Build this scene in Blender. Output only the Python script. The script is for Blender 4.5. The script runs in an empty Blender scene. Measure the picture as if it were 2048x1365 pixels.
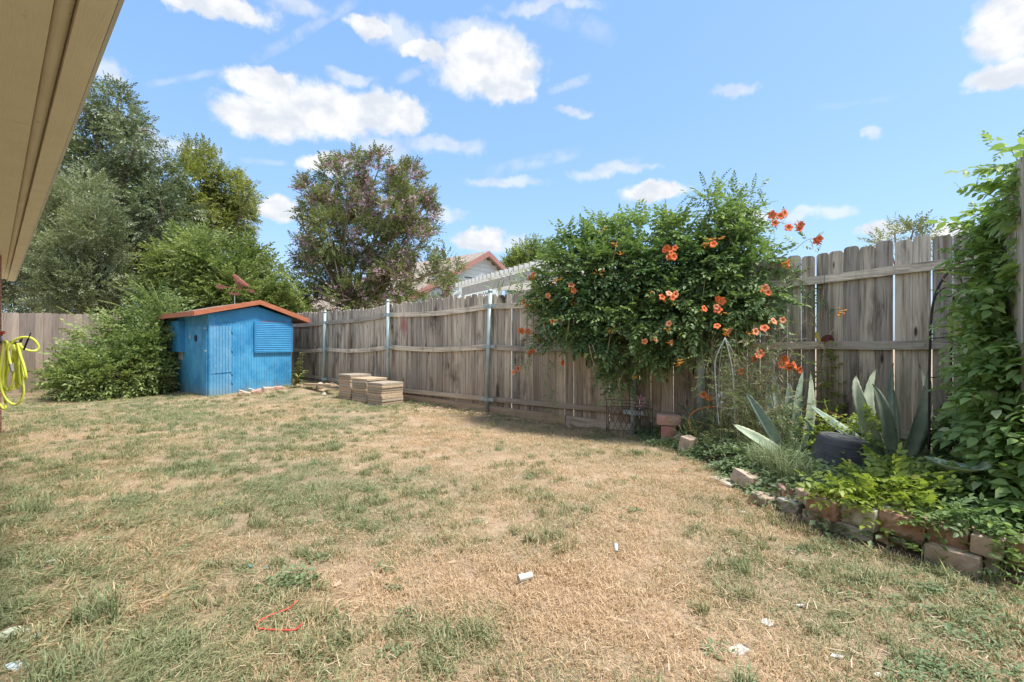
import bpy, math, random
import numpy as np
from mathutils import Vector, Matrix, noise as mnoise

random.seed(7)
RNG = np.random.default_rng(11)
SC = bpy.context.scene
COL = SC.collection

# ------------------------------------------------------------------ camera
CAMH = 1.2
F = 960.0                       # focal length in photograph pixels (2048 wide)
cam = bpy.data.cameras.new('camera')
cam.sensor_width = 36.0
cam.lens = F * 36.0 / 2048.0
cam.clip_start = 0.05
cam.clip_end = 2000
cam_o = bpy.data.objects.new('camera', cam)
COL.objects.link(cam_o)
cam_o.location = (0, 0, CAMH)
cam_o.rotation_euler = (math.radians(90), 0, 0)
SC.camera = cam_o

def P(x, y, d):                 # a photograph pixel seen at depth d -> world point
    return Vector(((x - 1024) / F * d, d, CAMH + (682.5 - y) / F * d))
def G(x, y, z=0.0):             # a photograph pixel on the ground plane at height z
    d = (CAMH - z) * F / (y - 682.5)
    return Vector(((x - 1024) / F * d, d, z))

# ------------------------------------------------------------------ light
SUN_EL = math.radians(64)
SUN_DIR = Vector((0.90, -0.436, 0)).normalized()     # horizontal direction towards the sun
sun = bpy.data.lights.new('sun', 'SUN')
sun.energy = 2.05
sun.angle = math.radians(8.0)
sun.color = (1.0, 0.95, 0.87)
sun_o = bpy.data.objects.new('sun', sun)
COL.objects.link(sun_o)
to_sun = Vector((SUN_DIR.x * math.cos(SUN_EL), SUN_DIR.y * math.cos(SUN_EL), math.sin(SUN_EL)))
sun_o.rotation_euler = to_sun.to_track_quat('Z', 'Y').to_euler()
sun_o.location = (0, -20, 30)

SC.view_settings.view_transform = 'Standard'
SC.view_settings.look = 'None'
SC.view_settings.gamma = 1.0
SC.view_settings.use_curve_mapping = False
SC.view_settings.exposure = 1.47

# ------------------------------------------------------------------ node helper
class NT:
    def __init__(s, tree):
        s.t = tree; s.n = tree.nodes; s.l = tree.links
    def node(s, typ, **kw):
        nd = s.n.new(typ)
        for k, v in kw.items(): setattr(nd, k, v)
        return nd
    def put(s, sock, v):
        if hasattr(v, 'is_output') or hasattr(v, 'links') and not isinstance(v, (int, float, tuple, list, Vector)):
            s.l.new(v, sock)
        elif isinstance(v, (tuple, list, Vector)):
            v = tuple(v)
            if sock.type == 'RGBA' and len(v) == 3: v = v + (1,)
            sock.default_value = v
        else:
            sock.default_value = v
    def m(s, op, a, b=0.0, c=0.0, clamp=False):
        nd = s.node('ShaderNodeMath', operation=op); nd.use_clamp = clamp
        s.put(nd.inputs[0], a); s.put(nd.inputs[1], b); s.put(nd.inputs[2], c)
        return nd.outputs[0]
    def v(s, op, a, b=(0, 0, 0), c=(0, 0, 0)):
        nd = s.node('ShaderNodeVectorMath', operation=op)
        s.put(nd.inputs[0], a); s.put(nd.inputs[1], b)
        if op == 'MULTIPLY_ADD': s.put(nd.inputs[2], c)
        return nd.outputs['Value'] if op in ('LENGTH', 'DOT_PRODUCT', 'DISTANCE') else nd.outputs[0]
    def noise(s, vec, scale=5.0, detail=3.0, rough=0.55, out='Fac', dist=0.0):
        nd = s.node('ShaderNodeTexNoise')
        s.put(nd.inputs['Vector'], vec); s.put(nd.inputs['Scale'], scale)
        s.put(nd.inputs['Detail'], detail); s.put(nd.inputs['Roughness'], rough)
        s.put(nd.inputs['Distortion'], dist)
        return nd.outputs['Color' if out == 'Color' else 0]
    def smooth(s, x, a, b, lo=0.0, hi=1.0):
        nd = s.node('ShaderNodeMapRange', interpolation_type='SMOOTHSTEP')
        s.put(nd.inputs[0], x); s.put(nd.inputs[1], a); s.put(nd.inputs[2], b)
        s.put(nd.inputs[3], lo); s.put(nd.inputs[4], hi)
        return nd.outputs[0]
    def mix(s, f, a, b, mode='MIX'):
        nd = s.node('ShaderNodeMix', data_type='RGBA', blend_type=mode)
        s.put(nd.inputs[0], f); s.put(nd.inputs[6], a); s.put(nd.inputs[7], b)
        return nd.outputs[2]
    def ramp(s, x, stops):
        nd = s.node('ShaderNodeValToRGB')
        s.put(nd.inputs[0], x)
        e = nd.color_ramp.elements
        while len(e) < len(stops): e.new(0.5)
        for i, (p, c) in enumerate(stops):
            e[i].position = p; e[i].color = tuple(c) + (1,)
        return nd.outputs[0]

# ------------------------------------------------------------------ sky
world = bpy.data.worlds.new('World')
SC.world = world
world.use_nodes = True
W = NT(world.node_tree)
for nd in list(W.n): W.n.remove(nd)
sky = W.node('ShaderNodeTexSky', sky_type='NISHITA')
sky.sun_disc = False
sky.sun_elevation = SUN_EL
sky.sun_rotation = math.atan2(SUN_DIR.x, SUN_DIR.y)
sky.air_density = 1.0; sky.dust_density = 1.6; sky.ozone_density = 1.8; sky.altitude = 200
tc = W.node('ShaderNodeTexCoord')
sep = W.node('ShaderNodeSeparateXYZ'); W.l.new(tc.outputs['Generated'], sep.inputs[0])
az = W.m('ARCTAN2', sep.outputs[0], sep.outputs[1])
el = W.m('ARCSINE', sep.outputs[2])
comb = W.node('ShaderNodeCombineXYZ'); W.l.new(az, comb.inputs[0]); W.l.new(el, comb.inputs[1])
p0 = comb.outputs[0]
wn = W.noise(p0, 9.0, 6.0, 0.62, 'Color')
wn = W.v('SUBTRACT', wn, (0.5, 0.5, 0.5))
p1 = W.v('MULTIPLY_ADD', wn, (0.10, 0.075, 0.0), p0)
def azel(x, y):
    X, Z = (x - 1024) / F, (682.5 - y) / F
    return math.atan2(X, 1), math.asin(Z / math.sqrt(1 + X * X + Z * Z))
def blobs(items):
    acc = None
    for (x, y, rx, ry) in items:
        a, e = azel(x, y)
        da = max(0.012, abs(azel(x + rx, y)[0] - azel(x - rx, y)[0]) / 2)
        de = max(0.008, abs(azel(x, y - ry)[1] - azel(x, y + ry)[1]) / 2)
        da *= 1.1; de *= 1.12
        q = W.v('MULTIPLY_ADD', p1, (1 / da, 1 / de, 0), (-a / da, -e / de, 0))
        r = W.v('LENGTH', q)
        acc = r if acc is None else W.m('SMOOTH_MIN', acc, r, 0.25)
    return acc
solid = [(520, 158, 62, 24), (535, 228, 92, 38), (650, 222, 95, 50), (745, 222, 82, 38), (815, 228, 42, 32),
         (970, 125, 90, 58), (1015, 180, 45, 32), (560, 420, 34, 20), (960, 482, 48, 18), (1305, 388, 58, 18),
         (1765, 458, 40, 13), (2010, 55, 72, 62), (1995, 160, 72, 26), (385, -2, 150, 24), (740, 62, 42, 16),
         (845, 92, 42, 18), (1500, 428, 36, 16), (1895, 462, 36, 14), (655, 335, 52, 18)]
faint = [(765, 290, 55, 16), (890, 288, 62, 14), (1010, 357, 60, 11), (1670, 415, 46, 12), (1600, 420, 40, 9),
         (1740, 266, 13, 9), (215, 142, 30, 22), (370, 290, 60, 16), (490, 432, 24, 12), (1150, 222, 34, 9),
         (1475, 180, 34, 7), (600, 25, 50, 20), (790, 70, 50, 25), (1030, 487, 26, 13), (690, 150, 40, 8),
         (250, 260, 50, 20), (940, 60, 70, 18), (1400, 793, 30, 8), (1090, 20, 90, 12), (895, 425, 30, 12),
         (1225, 340, 70, 10), (290, 300, 40, 30)]
fl = W.noise(p0, 34.0, 5.0, 0.6)
puff = W.m('MULTIPLY_ADD', fl, 0.75, -0.38)
sa = W.smooth(W.m('ADD', blobs(solid), puff), 1.32, 0.78)
fa = W.smooth(W.m('ADD', blobs(faint), W.m('MULTIPLY', puff, 1.6)), 1.45, 0.45, 0, 0.6)
# vapour trails and streaks: distance to straight segments
def streak(x0, y0, x1, y1, w, k):
    a0, e0 = azel(x0, y0); a1, e1 = azel(x1, y1)
    L = math.hypot(a1 - a0, e1 - e0); ux, uy = (a1 - a0) / L, (e1 - e0) / L
    q = W.v('SUBTRACT', W.v('MULTIPLY_ADD', wn, (0.02, 0.02, 0), p0), ((a0 + a1) / 2, (e0 + e1) / 2, 0))
    al = W.m('MULTIPLY', W.v('DOT_PRODUCT', q, (ux, uy, 0)), 2 / L)
    ac = W.m('DIVIDE', W.v('DOT_PRODUCT', q, (-uy, ux, 0)), w)
    g = W.m('SUBTRACT', 1.0, W.m('MULTIPLY', ac, ac), clamp=True)
    g2 = W.smooth(W.m('ABSOLUTE', al), 1.0, 0.6)
    return W.m('MULTIPLY', W.m('MULTIPLY', g, g2), k)
st = None
for s_ in [(270, 172, 480, 130, .006, .3), (480, 130, 730, -8, .010, .4), (1090, 182, 1190, 152, .010, .4),
           (960, 345, 1175, 300, .014, .35), (785, 165, 885, 118, .010, .4), (1030, 0, 1240, 75, .02, .25),
           (1180, 345, 1290, 318, .012, .25), (470, 318, 580, 326, .006, .25), (1610, 222, 1800, 194, .006, .16)]:
    v_ = streak(*s_)
    st = v_ if st is None else W.m('MAXIMUM', st, v_)
st = W.m('MULTIPLY', st, W.smooth(W.noise(p0, 26.0, 4.0), 0.3, 0.65))
# cumulus added in the unseen rest of the sky, cover raised for fill light
gen = W.smooth(W.noise(W.v('MULTIPLY', tc.outputs['Generated'], (1, 1, 2.2)), 2.6, 7.0, 0.6), 0.44, 0.56, 0, 0.92)
infr = W.m('MULTIPLY', W.smooth(W.m('ABSOLUTE', az), 1.02, 0.84), W.smooth(el, 0.82, 0.62))
gen = W.m('MULTIPLY', gen, W.m('SUBTRACT', 1.0, infr))
gen = W.m('MULTIPLY', gen, W.smooth(el, 0.0, 0.12))
cl = W.m('MAXIMUM', W.m('MAXIMUM', sa, fa), W.m('MAXIMUM', st, gen), clamp=True)
shade = W.noise(W.v('MULTIPLY', p0, (1, 1.5, 1)), 16.0, 4.0, 0.55)
ccol = W.mix(W.smooth(shade, 0.34, 0.62), (2.55, 2.72, 3.0), (3.35, 3.38, 3.45))
skyc = W.v('ADD', sky.outputs[0], (0.5, 1.0, 1.6))          # thin high veil over the whole sky
skyc = W.v('DIVIDE', skyc, W.v('MULTIPLY_ADD', skyc, (0.1, 0.1, 0.1), (1, 1, 1)))
skyc = W.v('MULTIPLY', skyc, (0.74, 0.855, 1.04))
skyf = W.mix(cl, skyc, ccol)
bg = W.node('ShaderNodeBackground'); bg.inputs[1].default_value = 0.11
W.l.new(skyf, bg.inputs[0])
wo = W.node('ShaderNodeOutputWorld'); W.l.new(bg.outputs[0], wo.inputs[0])

# ------------------------------------------------------------------ tagging and building
def tag(o, label=None, cat=None, group=None, kind=None):
    if label: o['label'] = label
    if cat: o['category'] = cat
    if group: o['group'] = group
    if kind: o['kind'] = kind
    return o
def thing(name, label, cat, loc, group=None):
    o = bpy.data.objects.new(name, None)
    o.empty_display_size = 0.1
    COL.objects.link(o); o.location = loc
    return tag(o, label, cat, group)

class MB:
    def __init__(s): s.v = []; s.f = []
    def add(s, vs, fs):
        n = len(s.v); s.v += [tuple(v) for v in vs]; s.f += [tuple(i + n for i in f) for f in fs]
        return s
    def box(s, c, ax, ay, az, hx, hy, hz):
        c = Vector(c); ax = Vector(ax).normalized() * hx; ay = Vector(ay).normalized() * hy; az = Vector(az).normalized() * hz
        vs = [c + ax * i + ay * j + az * k for k in (-1, 1) for j in (-1, 1) for i in (-1, 1)]
        return s.add(vs, [(0, 2, 3, 1), (4, 5, 7, 6), (0, 1, 5, 4), (2, 6, 7, 3), (0, 4, 6, 2), (1, 3, 7, 5)])
    def abox(s, x0, x1, y0, y1, z0, z1):
        return s.box(((x0 + x1) / 2, (y0 + y1) / 2, (z0 + z1) / 2), (1, 0, 0), (0, 1, 0), (0, 0, 1),
                     abs(x1 - x0) / 2, abs(y1 - y0) / 2, abs(z1 - z0) / 2)
    def bar(s, a, b, w, h, up=(0, 0, 1)):            # rectangular bar from a to b
        a, b = Vector(a), Vector(b); d = (b - a)
        side = d.cross(Vector(up)).normalized(); u2 = side.cross(d).normalized()
        return s.box((a + b) / 2, d, side, u2, d.length / 2, w / 2, h / 2)
    def tube(s, pts, r, n=8, cap=True, closed=False):
        pts = [Vector(p) for p in pts]; N = len(pts)
        rr = [r] * N if isinstance(r, (int, float)) else list(r)
        base = len(s.v); prev = None
        for i, p in enumerate(pts):
            if closed: t = pts[(i + 1) % N] - pts[i - 1]
            else: t = pts[min(i + 1, N - 1)] - pts[max(i - 1, 0)]
            if t.length < 1e-9: t = Vector((0, 0, 1))
            t.normalize()
            if prev is None:
                a = Vector((0, 0, 1)) if abs(t.z) < 0.9 else Vector((1, 0, 0))
                u = t.cross(a).normalized()
            else:
                u = (prev - t * prev.dot(t))
                u = u.normalized() if u.length > 1e-6 else t.orthogonal().normalized()
            prev = u; w = t.cross(u)
            for k in range(n):
                a = 2 * math.pi * k / n
                s.v.append(tuple(p + (u * math.cos(a) + w * math.sin(a)) * rr[i]))
        M = N if closed else N - 1
        for i in range(M):
            for k in range(n):
                a = base + i * n + k; b = base + i * n + (k + 1) % n
                j = (i + 1) % N
                c = base + j * n + (k + 1) % n; d = base + j * n + k
                s.f.append((a, b, c, d))
        if cap and not closed:
            s.f.append(tuple(base + k for k in range(n))[::-1])
            s.f.append(tuple(base + (N - 1) * n + k for k in range(n)))
        return s
    def lathe(s, prof, c, n=24, axis=None):
        c = Vector(c); base = len(s.v)
        for (r, z) in prof:
            for k in range(n):
                a = 2 * math.pi * k / n
                s.v.append((c.x + r * math.cos(a), c.y + r * math.sin(a), c.z + z))
        for i in range(len(prof) - 1):
            for k in range(n):
                s.f.append((base + i * n + k, base + i * n + (k + 1) % n, base + (i + 1) * n + (k + 1) % n, base + (i + 1) * n + k))
        s.f.append(tuple(base + (len(prof) - 1) * n + k for k in range(n)))
        s.f.append(tuple(base + k for k in range(n))[::-1])
        return s
    def prism(s, poly, o, u, v, w, depth):            # poly in (u,v) extruded along w
        o, u, v, w = Vector(o), Vector(u), Vector(v), Vector(w); n = len(poly)
        a = [o + u * x + v * y for x, y in poly]; b = [p + w * depth for p in a]
        return s.add(a + b, [tuple(range(n))[::-1], tuple(range(n, 2 * n))] + [(i, (i + 1) % n, n + (i + 1) % n, n + i) for i in range(n)])
    def mesh(s, name, mat, origin=(0, 0, 0), smooth=False):
        me = bpy.data.meshes.new(name)
        o = Vector(origin)
        me.from_pydata([tuple(Vector(v) - o) for v in s.v], [], s.f)
        if mat: me.materials.append(mat)
        if smooth:
            me.polygons.foreach_set('use_smooth', [True] * len(me.polygons))
        me.update()
        return me
    def build(s, name, mat, parent=None, origin=None, smooth=False, bevel=0.0):
        # world-space vertices; a child is expressed relative to its parent's world position
        if parent is not None:
            po = wpos(parent)
            o = bpy.data.objects.new(name, s.mesh(name, mat, po if origin is None else origin, smooth))
            o.parent = parent
            o.location = (0, 0, 0) if origin is None else Vector(origin) - po
        else:
            org = Vector(origin) if origin is not None else Vector((0, 0, 0))
            o = bpy.data.objects.new(name, s.mesh(name, mat, org, smooth))
            o.location = org
        COL.objects.link(o)
        if bevel:
            md = o.modifiers.new('bevel', 'BEVEL'); md.width = bevel; md.segments = 2; md.limit_method = 'ANGLE'
        return o
def wpos(o):
    p = Vector(o.location)
    q = o.parent
    while q is not None:
        p = p + Vector(q.location); q = q.parent
    return p
def crom(pts, n=6, closed=False):
    pts = [Vector(p) for p in pts]; out = []; N = len(pts)
    rng = range(N) if closed else range(N - 1)
    for i in rng:
        if closed: a, b, c, d = pts[i - 1], pts[i], pts[(i + 1) % N], pts[(i + 2) % N]
        else: a, b, c, d = pts[max(i - 1, 0)], pts[i], pts[i + 1], pts[min(i + 2, N - 1)]
        for k in range(n):
            t = k / n
            out.append(0.5 * ((2 * b) + (c - a) * t + (2 * a - 5 * b + 4 * c - d) * t * t + (3 * b - a - 3 * c + d) * t ** 3))
    if not closed: out.append(pts[-1])
    return out
def interp(x, tab):
    if x <= tab[0][0]: return tab[0][1]
    for (a, va), (b, vb) in zip(tab, tab[1:]):
        if x <= b: return va + (vb - va) * (x - a) / (b - a)
    return tab[-1][1]

# ------------------------------------------------------------------ materials
def newmat(name):
    m = bpy.data.materials.new(name); m.use_nodes = True
    t = NT(m.node_tree)
    b = t.n['Principled BSDF']
    return m, t, b
def bump(t, b, h, dist=0.004, strength=0.6):
    nd = t.node('ShaderNodeBump'); nd.inputs['Distance'].default_value = dist; nd.inputs['Strength'].default_value = strength
    t.put(nd.inputs['Height'], h); t.l.new(nd.outputs[0], b.inputs['Normal'])
def simple(name, c1, c2=None, rough=0.7, scale=12.0, bscale=None, bd=0.002, metal=0.0, spec=0.4, detail=4, stretch=(1, 1, 1), vary=0.0):
    m, t, b = newmat(name)
    tcn = t.node('ShaderNodeTexCoord'); vec = t.v('MULTIPLY', tcn.outputs['Object'], stretch)
    oi = t.node('ShaderNodeObjectInfo')
    vec = t.v('ADD', vec, t.v('MULTIPLY', (1, 1, 1), (0, 0, 0)))
    cc = t.node('ShaderNodeCombineXYZ'); t.l.new(t.m('MULTIPLY', oi.outputs['Random'], 41.0), cc.inputs[0])
    vec = t.v('ADD', vec, cc.outputs[0])
    n = t.noise(vec, scale, detail, 0.6)
    c = t.mix(t.smooth(n, 0.3, 0.7), c1, c2 if c2 else c1)
    if vary:
        c = t.mix(1.0, c, t.ramp(oi.outputs['Random'], [(0, (1 - vary,) * 3), (1, (1 + vary, 1 + vary * .95, 1 + vary * .9))]), 'MULTIPLY')
    t.l.new(c, b.inputs['Base Color'])
    b.inputs['Roughness'].default_value = rough; b.inputs['Metallic'].default_value = metal
    b.inputs['Specular IOR Level'].default_value = spec
    bump(t, b, t.noise(vec, bscale or scale * 4, 3, 0.6), bd)
    return m

def wood_mat(name, light, dark, brown, stainy=0.5, knots=True, horiz=False, zlo=0.1, zhi=1.5, paint=None):
    m, t, b = newmat(name)
    tcn = t.node('ShaderNodeTexCoord'); oi = t.node('ShaderNodeObjectInfo'); geo = t.node('ShaderNodeNewGeometry')
    cc = t.node('ShaderNodeCombineXYZ')
    t.l.new(t.m('MULTIPLY', oi.outputs['Random'], 37.0), cc.inputs[0]); t.l.new(t.m('MULTIPLY', oi.outputs['Random'], 91.0), cc.inputs[2])
    vec = t.v('ADD', tcn.outputs['Object'], cc.outputs[0])
    st_ = (1.1, 30, 30) if horiz else (30, 30, 1.1)
    kv = t.v('MULTIPLY', vec, (2.2, 8, 8) if horiz else (8, 0.2, 2.2))
    vor = t.node('ShaderNodeTexVoronoi'); vor.feature = 'F1'
    t.put(vor.inputs['Vector'], kv); vor.inputs['Scale'].default_value = 1.0
    kd = vor.outputs['Distance']
    bend = t.m('MULTIPLY', t.smooth(kd, 0.55, 0.0), 0.9)
    cb = t.node('ShaderNodeCombineXYZ'); t.l.new(bend, cb.inputs[2 if horiz else 0])
    gv = t.v('ADD', t.v('MULTIPLY', vec, st_), cb.outputs[0])
    g1 = t.noise(gv, 1.0, 5, 0.65, dist=0.6)
    g2 = t.noise(t.v('MULTIPLY', vec, (2.0, 90, 90) if horiz else (90, 90, 2.0)), 1.0, 3, 0.6)
    fac = t.m('ADD', t.m('MULTIPLY', g1, 0.75), t.m('MULTIPLY', g2, 0.35))
    col = t.ramp(fac, [(0.40, dark), (0.50, tuple((a * .55 + c * .45) for a, c in zip(light, dark))), (0.61, light)])
    sepz = t.node('ShaderNodeSeparateXYZ'); t.l.new(geo.outputs['Position'], sepz.inputs[0])
    # silvering on the upper part, browner tone low down (weather, not light)
    low = t.smooth(t.m('ADD', sepz.outputs[2], t.m('MULTIPLY', t.noise(geo.outputs['Position'], 1.6, 3), 1.2)), zlo + .6, zhi + .6, 1.0, 0.0)
    col = t.mix(t.m('MULTIPLY', low, 0.62), col, t.mix(fac, tuple(x * .55 for x in brown), tuple(x * 1.35 for x in brown)))
    sn = t.noise(t.v('MULTIPLY', geo.outputs['Position'], (3.2, 3.2, 1.1)), 1.0, 5, 0.62)
    col = t.mix(t.m('MULTIPLY', t.smooth(sn, 0.50, 0.70), stainy), col, tuple(x * .55 for x in dark))
    rnd = t.ramp(oi.outputs['Random'], [(0, (.66, .66, .68)), (.5, (1, .98, .95)), (1, (1.28, 1.25, 1.2))])
    col = t.mix(1.0, col, rnd, 'MULTIPLY')
    if knots:
        kk = t.m('MULTIPLY', t.smooth(kd, 0.16, 0.07), t.m('GREATER_THAN', t.v('DOT_PRODUCT', vor.outputs['Color'], (1, 0, 0)), 0.5))
        col = t.mix(kk, col, (0.06, 0.04, 0.028))
    st2 = t.noise(t.v('MULTIPLY', geo.outputs['Position'], (9.0, 9.0, .55)), 1.0, 4, .6)
    col = t.mix(t.m('MULTIPLY', t.smooth(st2, .54, .68), stainy * .9), col, tuple(x * .75 for x in brown))
    if paint:
        px_, py_, pz_ = paint
        q = t.v('SUBTRACT', geo.outputs['Position'], (px_, py_, pz_ - .12))
        dq = t.v('LENGTH', t.v('MULTIPLY', q, (5.5, 5.5, 3.6)))
        nq = t.noise(t.v('MULTIPLY', geo.outputs['Position'], (30, 30, 3)), 1.0, 3, .6)
        col = t.mix(t.m('MULTIPLY', t.smooth(t.m('ADD', dq, nq), 1.35, .95), .6), col, (.42, .10, .14))
    t.l.new(col, b.inputs['Base Color'])
    b.inputs['Roughness'].default_value = 0.85; b.inputs['Specular IOR Level'].default_value = 0.25
    bump(t, b, fac, 0.006, 0.7)
    m['_'] = 0
    return m, t, b, col, geo

M = {}
M['picket'] = wood_mat('weathered_picket_wood', (.64, .59, .50), (.13, .11, .09), (.33, .255, .18), 1.0, paint=(-2.12, 9.2, 1.62))[0]
M['picket_left'] = wood_mat('grey_picket_wood', (.40, .335, .285), (.25, .205, .17), (.32, .24, .175), 0.2, knots=False)[0]
M['picket_side'] = wood_mat('silver_picket_wood', (.60, .57, .52), (.26, .24, .21), (.36, .30, .24), 0.3)[0]
M['rail'] = wood_mat('weathered_rail_wood', (.70, .65, .55), (.26, .225, .18), (.42, .33, .23), 0.4, knots=False, horiz=True, paint=(-2.12, 9.2, 1.62))[0]
M['kick'] = wood_mat('tan_board_wood', (.52, .42, .30), (.30, .23, .16), (.42, .31, .20), 0.25, knots=False, horiz=True)[0]
M['galv'] = simple('galvanised_steel', (.33, .42, .43), (.45, .53, .53), 0.5, 9, metal=0.35, bd=.0006, spec=.5)
M['galv_dark'] = simple('dull_galvanised_steel', (.42, .52, .53), (.54, .62, .63), 0.6, 9, metal=0.1, bd=.0006, spec=.5)
M['soffit'] = simple('tan_painted_soffit', (.82, .76, .60), (.85, .79, .64), 0.7, 3, bscale=60, bd=.0012, stretch=(1, .25, 1))
M['soffit_trim'] = simple('tan_painted_trim', (.82, .76, .61), (.86, .80, .66), 0.5, 5, bscale=90, bd=.0006)
M['alu'] = simple('grey_drip_edge', (.5, .52, .52), (.6, .61, .6), 0.4, 5, metal=.5)
M['black'] = simple('black_plastic', (.018, .02, .024), (.03, .033, .038), 0.55, 20, bscale=300, bd=.0004)
M['white'] = simple('white_paint', (.72, .72, .70), (.62, .62, .58), 0.6, 6)
# ================================================================== ground
def sstep(x, a, b):
    t = min(1, max(0, (x - a) / (b - a))); return t * t * (3 - 2 * t)
def ZG(x, y):
    z = 0.21 * math.exp(-(((x + 4.3) / 2.6) ** 2 + ((y - 12.2) / 2.3) ** 2))
    z += 0.05 * sstep(x, -5, -1) * sstep(y, 6.5, 9) - 0.05 * sstep(-x, 6.5, 9)
    z += 0.035 * (mnoise.noise(Vector((x * .55, y * .55, 3.1))))
    z += 0.012 * (mnoise.noise(Vector((x * 2.3, y * 2.3, 1.7))))
    return z
def build_ground():
    xs = np.concatenate([np.array([-400, -200, -100, -60, -40, -28, -20, -16]), np.arange(-13, 7.01, 0.14), np.array([8.5, 11, 16, 24, 40, 80, 160, 400])])
    ys = np.concatenate([np.array([-200, -60, -20, -8, -4, -2, -1]), np.arange(-.5, 14.51, 0.14), np.array([16, 18, 22, 28, 40, 70, 130, 260, 600])])
    vs = []
    for y in ys:
        for x in xs:
            vs.append((x, y, ZG(x, y) - (0.02 if (y > 20 or abs(x) > 20) else 0)))
    nx = len(xs)
    fs = [(j * nx + i, j * nx + i + 1, (j + 1) * nx + i + 1, (j + 1) * nx + i) for j in range(len(ys) - 1) for i in range(nx - 1)]
    m, t, b = newmat('dry_lawn_soil')
    geo = t.node('ShaderNodeNewGeometry'); p = geo.outputs['Position']
    big = t.noise(p, 0.9, 5, 0.6); mid = t.noise(p, 7.0, 5, 0.65); fine = t.noise(p, 60.0, 4, 0.7)
    vf = t.noise(t.v('MULTIPLY', p, (1, 1, 1)), 190.0, 3, 0.7)
    c = t.mix(t.smooth(mid, .35, .65), (.42, .30, .20), (.58, .43, .30))
    c = t.mix(t.smooth(big, .42, .62), c, (.34, .27, .18))
    c = t.mix(t.m('MULTIPLY', t.smooth(fine, .45, .7), .6), c, (.56, .43, .27))
    c = t.mix(t.m('MULTIPLY', t.smooth(vf, .5, .32), .45), c, (.14, .10, .065))
    t.l.new(c, b.inputs['Base Color']); b.inputs['Roughness'].default_value = .95
    b.inputs['Specular IOR Level'].default_value = .1
    bump(t, b, t.m('ADD', fine, vf), .012, .8)
    mb = MB(); mb.v = vs; mb.f = fs
    o = mb.build('ground', m, smooth=True)
    tag(o, kind='structure')
build_ground()

# ================================================================== fences
picket_cache = {}
def picket_mesh(w, h, mat, th=0.016, ear=0.03, key=None):
    k = (round(w, 3), round(h, 2), mat.name)
    if k in picket_cache: return picket_cache[k]
    e = ear; a = w / 2
    out = [(-a, 0), (a, 0), (a, h - e), (a - e * .30, h - e * .42), (a - e, h - .001), (-a + e, h), (-a + e * .30, h - e * .40), (-a, h - e)]
    mb = MB()
    mb.prism(out, (0, -th / 2, 0), (1, 0, 0), (0, 0, 1), (0, 1, 0), th)
    me = mb.mesh('picket', mat)
    picket_cache[k] = me
    return me

class Line:
    def __init__(s, pts):
        s.p = [Vector((x, y, 0)) for x, y in pts]
        s.L = [0]
        for a, b in zip(s.p, s.p[1:]): s.L.append(s.L[-1] + (b - a).length)
        s.len = s.L[-1]
    def at(s, t):
        for i in range(len(s.p) - 1):
            if t <= s.L[i + 1] or i == len(s.p) - 2:
                d = (s.p[i + 1] - s.p[i]); u = d.normalized()
                return s.p[i] + u * (t - s.L[i]), u
    def ray(s, px):                              # arc length where the view ray through column px meets the line
        k = (px - 1024) / F
        for i in range(len(s.p) - 1):
            a, d = s.p[i], s.p[i + 1] - s.p[i]
            den = d.x - k * d.y
            if abs(den) < 1e-9: continue
            t = (k * a.y - a.x) / den
            if -0.02 <= t <= 1.02: return s.L[i] + t * d.length
        return None
def nfront(u):                                   # side of the fence that faces the yard
    return Vector((-u.y, u.x, 0)) * -1

def jitter(a): return random.uniform(-a, a)

def make_fence(obj, line, top, bot, pitch, w, gap_j, mat, dz=0.012, lean=0.003, skip=(), side=1, hj=0.01, t0=0, t1=None, off=0.0):
    t = t0; t1 = t1 or line.len; i = 0
    org = wpos(obj)
    while t < t1:
        ww = w * random.choice([1, 1, 1, .97, .93])
        if not any(a < t < b for a, b in skip):
            p, u = line.at(t + ww / 2)
            n = nfront(u) * side
            z0 = bot(t); z1 = top(t) + jitter(hj)
            h = round((z1 - z0) / .02) * .02
            me = picket_mesh(ww, h, mat)
            o = bpy.data.objects.new('picket', me)
            pos = p - n * (off + jitter(.003)); pos.z = z1 - h
            o.location = pos - org; o.parent = obj
            o.rotation_euler = (jitter(lean), jitter(lean), math.atan2(u.y, u.x) + jitter(.03) + (math.pi if random.random() < .5 else 0))
            COL.objects.link(o)
        t += ww + abs(jitter(gap_j)) + pitch - w + (.009 if gap_j > .0045 and random.random() < .12 else 0)
        i += 1

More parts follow.
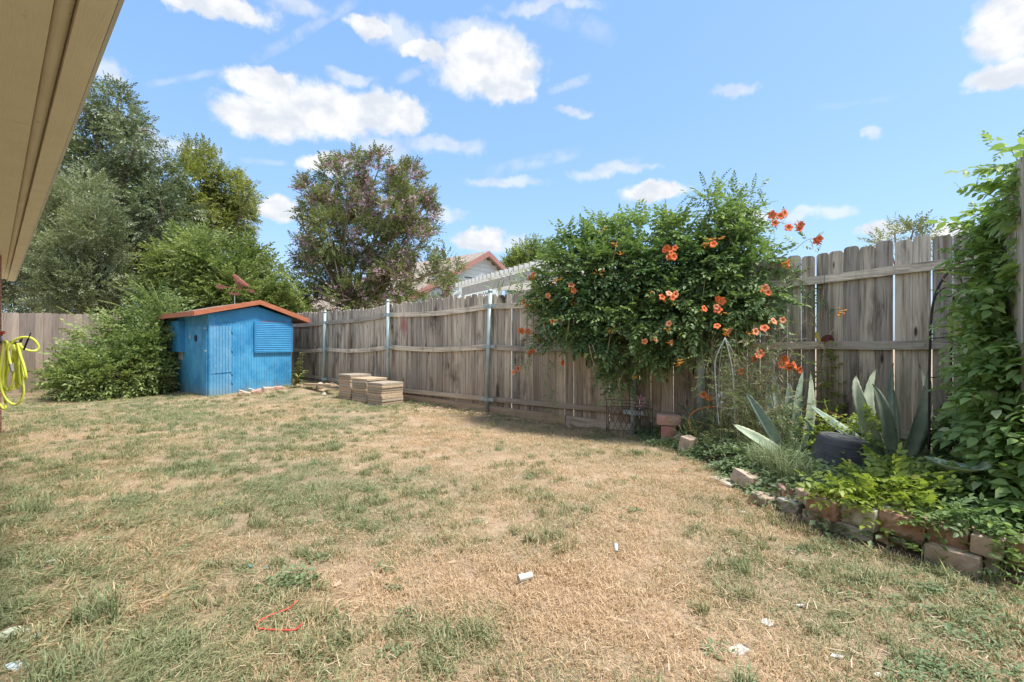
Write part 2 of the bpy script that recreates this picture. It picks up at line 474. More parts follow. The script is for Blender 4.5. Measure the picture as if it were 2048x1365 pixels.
def rail_path(line, t0, t1, zf, off, n=5):
    pts = []
    for k in range(n + 1):
        t = t0 + (t1 - t0) * k / n
        p, u = line.at(t); q = p + nfront(u) * off; q.z = zf(t)
        pts.append(q)
    return pts
def rail_board(parent, pts, w, h, mat, name='rail'):
    o_ = pts[len(pts) // 2]; u = (pts[-1] - pts[0]).normalized(); s = Vector((u.y, -u.x, 0)).normalized()
    up = Vector((0, 0, 1))
    vs, fs = [], []
    for i, p in enumerate(pts):
        d = (pts[min(i + 1, len(pts) - 1)] - pts[max(i - 1, 0)]).normalized()
        sd = Vector((d.y, -d.x, 0)).normalized()
        for (a, b) in ((-1, -1), (1, -1), (1, 1), (-1, 1)):
            vs.append(p + sd * a * w / 2 + up * b * h / 2)
    for i in range(len(pts) - 1):
        for k in range(4):
            fs.append((i * 4 + k, i * 4 + (k + 1) % 4, (i + 1) * 4 + (k + 1) % 4, (i + 1) * 4 + k))
    fs += [(3, 2, 1, 0), tuple((len(pts) - 1) * 4 + k for k in range(4))]
    # rotated local frame so that the grain runs along the board
    ang = math.atan2(u.y, u.x); R = Matrix.Rotation(-ang, 4, 'Z')
    me = bpy.data.meshes.new(name)
    me.from_pydata([tuple(R @ (v - o_)) for v in vs], [], fs); me.materials.append(mat); me.update()
    o = bpy.data.objects.new(name, me); o.parent = parent
    o.location = o_ - wpos(parent); o.rotation_euler = (0, 0, ang)
    COL.objects.link(o)
    return o

# --- the long fence that runs from the far left corner to the near right corner
ML = Line([(-5.9, 12.9), (-4.40, 11.4), (-2.39, 9.5), (-0.36, 7.9), (1.63, 6.35), (2.34, 5.9), (3.37, 5.25), (3.61, 4.84), (3.95, 4.43), (4.17, 4.17)])
tx = {px: ML.ray(px) for px in (600, 655, 783, 980, 1271, 1405, 1640, 1740, 1880)}
def tab(d): return sorted((tx[k], v) for k, v in d.items())
top_t = tab({600: 1.93, 655: 1.90, 783: 1.93, 980: 1.97, 1271: 2.05, 1405: 2.10, 1640: 2.17, 1740: 2.17, 1880: 2.19})
up_t = tab({600: 1.62, 655: 1.64, 783: 1.72, 980: 1.77, 1271: 1.80, 1640: 1.865, 1740: 1.885, 1880: 1.91})
mid_t = tab({600: .98, 655: 1.01, 783: 1.08, 980: 1.11, 1271: 1.13, 1640: 1.155, 1880: 1.175})
low_t = tab({600: .32, 655: .31, 783: .25, 980: .25, 1271: .265, 1405: .25, 1640: .3, 1880: .3})
bot_t = tab({600: .2, 655: .2, 783: .12, 980: .09, 1271: .08, 1640: .08, 1880: .08})
fence = thing('wooden_fence', 'long weathered picket fence with round steel posts from blue shed to right corner', 'fence', (-0.36, 7.9, 0))
g1 = ML.ray(1022)
make_fence(fence, ML, lambda t: interp(t, top_t) + (.02 * math.sin(t * 1.3)), lambda t: interp(t, bot_t), .1415, .138, .004, M['picket'], t0=0, t1=g1 - .04, hj=.026)
make_fence(fence, ML, lambda t: interp(t, top_t), lambda t: interp(t, bot_t), .1405, .139, .005, M['picket'], t0=g1 + .03, hj=.022, lean=.003)
def sag(tb, t, a=.02): return interp(t, tb)
segs = [0, tx[655], tx[783], tx[980], tx[1271], tx[1405], (tx[1405] + ML.len) / 2, ML.len - .02]
for a, b in zip(segs, segs[1:]):
    for k, tb in enumerate((up_t, mid_t, low_t)):
        d = (.045 if k < 2 else .0) * random.uniform(.5, 1.3)
        def zf(t, a=a, b=b, tb=tb, d=d): return interp(t, tb) - d * math.sin(math.pi * (t - a) / max(.5, (b - a))) * (1 if b - a > 2 else .2)
        rail_board(fence, rail_path(ML, a + .006, b - .006, zf, .030), .038, .085 if k < 2 else .075, M['rail'])
def pipe_post(parent, p, z0, z1, r, mat, lean=(0, 0), brackets=()):
    a = Vector((p.x, p.y, z0)); b = Vector((p.x + lean[0], p.y + lean[1], z1))
    mb = MB().tube([a, b], r, 14)
    o = mb.build('post', mat, parent, origin=a, smooth=False)
    for f in o.data.polygons: f.use_smooth = len(f.vertices) == 4
    cap = MB().lathe([(r * 1.12, 0), (r * 1.15, .02), (r * 1.0, .038), (r * .55, .052), (r * .1, .056)], b - Vector((0, 0, .005)), 14)
    c = cap.build('post_cap', mat, o, smooth=True)
    for z, u in brackets:
        bp = a.lerp(b, (z - z0) / (z1 - z0))
        m2 = MB().tube([bp + Vector((0, 0, -.032)), bp + Vector((0, 0, .032))], r + .004, 12)
        m2.box(bp + u * (r + .05), u, u.cross(Vector((0, 0, 1))), (0, 0, 1), .055, .004, .028)
        m2.box(bp - u * (r + .045), u, u.cross(Vector((0, 0, 1))), (0, 0, 1), .05, .004, .028)
        m2.build('bracket', mat, o)
for px, ztop, r, mat, ln in ((655, 1.87, .036, 'galv', (.03, 0)), (783, 1.97, .032, 'galv', (.0, 0)), (980, 2.0, .036, 'galv', (.065, 0)),
                             (1271, 1.95, .037, 'galv_dark', (.0, 0)), (1405, 1.95, .048, 'galv_dark', (0, 0))):
    t = tx[px]; p, u = ML.at(t); q = p + nfront(u) * (.058 + r)
    pipe_post(fence, q, -.06 + ZG(q.x, q.y), ztop, r, M[mat], ln, [(interp(t, tb), u) for tb in (up_t, mid_t, low_t)])
# kick boards lying along the fence foot
def kick(px0, px1, z0a, z0b, h, off, mat):
    a, b = ML.ray(px0), ML.ray(px1)
    def zf(t): return z0a + (z0b - z0a) * (t - a) / (b - a)
    rail_board(fence, rail_path(ML, a, b, zf, off, 4), .04, h, M[mat], 'kickboard')
kick(812, 1135, .10, .045, .15, .045, 'kick')
kick(1137, 1275, .055, .04, .13, .05, 'rail')
kick(1277, 1345, -.0, -.01, .1, .05, 'kick')

# --- left fence
LL = Line([(-13.4, 9.85), (-11.3, 10.7), (-5.93, 12.93)])
lf = thing('wooden_fence', 'even brown-grey picket fence on the left behind the shrub and the yellow hose', 'fence', (-11.3, 10.7, 0))
make_fence(lf, LL, lambda t: 1.835 + .006 * math.sin(t * 9), lambda t: .0 + interp(t, [(0, -.04), (8, .05)]), .1405, .139, .002, M['picket_left'], hj=.007, lean=.002)
for z in (.3, 1.0, 1.6):
    rail_board(lf, rail_path(LL, .02, LL.len - .02, lambda t, z=z: z, -.035), .038, .085, M['rail'])
rail_board(lf, rail_path(LL, .02, LL.len - 2.2, lambda t: -.015, .004), .03, .09, M['kick'], 'kickboard')

# --- near right fence, coming back towards the viewer
SL = Line([(4.20, 4.08), (3.52, 3.43), (2.93, 2.73)])
sf = thing('wooden_fence', 'tall silvery picket fence at the right edge half hidden by leaves', 'fence', (3.3, 3.2, 0))
make_fence(sf, SL, lambda t: 2.30, lambda t: .05, .146, .139, .006, M['picket_side'], hj=.01, side=1, t0=.02)
for z in (.35, 1.15, 1.9):
    rail_board(sf, rail_path(SL, .02, SL.len - .02, lambda t, z=z: z, -.032), .038, .085, M['rail'])
mb = MB(); mb.box((3.62, 3.60, 1.1), (1, 1, 0), (1, -1, 0), (0, 0, 1), .045, .045, 1.1)
mb.build('post', M['rail'], sf, origin=(3.62, 3.60, 0))

# ================================================================== the house whose eave hangs over the left of the view
VP = -15.0
D = Vector(((VP - 1024) / F, 1, 0)).normalized()            # direction of the house wall
N = Vector((D.y, -D.x, 0))                                    # away from the wall, to the yard
def lat(px, zt):                                              # lateral offset of an eave line crossing the top edge at px, at height zt
    d = (zt - CAMH) * F / 682.5
    p = Vector(((px - 1024) / F * d, d, 0)); return p.dot(N)
zf_ = 2.30
house = thing('house', 'tan eave and red brick wall of the house overhanging the left edge', 'house', (-6.9, 6.2, 0))
L1 = lat(241, zf_); L2 = lat(160, zf_); L3 = lat(157, zf_); L4 = lat(111, zf_ + .02)
far = 9.0 * 1.0
def along(px_end, y_end, z, latv):
    d = (z - CAMH) * F / (682.5 - y_end); p = Vector(((px_end - 1024) / F * d, d, 0)); return p.dot(D)
E = along(29.5, 563, zf_, L1)
S0 = -4.0
def strip(name, prof, mat, s0=S0, s1=E, smooth=False):
    mb = MB(); n = len(prof)
    vs = [N * l + D * s + Vector((0, 0, z)) for s in (s0, s1) for l, z in prof]
    mb.add(vs, [tuple(range(n)), tuple(range(n, 2 * n))[::-1]] + [(i, n + i, n + (i + 1) % n, (i + 1) % n) for i in range(n)])
    return mb.build(name, mat, house, smooth=False)
def eave_mat(name, c1, c2):
    m, t, b = newmat(name)
    g = t.node('ShaderNodeNewGeometry'); cb = t.node('ShaderNodeCombineXYZ')
    t.l.new(t.m('MULTIPLY', t.v('DOT_PRODUCT', g.outputs['Position'], tuple(N)), 46.0), cb.inputs[0])
    t.l.new(t.m('MULTIPLY', t.v('DOT_PRODUCT', g.outputs['Position'], tuple(D)), 3.2), cb.inputs[1])
    n = t.noise(cb.outputs[0], 1.0, 4, .6, dist=1.4); n2 = t.noise(g.outputs['Position'], 5.0, 4, .6)
    fine = t.noise(g.outputs['Position'], 160.0, 2, .6)
    c = t.mix(t.smooth(n2, .3, .7), c1, c2)
    c = t.mix(t.m('MULTIPLY', t.smooth(n, .60, .70), .07), c, (.36, .30, .20))
    c = t.mix(t.m('MULTIPLY', t.smooth(t.noise(g.outputs['Position'], 26.0, 3, .6), .70, .76), .5), c, (.30, .25, .17))
    t.l.new(c, b.inputs['Base Color']); b.inputs['Roughness'].default_value = .65
    bump(t, b, t.m('ADD', t.m('MULTIPLY', n, 1.0), t.m('MULTIPLY', fine, .5)), .003, .5)
    return m
M['soffit'] = eave_mat('painted_wood_soffit', (.80, .77, .57), (.85, .82, .63))
M['soffit_trim'] = eave_mat('painted_wood_trim', (.80, .77, .59), (.86, .83, .66))
strip('fascia', [(L2, zf_), (L1 - .004, zf_), (L1 - .004, zf_ + .13), (L2, zf_ + .13)], M['soffit_trim'])
strip('drip_edge', [(L1 - .002, zf_ + .002), (L1 + .010, zf_ + .002), (L1 + .010, zf_ + .15), (L1 - .002, zf_ + .15)], M['alu'])
# rounded trim between fascia and soffit
r_ = (L2 - L4) * .5; prof = []
for k in range(9):
    a = math.pi + math.pi * k / 8
    prof.append((L4 + r_ + math.cos(a) * r_ * .96, zf_ + .045 + math.sin(a) * r_ * .75))
prof += [(L2 - .004, zf_ + .12), (L4, zf_ + .12)]
strip('soffit_moulding', prof, M['soffit_trim'])
js = [S0, .35, along(60, 264, zf_, L4), along(30, 466, zf_, L4), E]
for sa, sb in zip(js, js[1:]):
    strip('soffit_panel', [(L4 - 1.12, zf_ + .035), (L4 - .001, zf_ + .035), (L4 - .001, zf_ + .06), (L4 - 1.12, zf_ + .06)], M['soffit'], sa + .004, sb - .004)
strip('soffit_backing', [(L4 - 1.12, zf_ + .062), (L4 - .001, zf_ + .062), (L4 - .001, zf_ + .075), (L4 - 1.12, zf_ + .075)], M['soffit_trim'])
strip('roof', [(L4 - 1.12, zf_ + .9), (L1 + .02, zf_ + .16), (L1 + .02, zf_ + .19), (L4 - 1.12, zf_ + .94)], M['rail'])
# brick wall: main face and the pier at its far end that carries the hose
def brick_mat():
    m, t, b = newmat('red_brick')
    tcn = t.node('ShaderNodeTexCoord'); sp = t.node('ShaderNodeSeparateXYZ'); t.l.new(tcn.outputs['Object'], sp.inputs[0])
    cb = t.node('ShaderNodeCombineXYZ'); t.l.new(t.m('ADD', sp.outputs[0], sp.outputs[1]), cb.inputs[0]); t.l.new(sp.outputs[2], cb.inputs[1])
    br = t.node('ShaderNodeTexBrick'); t.l.new(cb.outputs[0], br.inputs[0])
    br.inputs['Scale'].default_value = 1; br.inputs['Brick Width'].default_value = .21; br.inputs['Row Height'].default_value = .075
    br.inputs['Mortar Size'].default_value = .006
    t.put(br.inputs['Color1'], (.38, .17, .10)); t.put(br.inputs['Color2'], (.50, .26, .17)); t.put(br.inputs['Mortar'], (.5, .46, .4))
    t.l.new(br.outputs[0], b.inputs['Base Color']); b.inputs['Roughness'].default_value = .9
    bump(t, b, t.m('MULTIPLY', br.outputs['Fac'], -1.0), .008, .8)
    return m
M['brick'] = brick_mat()
pier = Vector(((3.5 - 1024) / F * 6.3, 6.3, 0)); lp = pier.dot(N); sp_ = pier.dot(D)
lw = L4 - 1.0
mb = MB()
c = N * (lw - .1) + D * (S0 + sp_ + 2.4) / 2
mb.box((c.x, c.y, 1.16), N, D, (0, 0, 1), .1, (sp_ + 2.4 - S0) / 2, 1.16)
c = N * (lw + lp) / 2 + D * (sp_ + .6)
mb.box((c.x, c.y, 1.163), N, D, (0, 0, 1), (lp - lw) / 2 - .001, .6, 1.16)
mb.build('wall', M['brick'], house)

# ================================================================== shed
def blue_mat(name, c1, c2, worn=.5):
    m, t, b = newmat(name)
    geo = t.node('ShaderNodeNewGeometry'); p = geo.outputs['Position']
    n1 = t.noise(p, 2.2, 5, .6); n2 = t.noise(t.v('MULTIPLY', p, (1, 1, .35)), 30, 4, .6)
    c = t.mix(t.smooth(n1, .35, .65), c1, c2)
    c = t.mix(t.m('MULTIPLY', t.smooth(n2, .55, .72), worn), c, (.28, .44, .58))
    sz = t.node('ShaderNodeSeparateXYZ'); t.l.new(p, sz.inputs[0])
    dirt = t.m('MULTIPLY', t.smooth(t.m('ADD', sz.outputs[2], t.m('MULTIPLY', t.noise(p, 6, 4), .5)), .62, .2), .55)
    c = t.mix(dirt, c, (.24, .25, .22))
    n3 = t.noise(p, 55, 3, .6)
    c = t.mix(t.m('MULTIPLY', t.smooth(n3, .66, .72), worn * .8), c, (.34, .33, .30))
    t.l.new(c, b.inputs['Base Color']); b.inputs['Roughness'].default_value = .55
    bump(t, b, n2, .002, .5)
    return m
M['blue'] = blue_mat('blue_shed_paint', (.03, .25, .51), (.09, .41, .70))
M['blue_s'] = blue_mat('blue_shutter_paint', (.035, .26, .52), (.05, .32, .60), .25)
M['blue_grey'] = simple('faded_blue_skid', (.12, .22, .27), (.18, .28, .33), .7, 8)
M['orange'] = simple('rust_orange_fascia', (.42, .135, .065), (.52, .19, .10), .6, 7, bscale=40, stretch=(1, 1, 4))
M['felt'] = simple('roof_felt', (.22, .17, .14), (.3, .24, .2), .9, 12)
M['hardware'] = simple('pale_hardware', (.6, .62, .62), (.5, .5, .5), .5, 20)
M['dark_trim'] = simple('brown_corner_trim', (.30, .11, .06), (.36, .15, .08), .7, 10)
M['paper'] = simple('faded_paper_notice', (.72, .70, .74), (.62, .60, .68), .8, 60)
C0 = Vector((-6.31, 10.0, 0)); U = Vector((.643, .766, 0)).normalized(); V = Vector((-.766, .643, 0)).normalized()
UP = Vector((0, 0, 1))
WU, WV = 1.73, 2.25
zb_l, zb_c, zb_r = -.03, .0, .16
shed = thing('shed', 'small bright blue wooden shed with orange-trimmed gable roof', 'shed', C0)
def on_front(px, py):
    k = (px - 1024) / F
    t = (k * C0.y - C0.x) / (U.x - k * U.y); d = C0.y + t * U.y
    return t, CAMH + (682.5 - py) / F * d
def on_left(px, py):
    k = (px - 1024) / F
    t = (k * C0.y - C0.x) / (V.x - k * V.y); d = C0.y + t * V.y
    return t, CAMH + (682.5 - py) / F * d
OVH = .13
def on_gable(px, py):                      # the plane of the fascia boards, a hand's breadth in front of the wall
    k = (px - 1024) / F; O = C0 - V * OVH
    t = (k * O.y - O.x) / (U.x - k * U.y); d = O.y + t * U.y
    return t, CAMH + (682.5 - py) / F * d
eL, zeL = on_gable(388, 626.5); eR, zeR = on_gable(618, 642); eM, zeM = on_gable(520, 604.5)
zwall = lambda t: interp(t, [(eL, zeL - .06), (eM, zeM - .09), (eR, zeR - .06)])
# core walls (boards stand proud of it)
def wallpoly(mb, org, dirn, t0, t1, z0f, z1f, nrm, th, brk=()):
    ts = [t0] + [b for b in brk if t0 < b < t1] + [t1]
    poly = [(t, z0f(t)) for t in ts] + [(t, z1f(t)) for t in reversed(ts)]
    mb.prism(poly, org + nrm * 0, dirn, UP, nrm, th)
zfront = lambda t: zb_c + (zb_r - zb_c) * t / WU
zleft = lambda t: zb_c + (zb_l - zb_c) * t / WV
mb = MB()
mb.prism([(0, zfront(0)), (WU, zfront(WU)), (WU, zwall(WU) - .0), (eM, zwall(eM)), (0, zwall(0))], C0 + V * .012, U, UP, V, WV - .04)
mb.build('inner_wall', M['blue'], shed)
nF = -V; nL = -U
# front: vertical grooved boards, joined (each narrower than ten pixels)
hatch_t = on_front(463.5, 700)[0]
mb = MB(); t = 0.0; bw = .0555
while t < WU - .01:
    t1 = min(t + bw, WU)
    a0, b0 = t + .0022, t1 - .0022
    zt = lambda q: min(zwall(q), 1.55 + .09 * q)
    wallpoly(mb, C0 + V * .012, U, a0, b0, zfront, zt, nF, .009 + random.uniform(0, .002))
    t = t1
o = mb.build('siding', M['blue'], shed)
# door leaf and lower hatch outlines on the front
mb = MB()
h0, hz = on_front(419, 749)
for (ta, tb, za, zb_) in ((0.012, hatch_t - .012, .02, hz - .008), (0.012, hatch_t - .012, hz + .008, 1.52)):
    n = 7; q = (tb - ta) / n
    for i in range(n):
        mb.prism([(ta + q * i + .003, za + .05 * i * q), (ta + q * (i + 1) - .003, za + .05 * (i + 1) * q), (ta + q * (i + 1) - .003, zb_), (ta + q * i + .003, zb_)], C0 + nF * .0, U, UP, nF, .012)
mb.build('door', blue_mat('worn_blue_door_paint', (.09, .32, .56), (.16, .42, .66), .8), shed)
for z in (.52, 1.02, 1.42, .33):
    MB().box(C0 + U * (hatch_t + .004) + nF * .016 + UP * z, U, nF, UP, .022, .006, .035).build('hinge', M['blue_s'], shed)
# gable panel above
mb = MB(); g0 = .28
mb.prism([(.18, zwall(.18) - .02), (.30, 1.60), (WU - .02, 1.60), (WU - .02, zwall(WU)), (eM, zwall(eM) - .015)], C0 + V * .02, U, UP, nF, .018)
mb.build('gable_panel', M['blue_s'], shed)
# left face: plain sheet wall plus the door towards the corner
mb = MB()
wallpoly(mb, C0, V, .0, WV, zleft, lambda t: zwall(0), nL, .012)
mb.build('side_wall', M['blue'], shed)
td0, _ = on_left(417, 700); td1, _ = on_left(385, 700)
mb = MB(); mb.prism([(td0 + .01, .03), (td1, .02), (td1, 1.54), (td0 + .01, 1.54)], C0 + nL * .0125, V, UP, nL, .022)
dr = mb.build('door', M['blue'], shed, bevel=.004)
for py in (657, 702):
    tt, zz = on_left(414.5, py)
    MB().box(C0 + V * tt + nL * .040 + UP * zz, V, nL, UP, .05, .008, .012).build('latch', M['hardware'], dr)
# wreath-like ornament and oval plate
tt, zz = on_left(396, 677)
cen = C0 + V * tt + nL * .045 + UP * zz
ring = [cen + V * math.cos(a) * .055 + UP * math.sin(a) * .065 for a in np.linspace(0, 2 * math.pi, 18, endpoint=False)]
mb = MB().tube(ring, .010, 6, closed=True)
for a in np.linspace(0, 2 * math.pi, 9)[:-1]:
    mb.box(cen + V * math.cos(a) * .035 + UP * math.sin(a) * .04, V * math.cos(a) + UP * math.sin(a), nL, V, .022, .006, .007)
tag(mb.build('door_knocker', M['black'], dr), 'dark round ornament on the shed door')
tt, zz = on_left(384.4, 674)
mb = MB(); mb.lathe([(.03, 0), (.03, .008)], (0, 0, 0), 14)
mb.v = [tuple(C0 + V * (tt + v[0]) + UP * (zz + v[1] * 1.6) + nL * (.040 + v[2])) for v in mb.v]
mb.build('oval_plate', M['hardware'], dr)
# paper notice
t0_, z0_ = on_left(358, 701.5); t1_, z1_ = on_left(367, 720)
mb = MB(); mb.prism([(t0_, z0_), (t1_, z0_), (t1_, z1_), (t0_, z1_)], C0 + nL * .0125, V, UP, nL, .003)
mb.build('notice', M['paper'], shed)
# shutters: framed leaf with horizontal slats
def shutter(org, dirn, nrm, t0, t1, z0, z1, depth, tilt=0.0, gap=.02):
    if t1 < t0: t0, t1 = t1, t0
    mb = MB(); base = org + nrm * gap
    mb.prism([(t0, z0), (t1, z0), (t1, z1), (t0, z1)], base, dirn, UP, nrm, depth * .45)
    f = mb.build('shutter', M['blue_s'], shed)
    n = 15; h = (z1 - z0) / n; mb = MB()
    for i in range(n):
        zc = z0 + h * (i + .5)
        mb.box(base + dirn * (t0 + t1) / 2 + UP * zc + nrm * (depth * .45 + .005), dirn, nrm * .9 + UP * .25, UP - nrm * .25, (t1 - t0) / 2 - .004, .006, h * .43)
    mb.build('slat_panel', M['blue_s'], f)
    mb = MB(); e = depth * .45 + .012
    for (xa, xb, za, zb) in ((t0 - .012, t1 + .012, z0 - .03, z0), (t0 - .012, t1 + .012, z1, z1 + .03), (t0 - .028, t0 - .001, z0 - .03, z1 + .03), (t1 + .001, t1 + .028, z0 - .03, z1 + .03)):
        mb.prism([(xa, za), (xb, za), (xb, zb), (xa, zb)], base - nrm * gap * .9, dirn, UP, nrm, gap * .9 + e)
    mb.build('frame', M['blue_s'], f)
    return f
a0, z1_ = on_front(510, 647); a1, z0_ = on_front(582, 702)
shutter(C0, U, nF, a0, a1 - .01, z0_, z1_, .03)
b0, bz = on_front(518, 643.5); b1, _ = on_front(576, 643.5)
MB().prism([(b0, bz - .008), (b1, bz - .004), (b1, bz + .004), (b0, bz + .000)], C0, U, UP, nF, .03).build('shutter_rail', M['orange'], shed)
a0, z1_ = on_left(370, 645); a1, z0_ = on_left(351, 700)
shutter(C0, V, nL, a0, WV + .16, z0_ - .01, z1_, .03, gap=.11)
mb = MB().box(C0 + V * (WV - .02) + nL * .02 + UP * .52, V, nL, UP, .022, .022, .5)
mb.build('corner_trim', M['dark_trim'], shed)
mb = MB().box(C0 + U * 0.012 + nF * .004 + UP * .82, U, V, UP, .014, .014, .80)
mb.build('corner_board', M['blue'], shed)
# skid and pads
mb = MB()
mb.box(C0 + V * (WV / 2) + nL * .006 + UP * (-.04), V, U, UP, WV / 2, .03, .045)
mb.box(C0 + U * (WU / 2) + nF * .006 + UP * (-.045 + .07), U + UP * .093, V, UP, WU / 2, .03, .04)
mb.build('skid', M['blue_grey'], shed)
# roof: two slabs, ridge runs away from the viewer; fascia boards on the gable
oh0 = -OVH
_c = C0 + U * eL; _k = (313 - 1024) / F
oh1 = (_k * _c.y - _c.x) / (V.x - _k * V.y)
def slab(t0, z0, t1, z1, th):
    a = C0 + U * t0 + UP * z0; b = C0 + U * t1 + UP * z1
    return [a + V * oh0, b + V * oh0, b + V * oh1, a + V * oh1], th
for (t0, z0, t1, z1, nm) in ((eL, zeL, eM, zeM, 'roof'), (eM, zeM, eR, zeR, 'roof')):
    q, th = slab(t0, z0, t1, z1, .03)
    mb = MB().add([p + UP * .03 for p in q] + [p for p in q], [(0, 1, 2, 3), (7, 6, 5, 4), (0, 4, 5, 1), (1, 5, 6, 2), (2, 6, 7, 3), (3, 7, 4, 0)])
    mb.build(nm, M['felt'], shed)
fb0 = MB()
front_off = -(OVH + .002)
for (t0, z0, t1, z1) in ((eL - .01, zeL, eM - .001, zeM), (eM + .001, zeM, eR + .01, zeR)):
    # map fascia from overhang plane: the boards sit at the gable overhang
    a = C0 + U * t0 + V * front_off + UP * (z0 + .045); b = C0 + U * t1 + V * front_off + UP * (z1 + .045)
    mb = MB().add([a, b, b - UP * .10, a - UP * .10, a + nF * .022, b + nF * .022, b - UP * .10 + nF * .022, a - UP * .10 + nF * .022],
                  [(0, 1, 2, 3), (7, 6, 5, 4), (0, 4, 5, 1), (1, 5, 6, 2), (2, 6, 7, 3), (3, 7, 4, 0)])
    mb.build('fascia', M['orange'], shed)
for (t0, z0) in ((eL - .012, zeL), (eR + .012, zeR)):
    a = C0 + U * t0 + V * oh0 + UP * (z0 - .02); b = C0 + U * t0 + V * oh1 + UP * (z0 - .02)
    MB().bar(a + UP * .015, b + UP * .015, .02, .10).build('fascia', M['orange'], shed)
# concrete pads
for (px, py, w) in ((358, 787, .12), (412, 800, .14)):
    g = G(px, py, -.02); mb = MB().box((g.x, g.y + .12, -.02), U, V, UP, w, .11, .05)
    tag(mb.build('concrete_pad', simple('pale_concrete', (.5, .47, .42), (.6, .56, .5), .9, 15), origin=(g.x, g.y + .12, 0), bevel=.01),
        'flat pale concrete pad under the ' + ('far left end' if px < 400 else 'front corner') + ' of the blue shed', 'concrete pad')
# ================================================================== foliage
def leafmat(name, c1, c2, c3=None, rough=.5, trans=.30, spec=.35, tcol=None):
    """c1 dark .. c2 light by the per-leaf 'tint' attribute, c3 for the few leaves above .93"""
    m, t, b = newmat(name)
    at = t.node('ShaderNodeAttribute'); at.attribute_name = 'tint'
    x = at.outputs['Fac']
    c = t.mix(x, c1, c2)
    if c3: c = t.mix(t.smooth(x, .90, .97), c, c3)
    t.l.new(c, b.inputs['Base Color']); b.inputs['Roughness'].default_value = rough
    b.inputs['Specular IOR Level'].default_value = spec
    tr = t.node('ShaderNodeBsdfTranslucent')
    t.l.new(t.mix(1.0, c, tcol or (1.2, 1.28, .7), 'MULTIPLY'), tr.inputs[0])
    mx = t.node('ShaderNodeMixShader'); mx.inputs[0].default_value = trans
    t.l.new(b.outputs[0], mx.inputs[1]); t.l.new(tr.outputs[0], mx.inputs[2])
    t.l.new(mx.outputs[0], t.n['Material Output'].inputs[0])
    return m
M['lf_dark'] = leafmat('dark_grey_green_leaf', (.095, .13, .07), (.30, .35, .20), (.21, .25, .15), .38, .22, .5)
M['lf_olive'] = leafmat('olive_leaf', (.13, .165, .085), (.40, .44, .27), (.30, .36, .2), .45, .25)
M['lf_yellow'] = leafmat('yellow_green_leaf', (.15, .18, .05), (.38, .40, .13), None, .5, .35)
M['lf_bright'] = leafmat('bright_green_leaf', (.12, .18, .055), (.38, .44, .17), (.40, .46, .16), .45, .35)
M['lf_shrub'] = leafmat('shrub_leaf', (.12, .19, .065), (.42, .50, .20), (.42, .44, .16), .42, .3)
M['lf_crepe'] = leafmat('crepe_myrtle_leaf', (.095, .13, .055), (.30, .35, .14), (.30, .17, .10), .5, .28)
M['fl_crepe'] = leafmat('crepe_myrtle_flower', (.56, .34, .44), (.80, .60, .68), None, .7, .3, .1, (1.1, .9, 1))
M['lf_vine'] = leafmat('trumpet_vine_leaf', (.085, .165, .065), (.34, .45, .18), (.33, .40, .09), .4, .28, .45)
M['lf_side'] = leafmat('side_vine_leaf', (.14, .25, .075), (.42, .56, .21), (.46, .53, .28), .42, .35)
M['lf_lime'] = leafmat('lime_ground_vine_leaf', (.14, .22, .04), (.38, .46, .10), (.55, .52, .12), .45, .35)
M['lf_ivy'] = leafmat('mid_green_ground_vine_leaf', (.11, .19, .07), (.29, .39, .17), (.3, .4, .12), .45, .3)
M['lf_grey'] = leafmat('grey_green_weed_leaf', (.13, .18, .09), (.30, .36, .21), (.5, .44, .3), .6, .3)
M['bark'] = simple('grey_brown_bark', (.13, .10, .075), (.24, .19, .15), .9, 9, stretch=(1, 1, .3), bd=.01)
M['bark_pale'] = simple('pale_smooth_bark', (.26, .20, .155), (.38, .31, .25), .8, 7, stretch=(1, 1, .3), bd=.003)
M['stem'] = simple('green_stem', (.20, .26, .08), (.32, .30, .12), .6, 9)
M['stem_dry'] = simple('dry_stem', (.34, .27, .17), (.46, .39, .27), .8, 9)

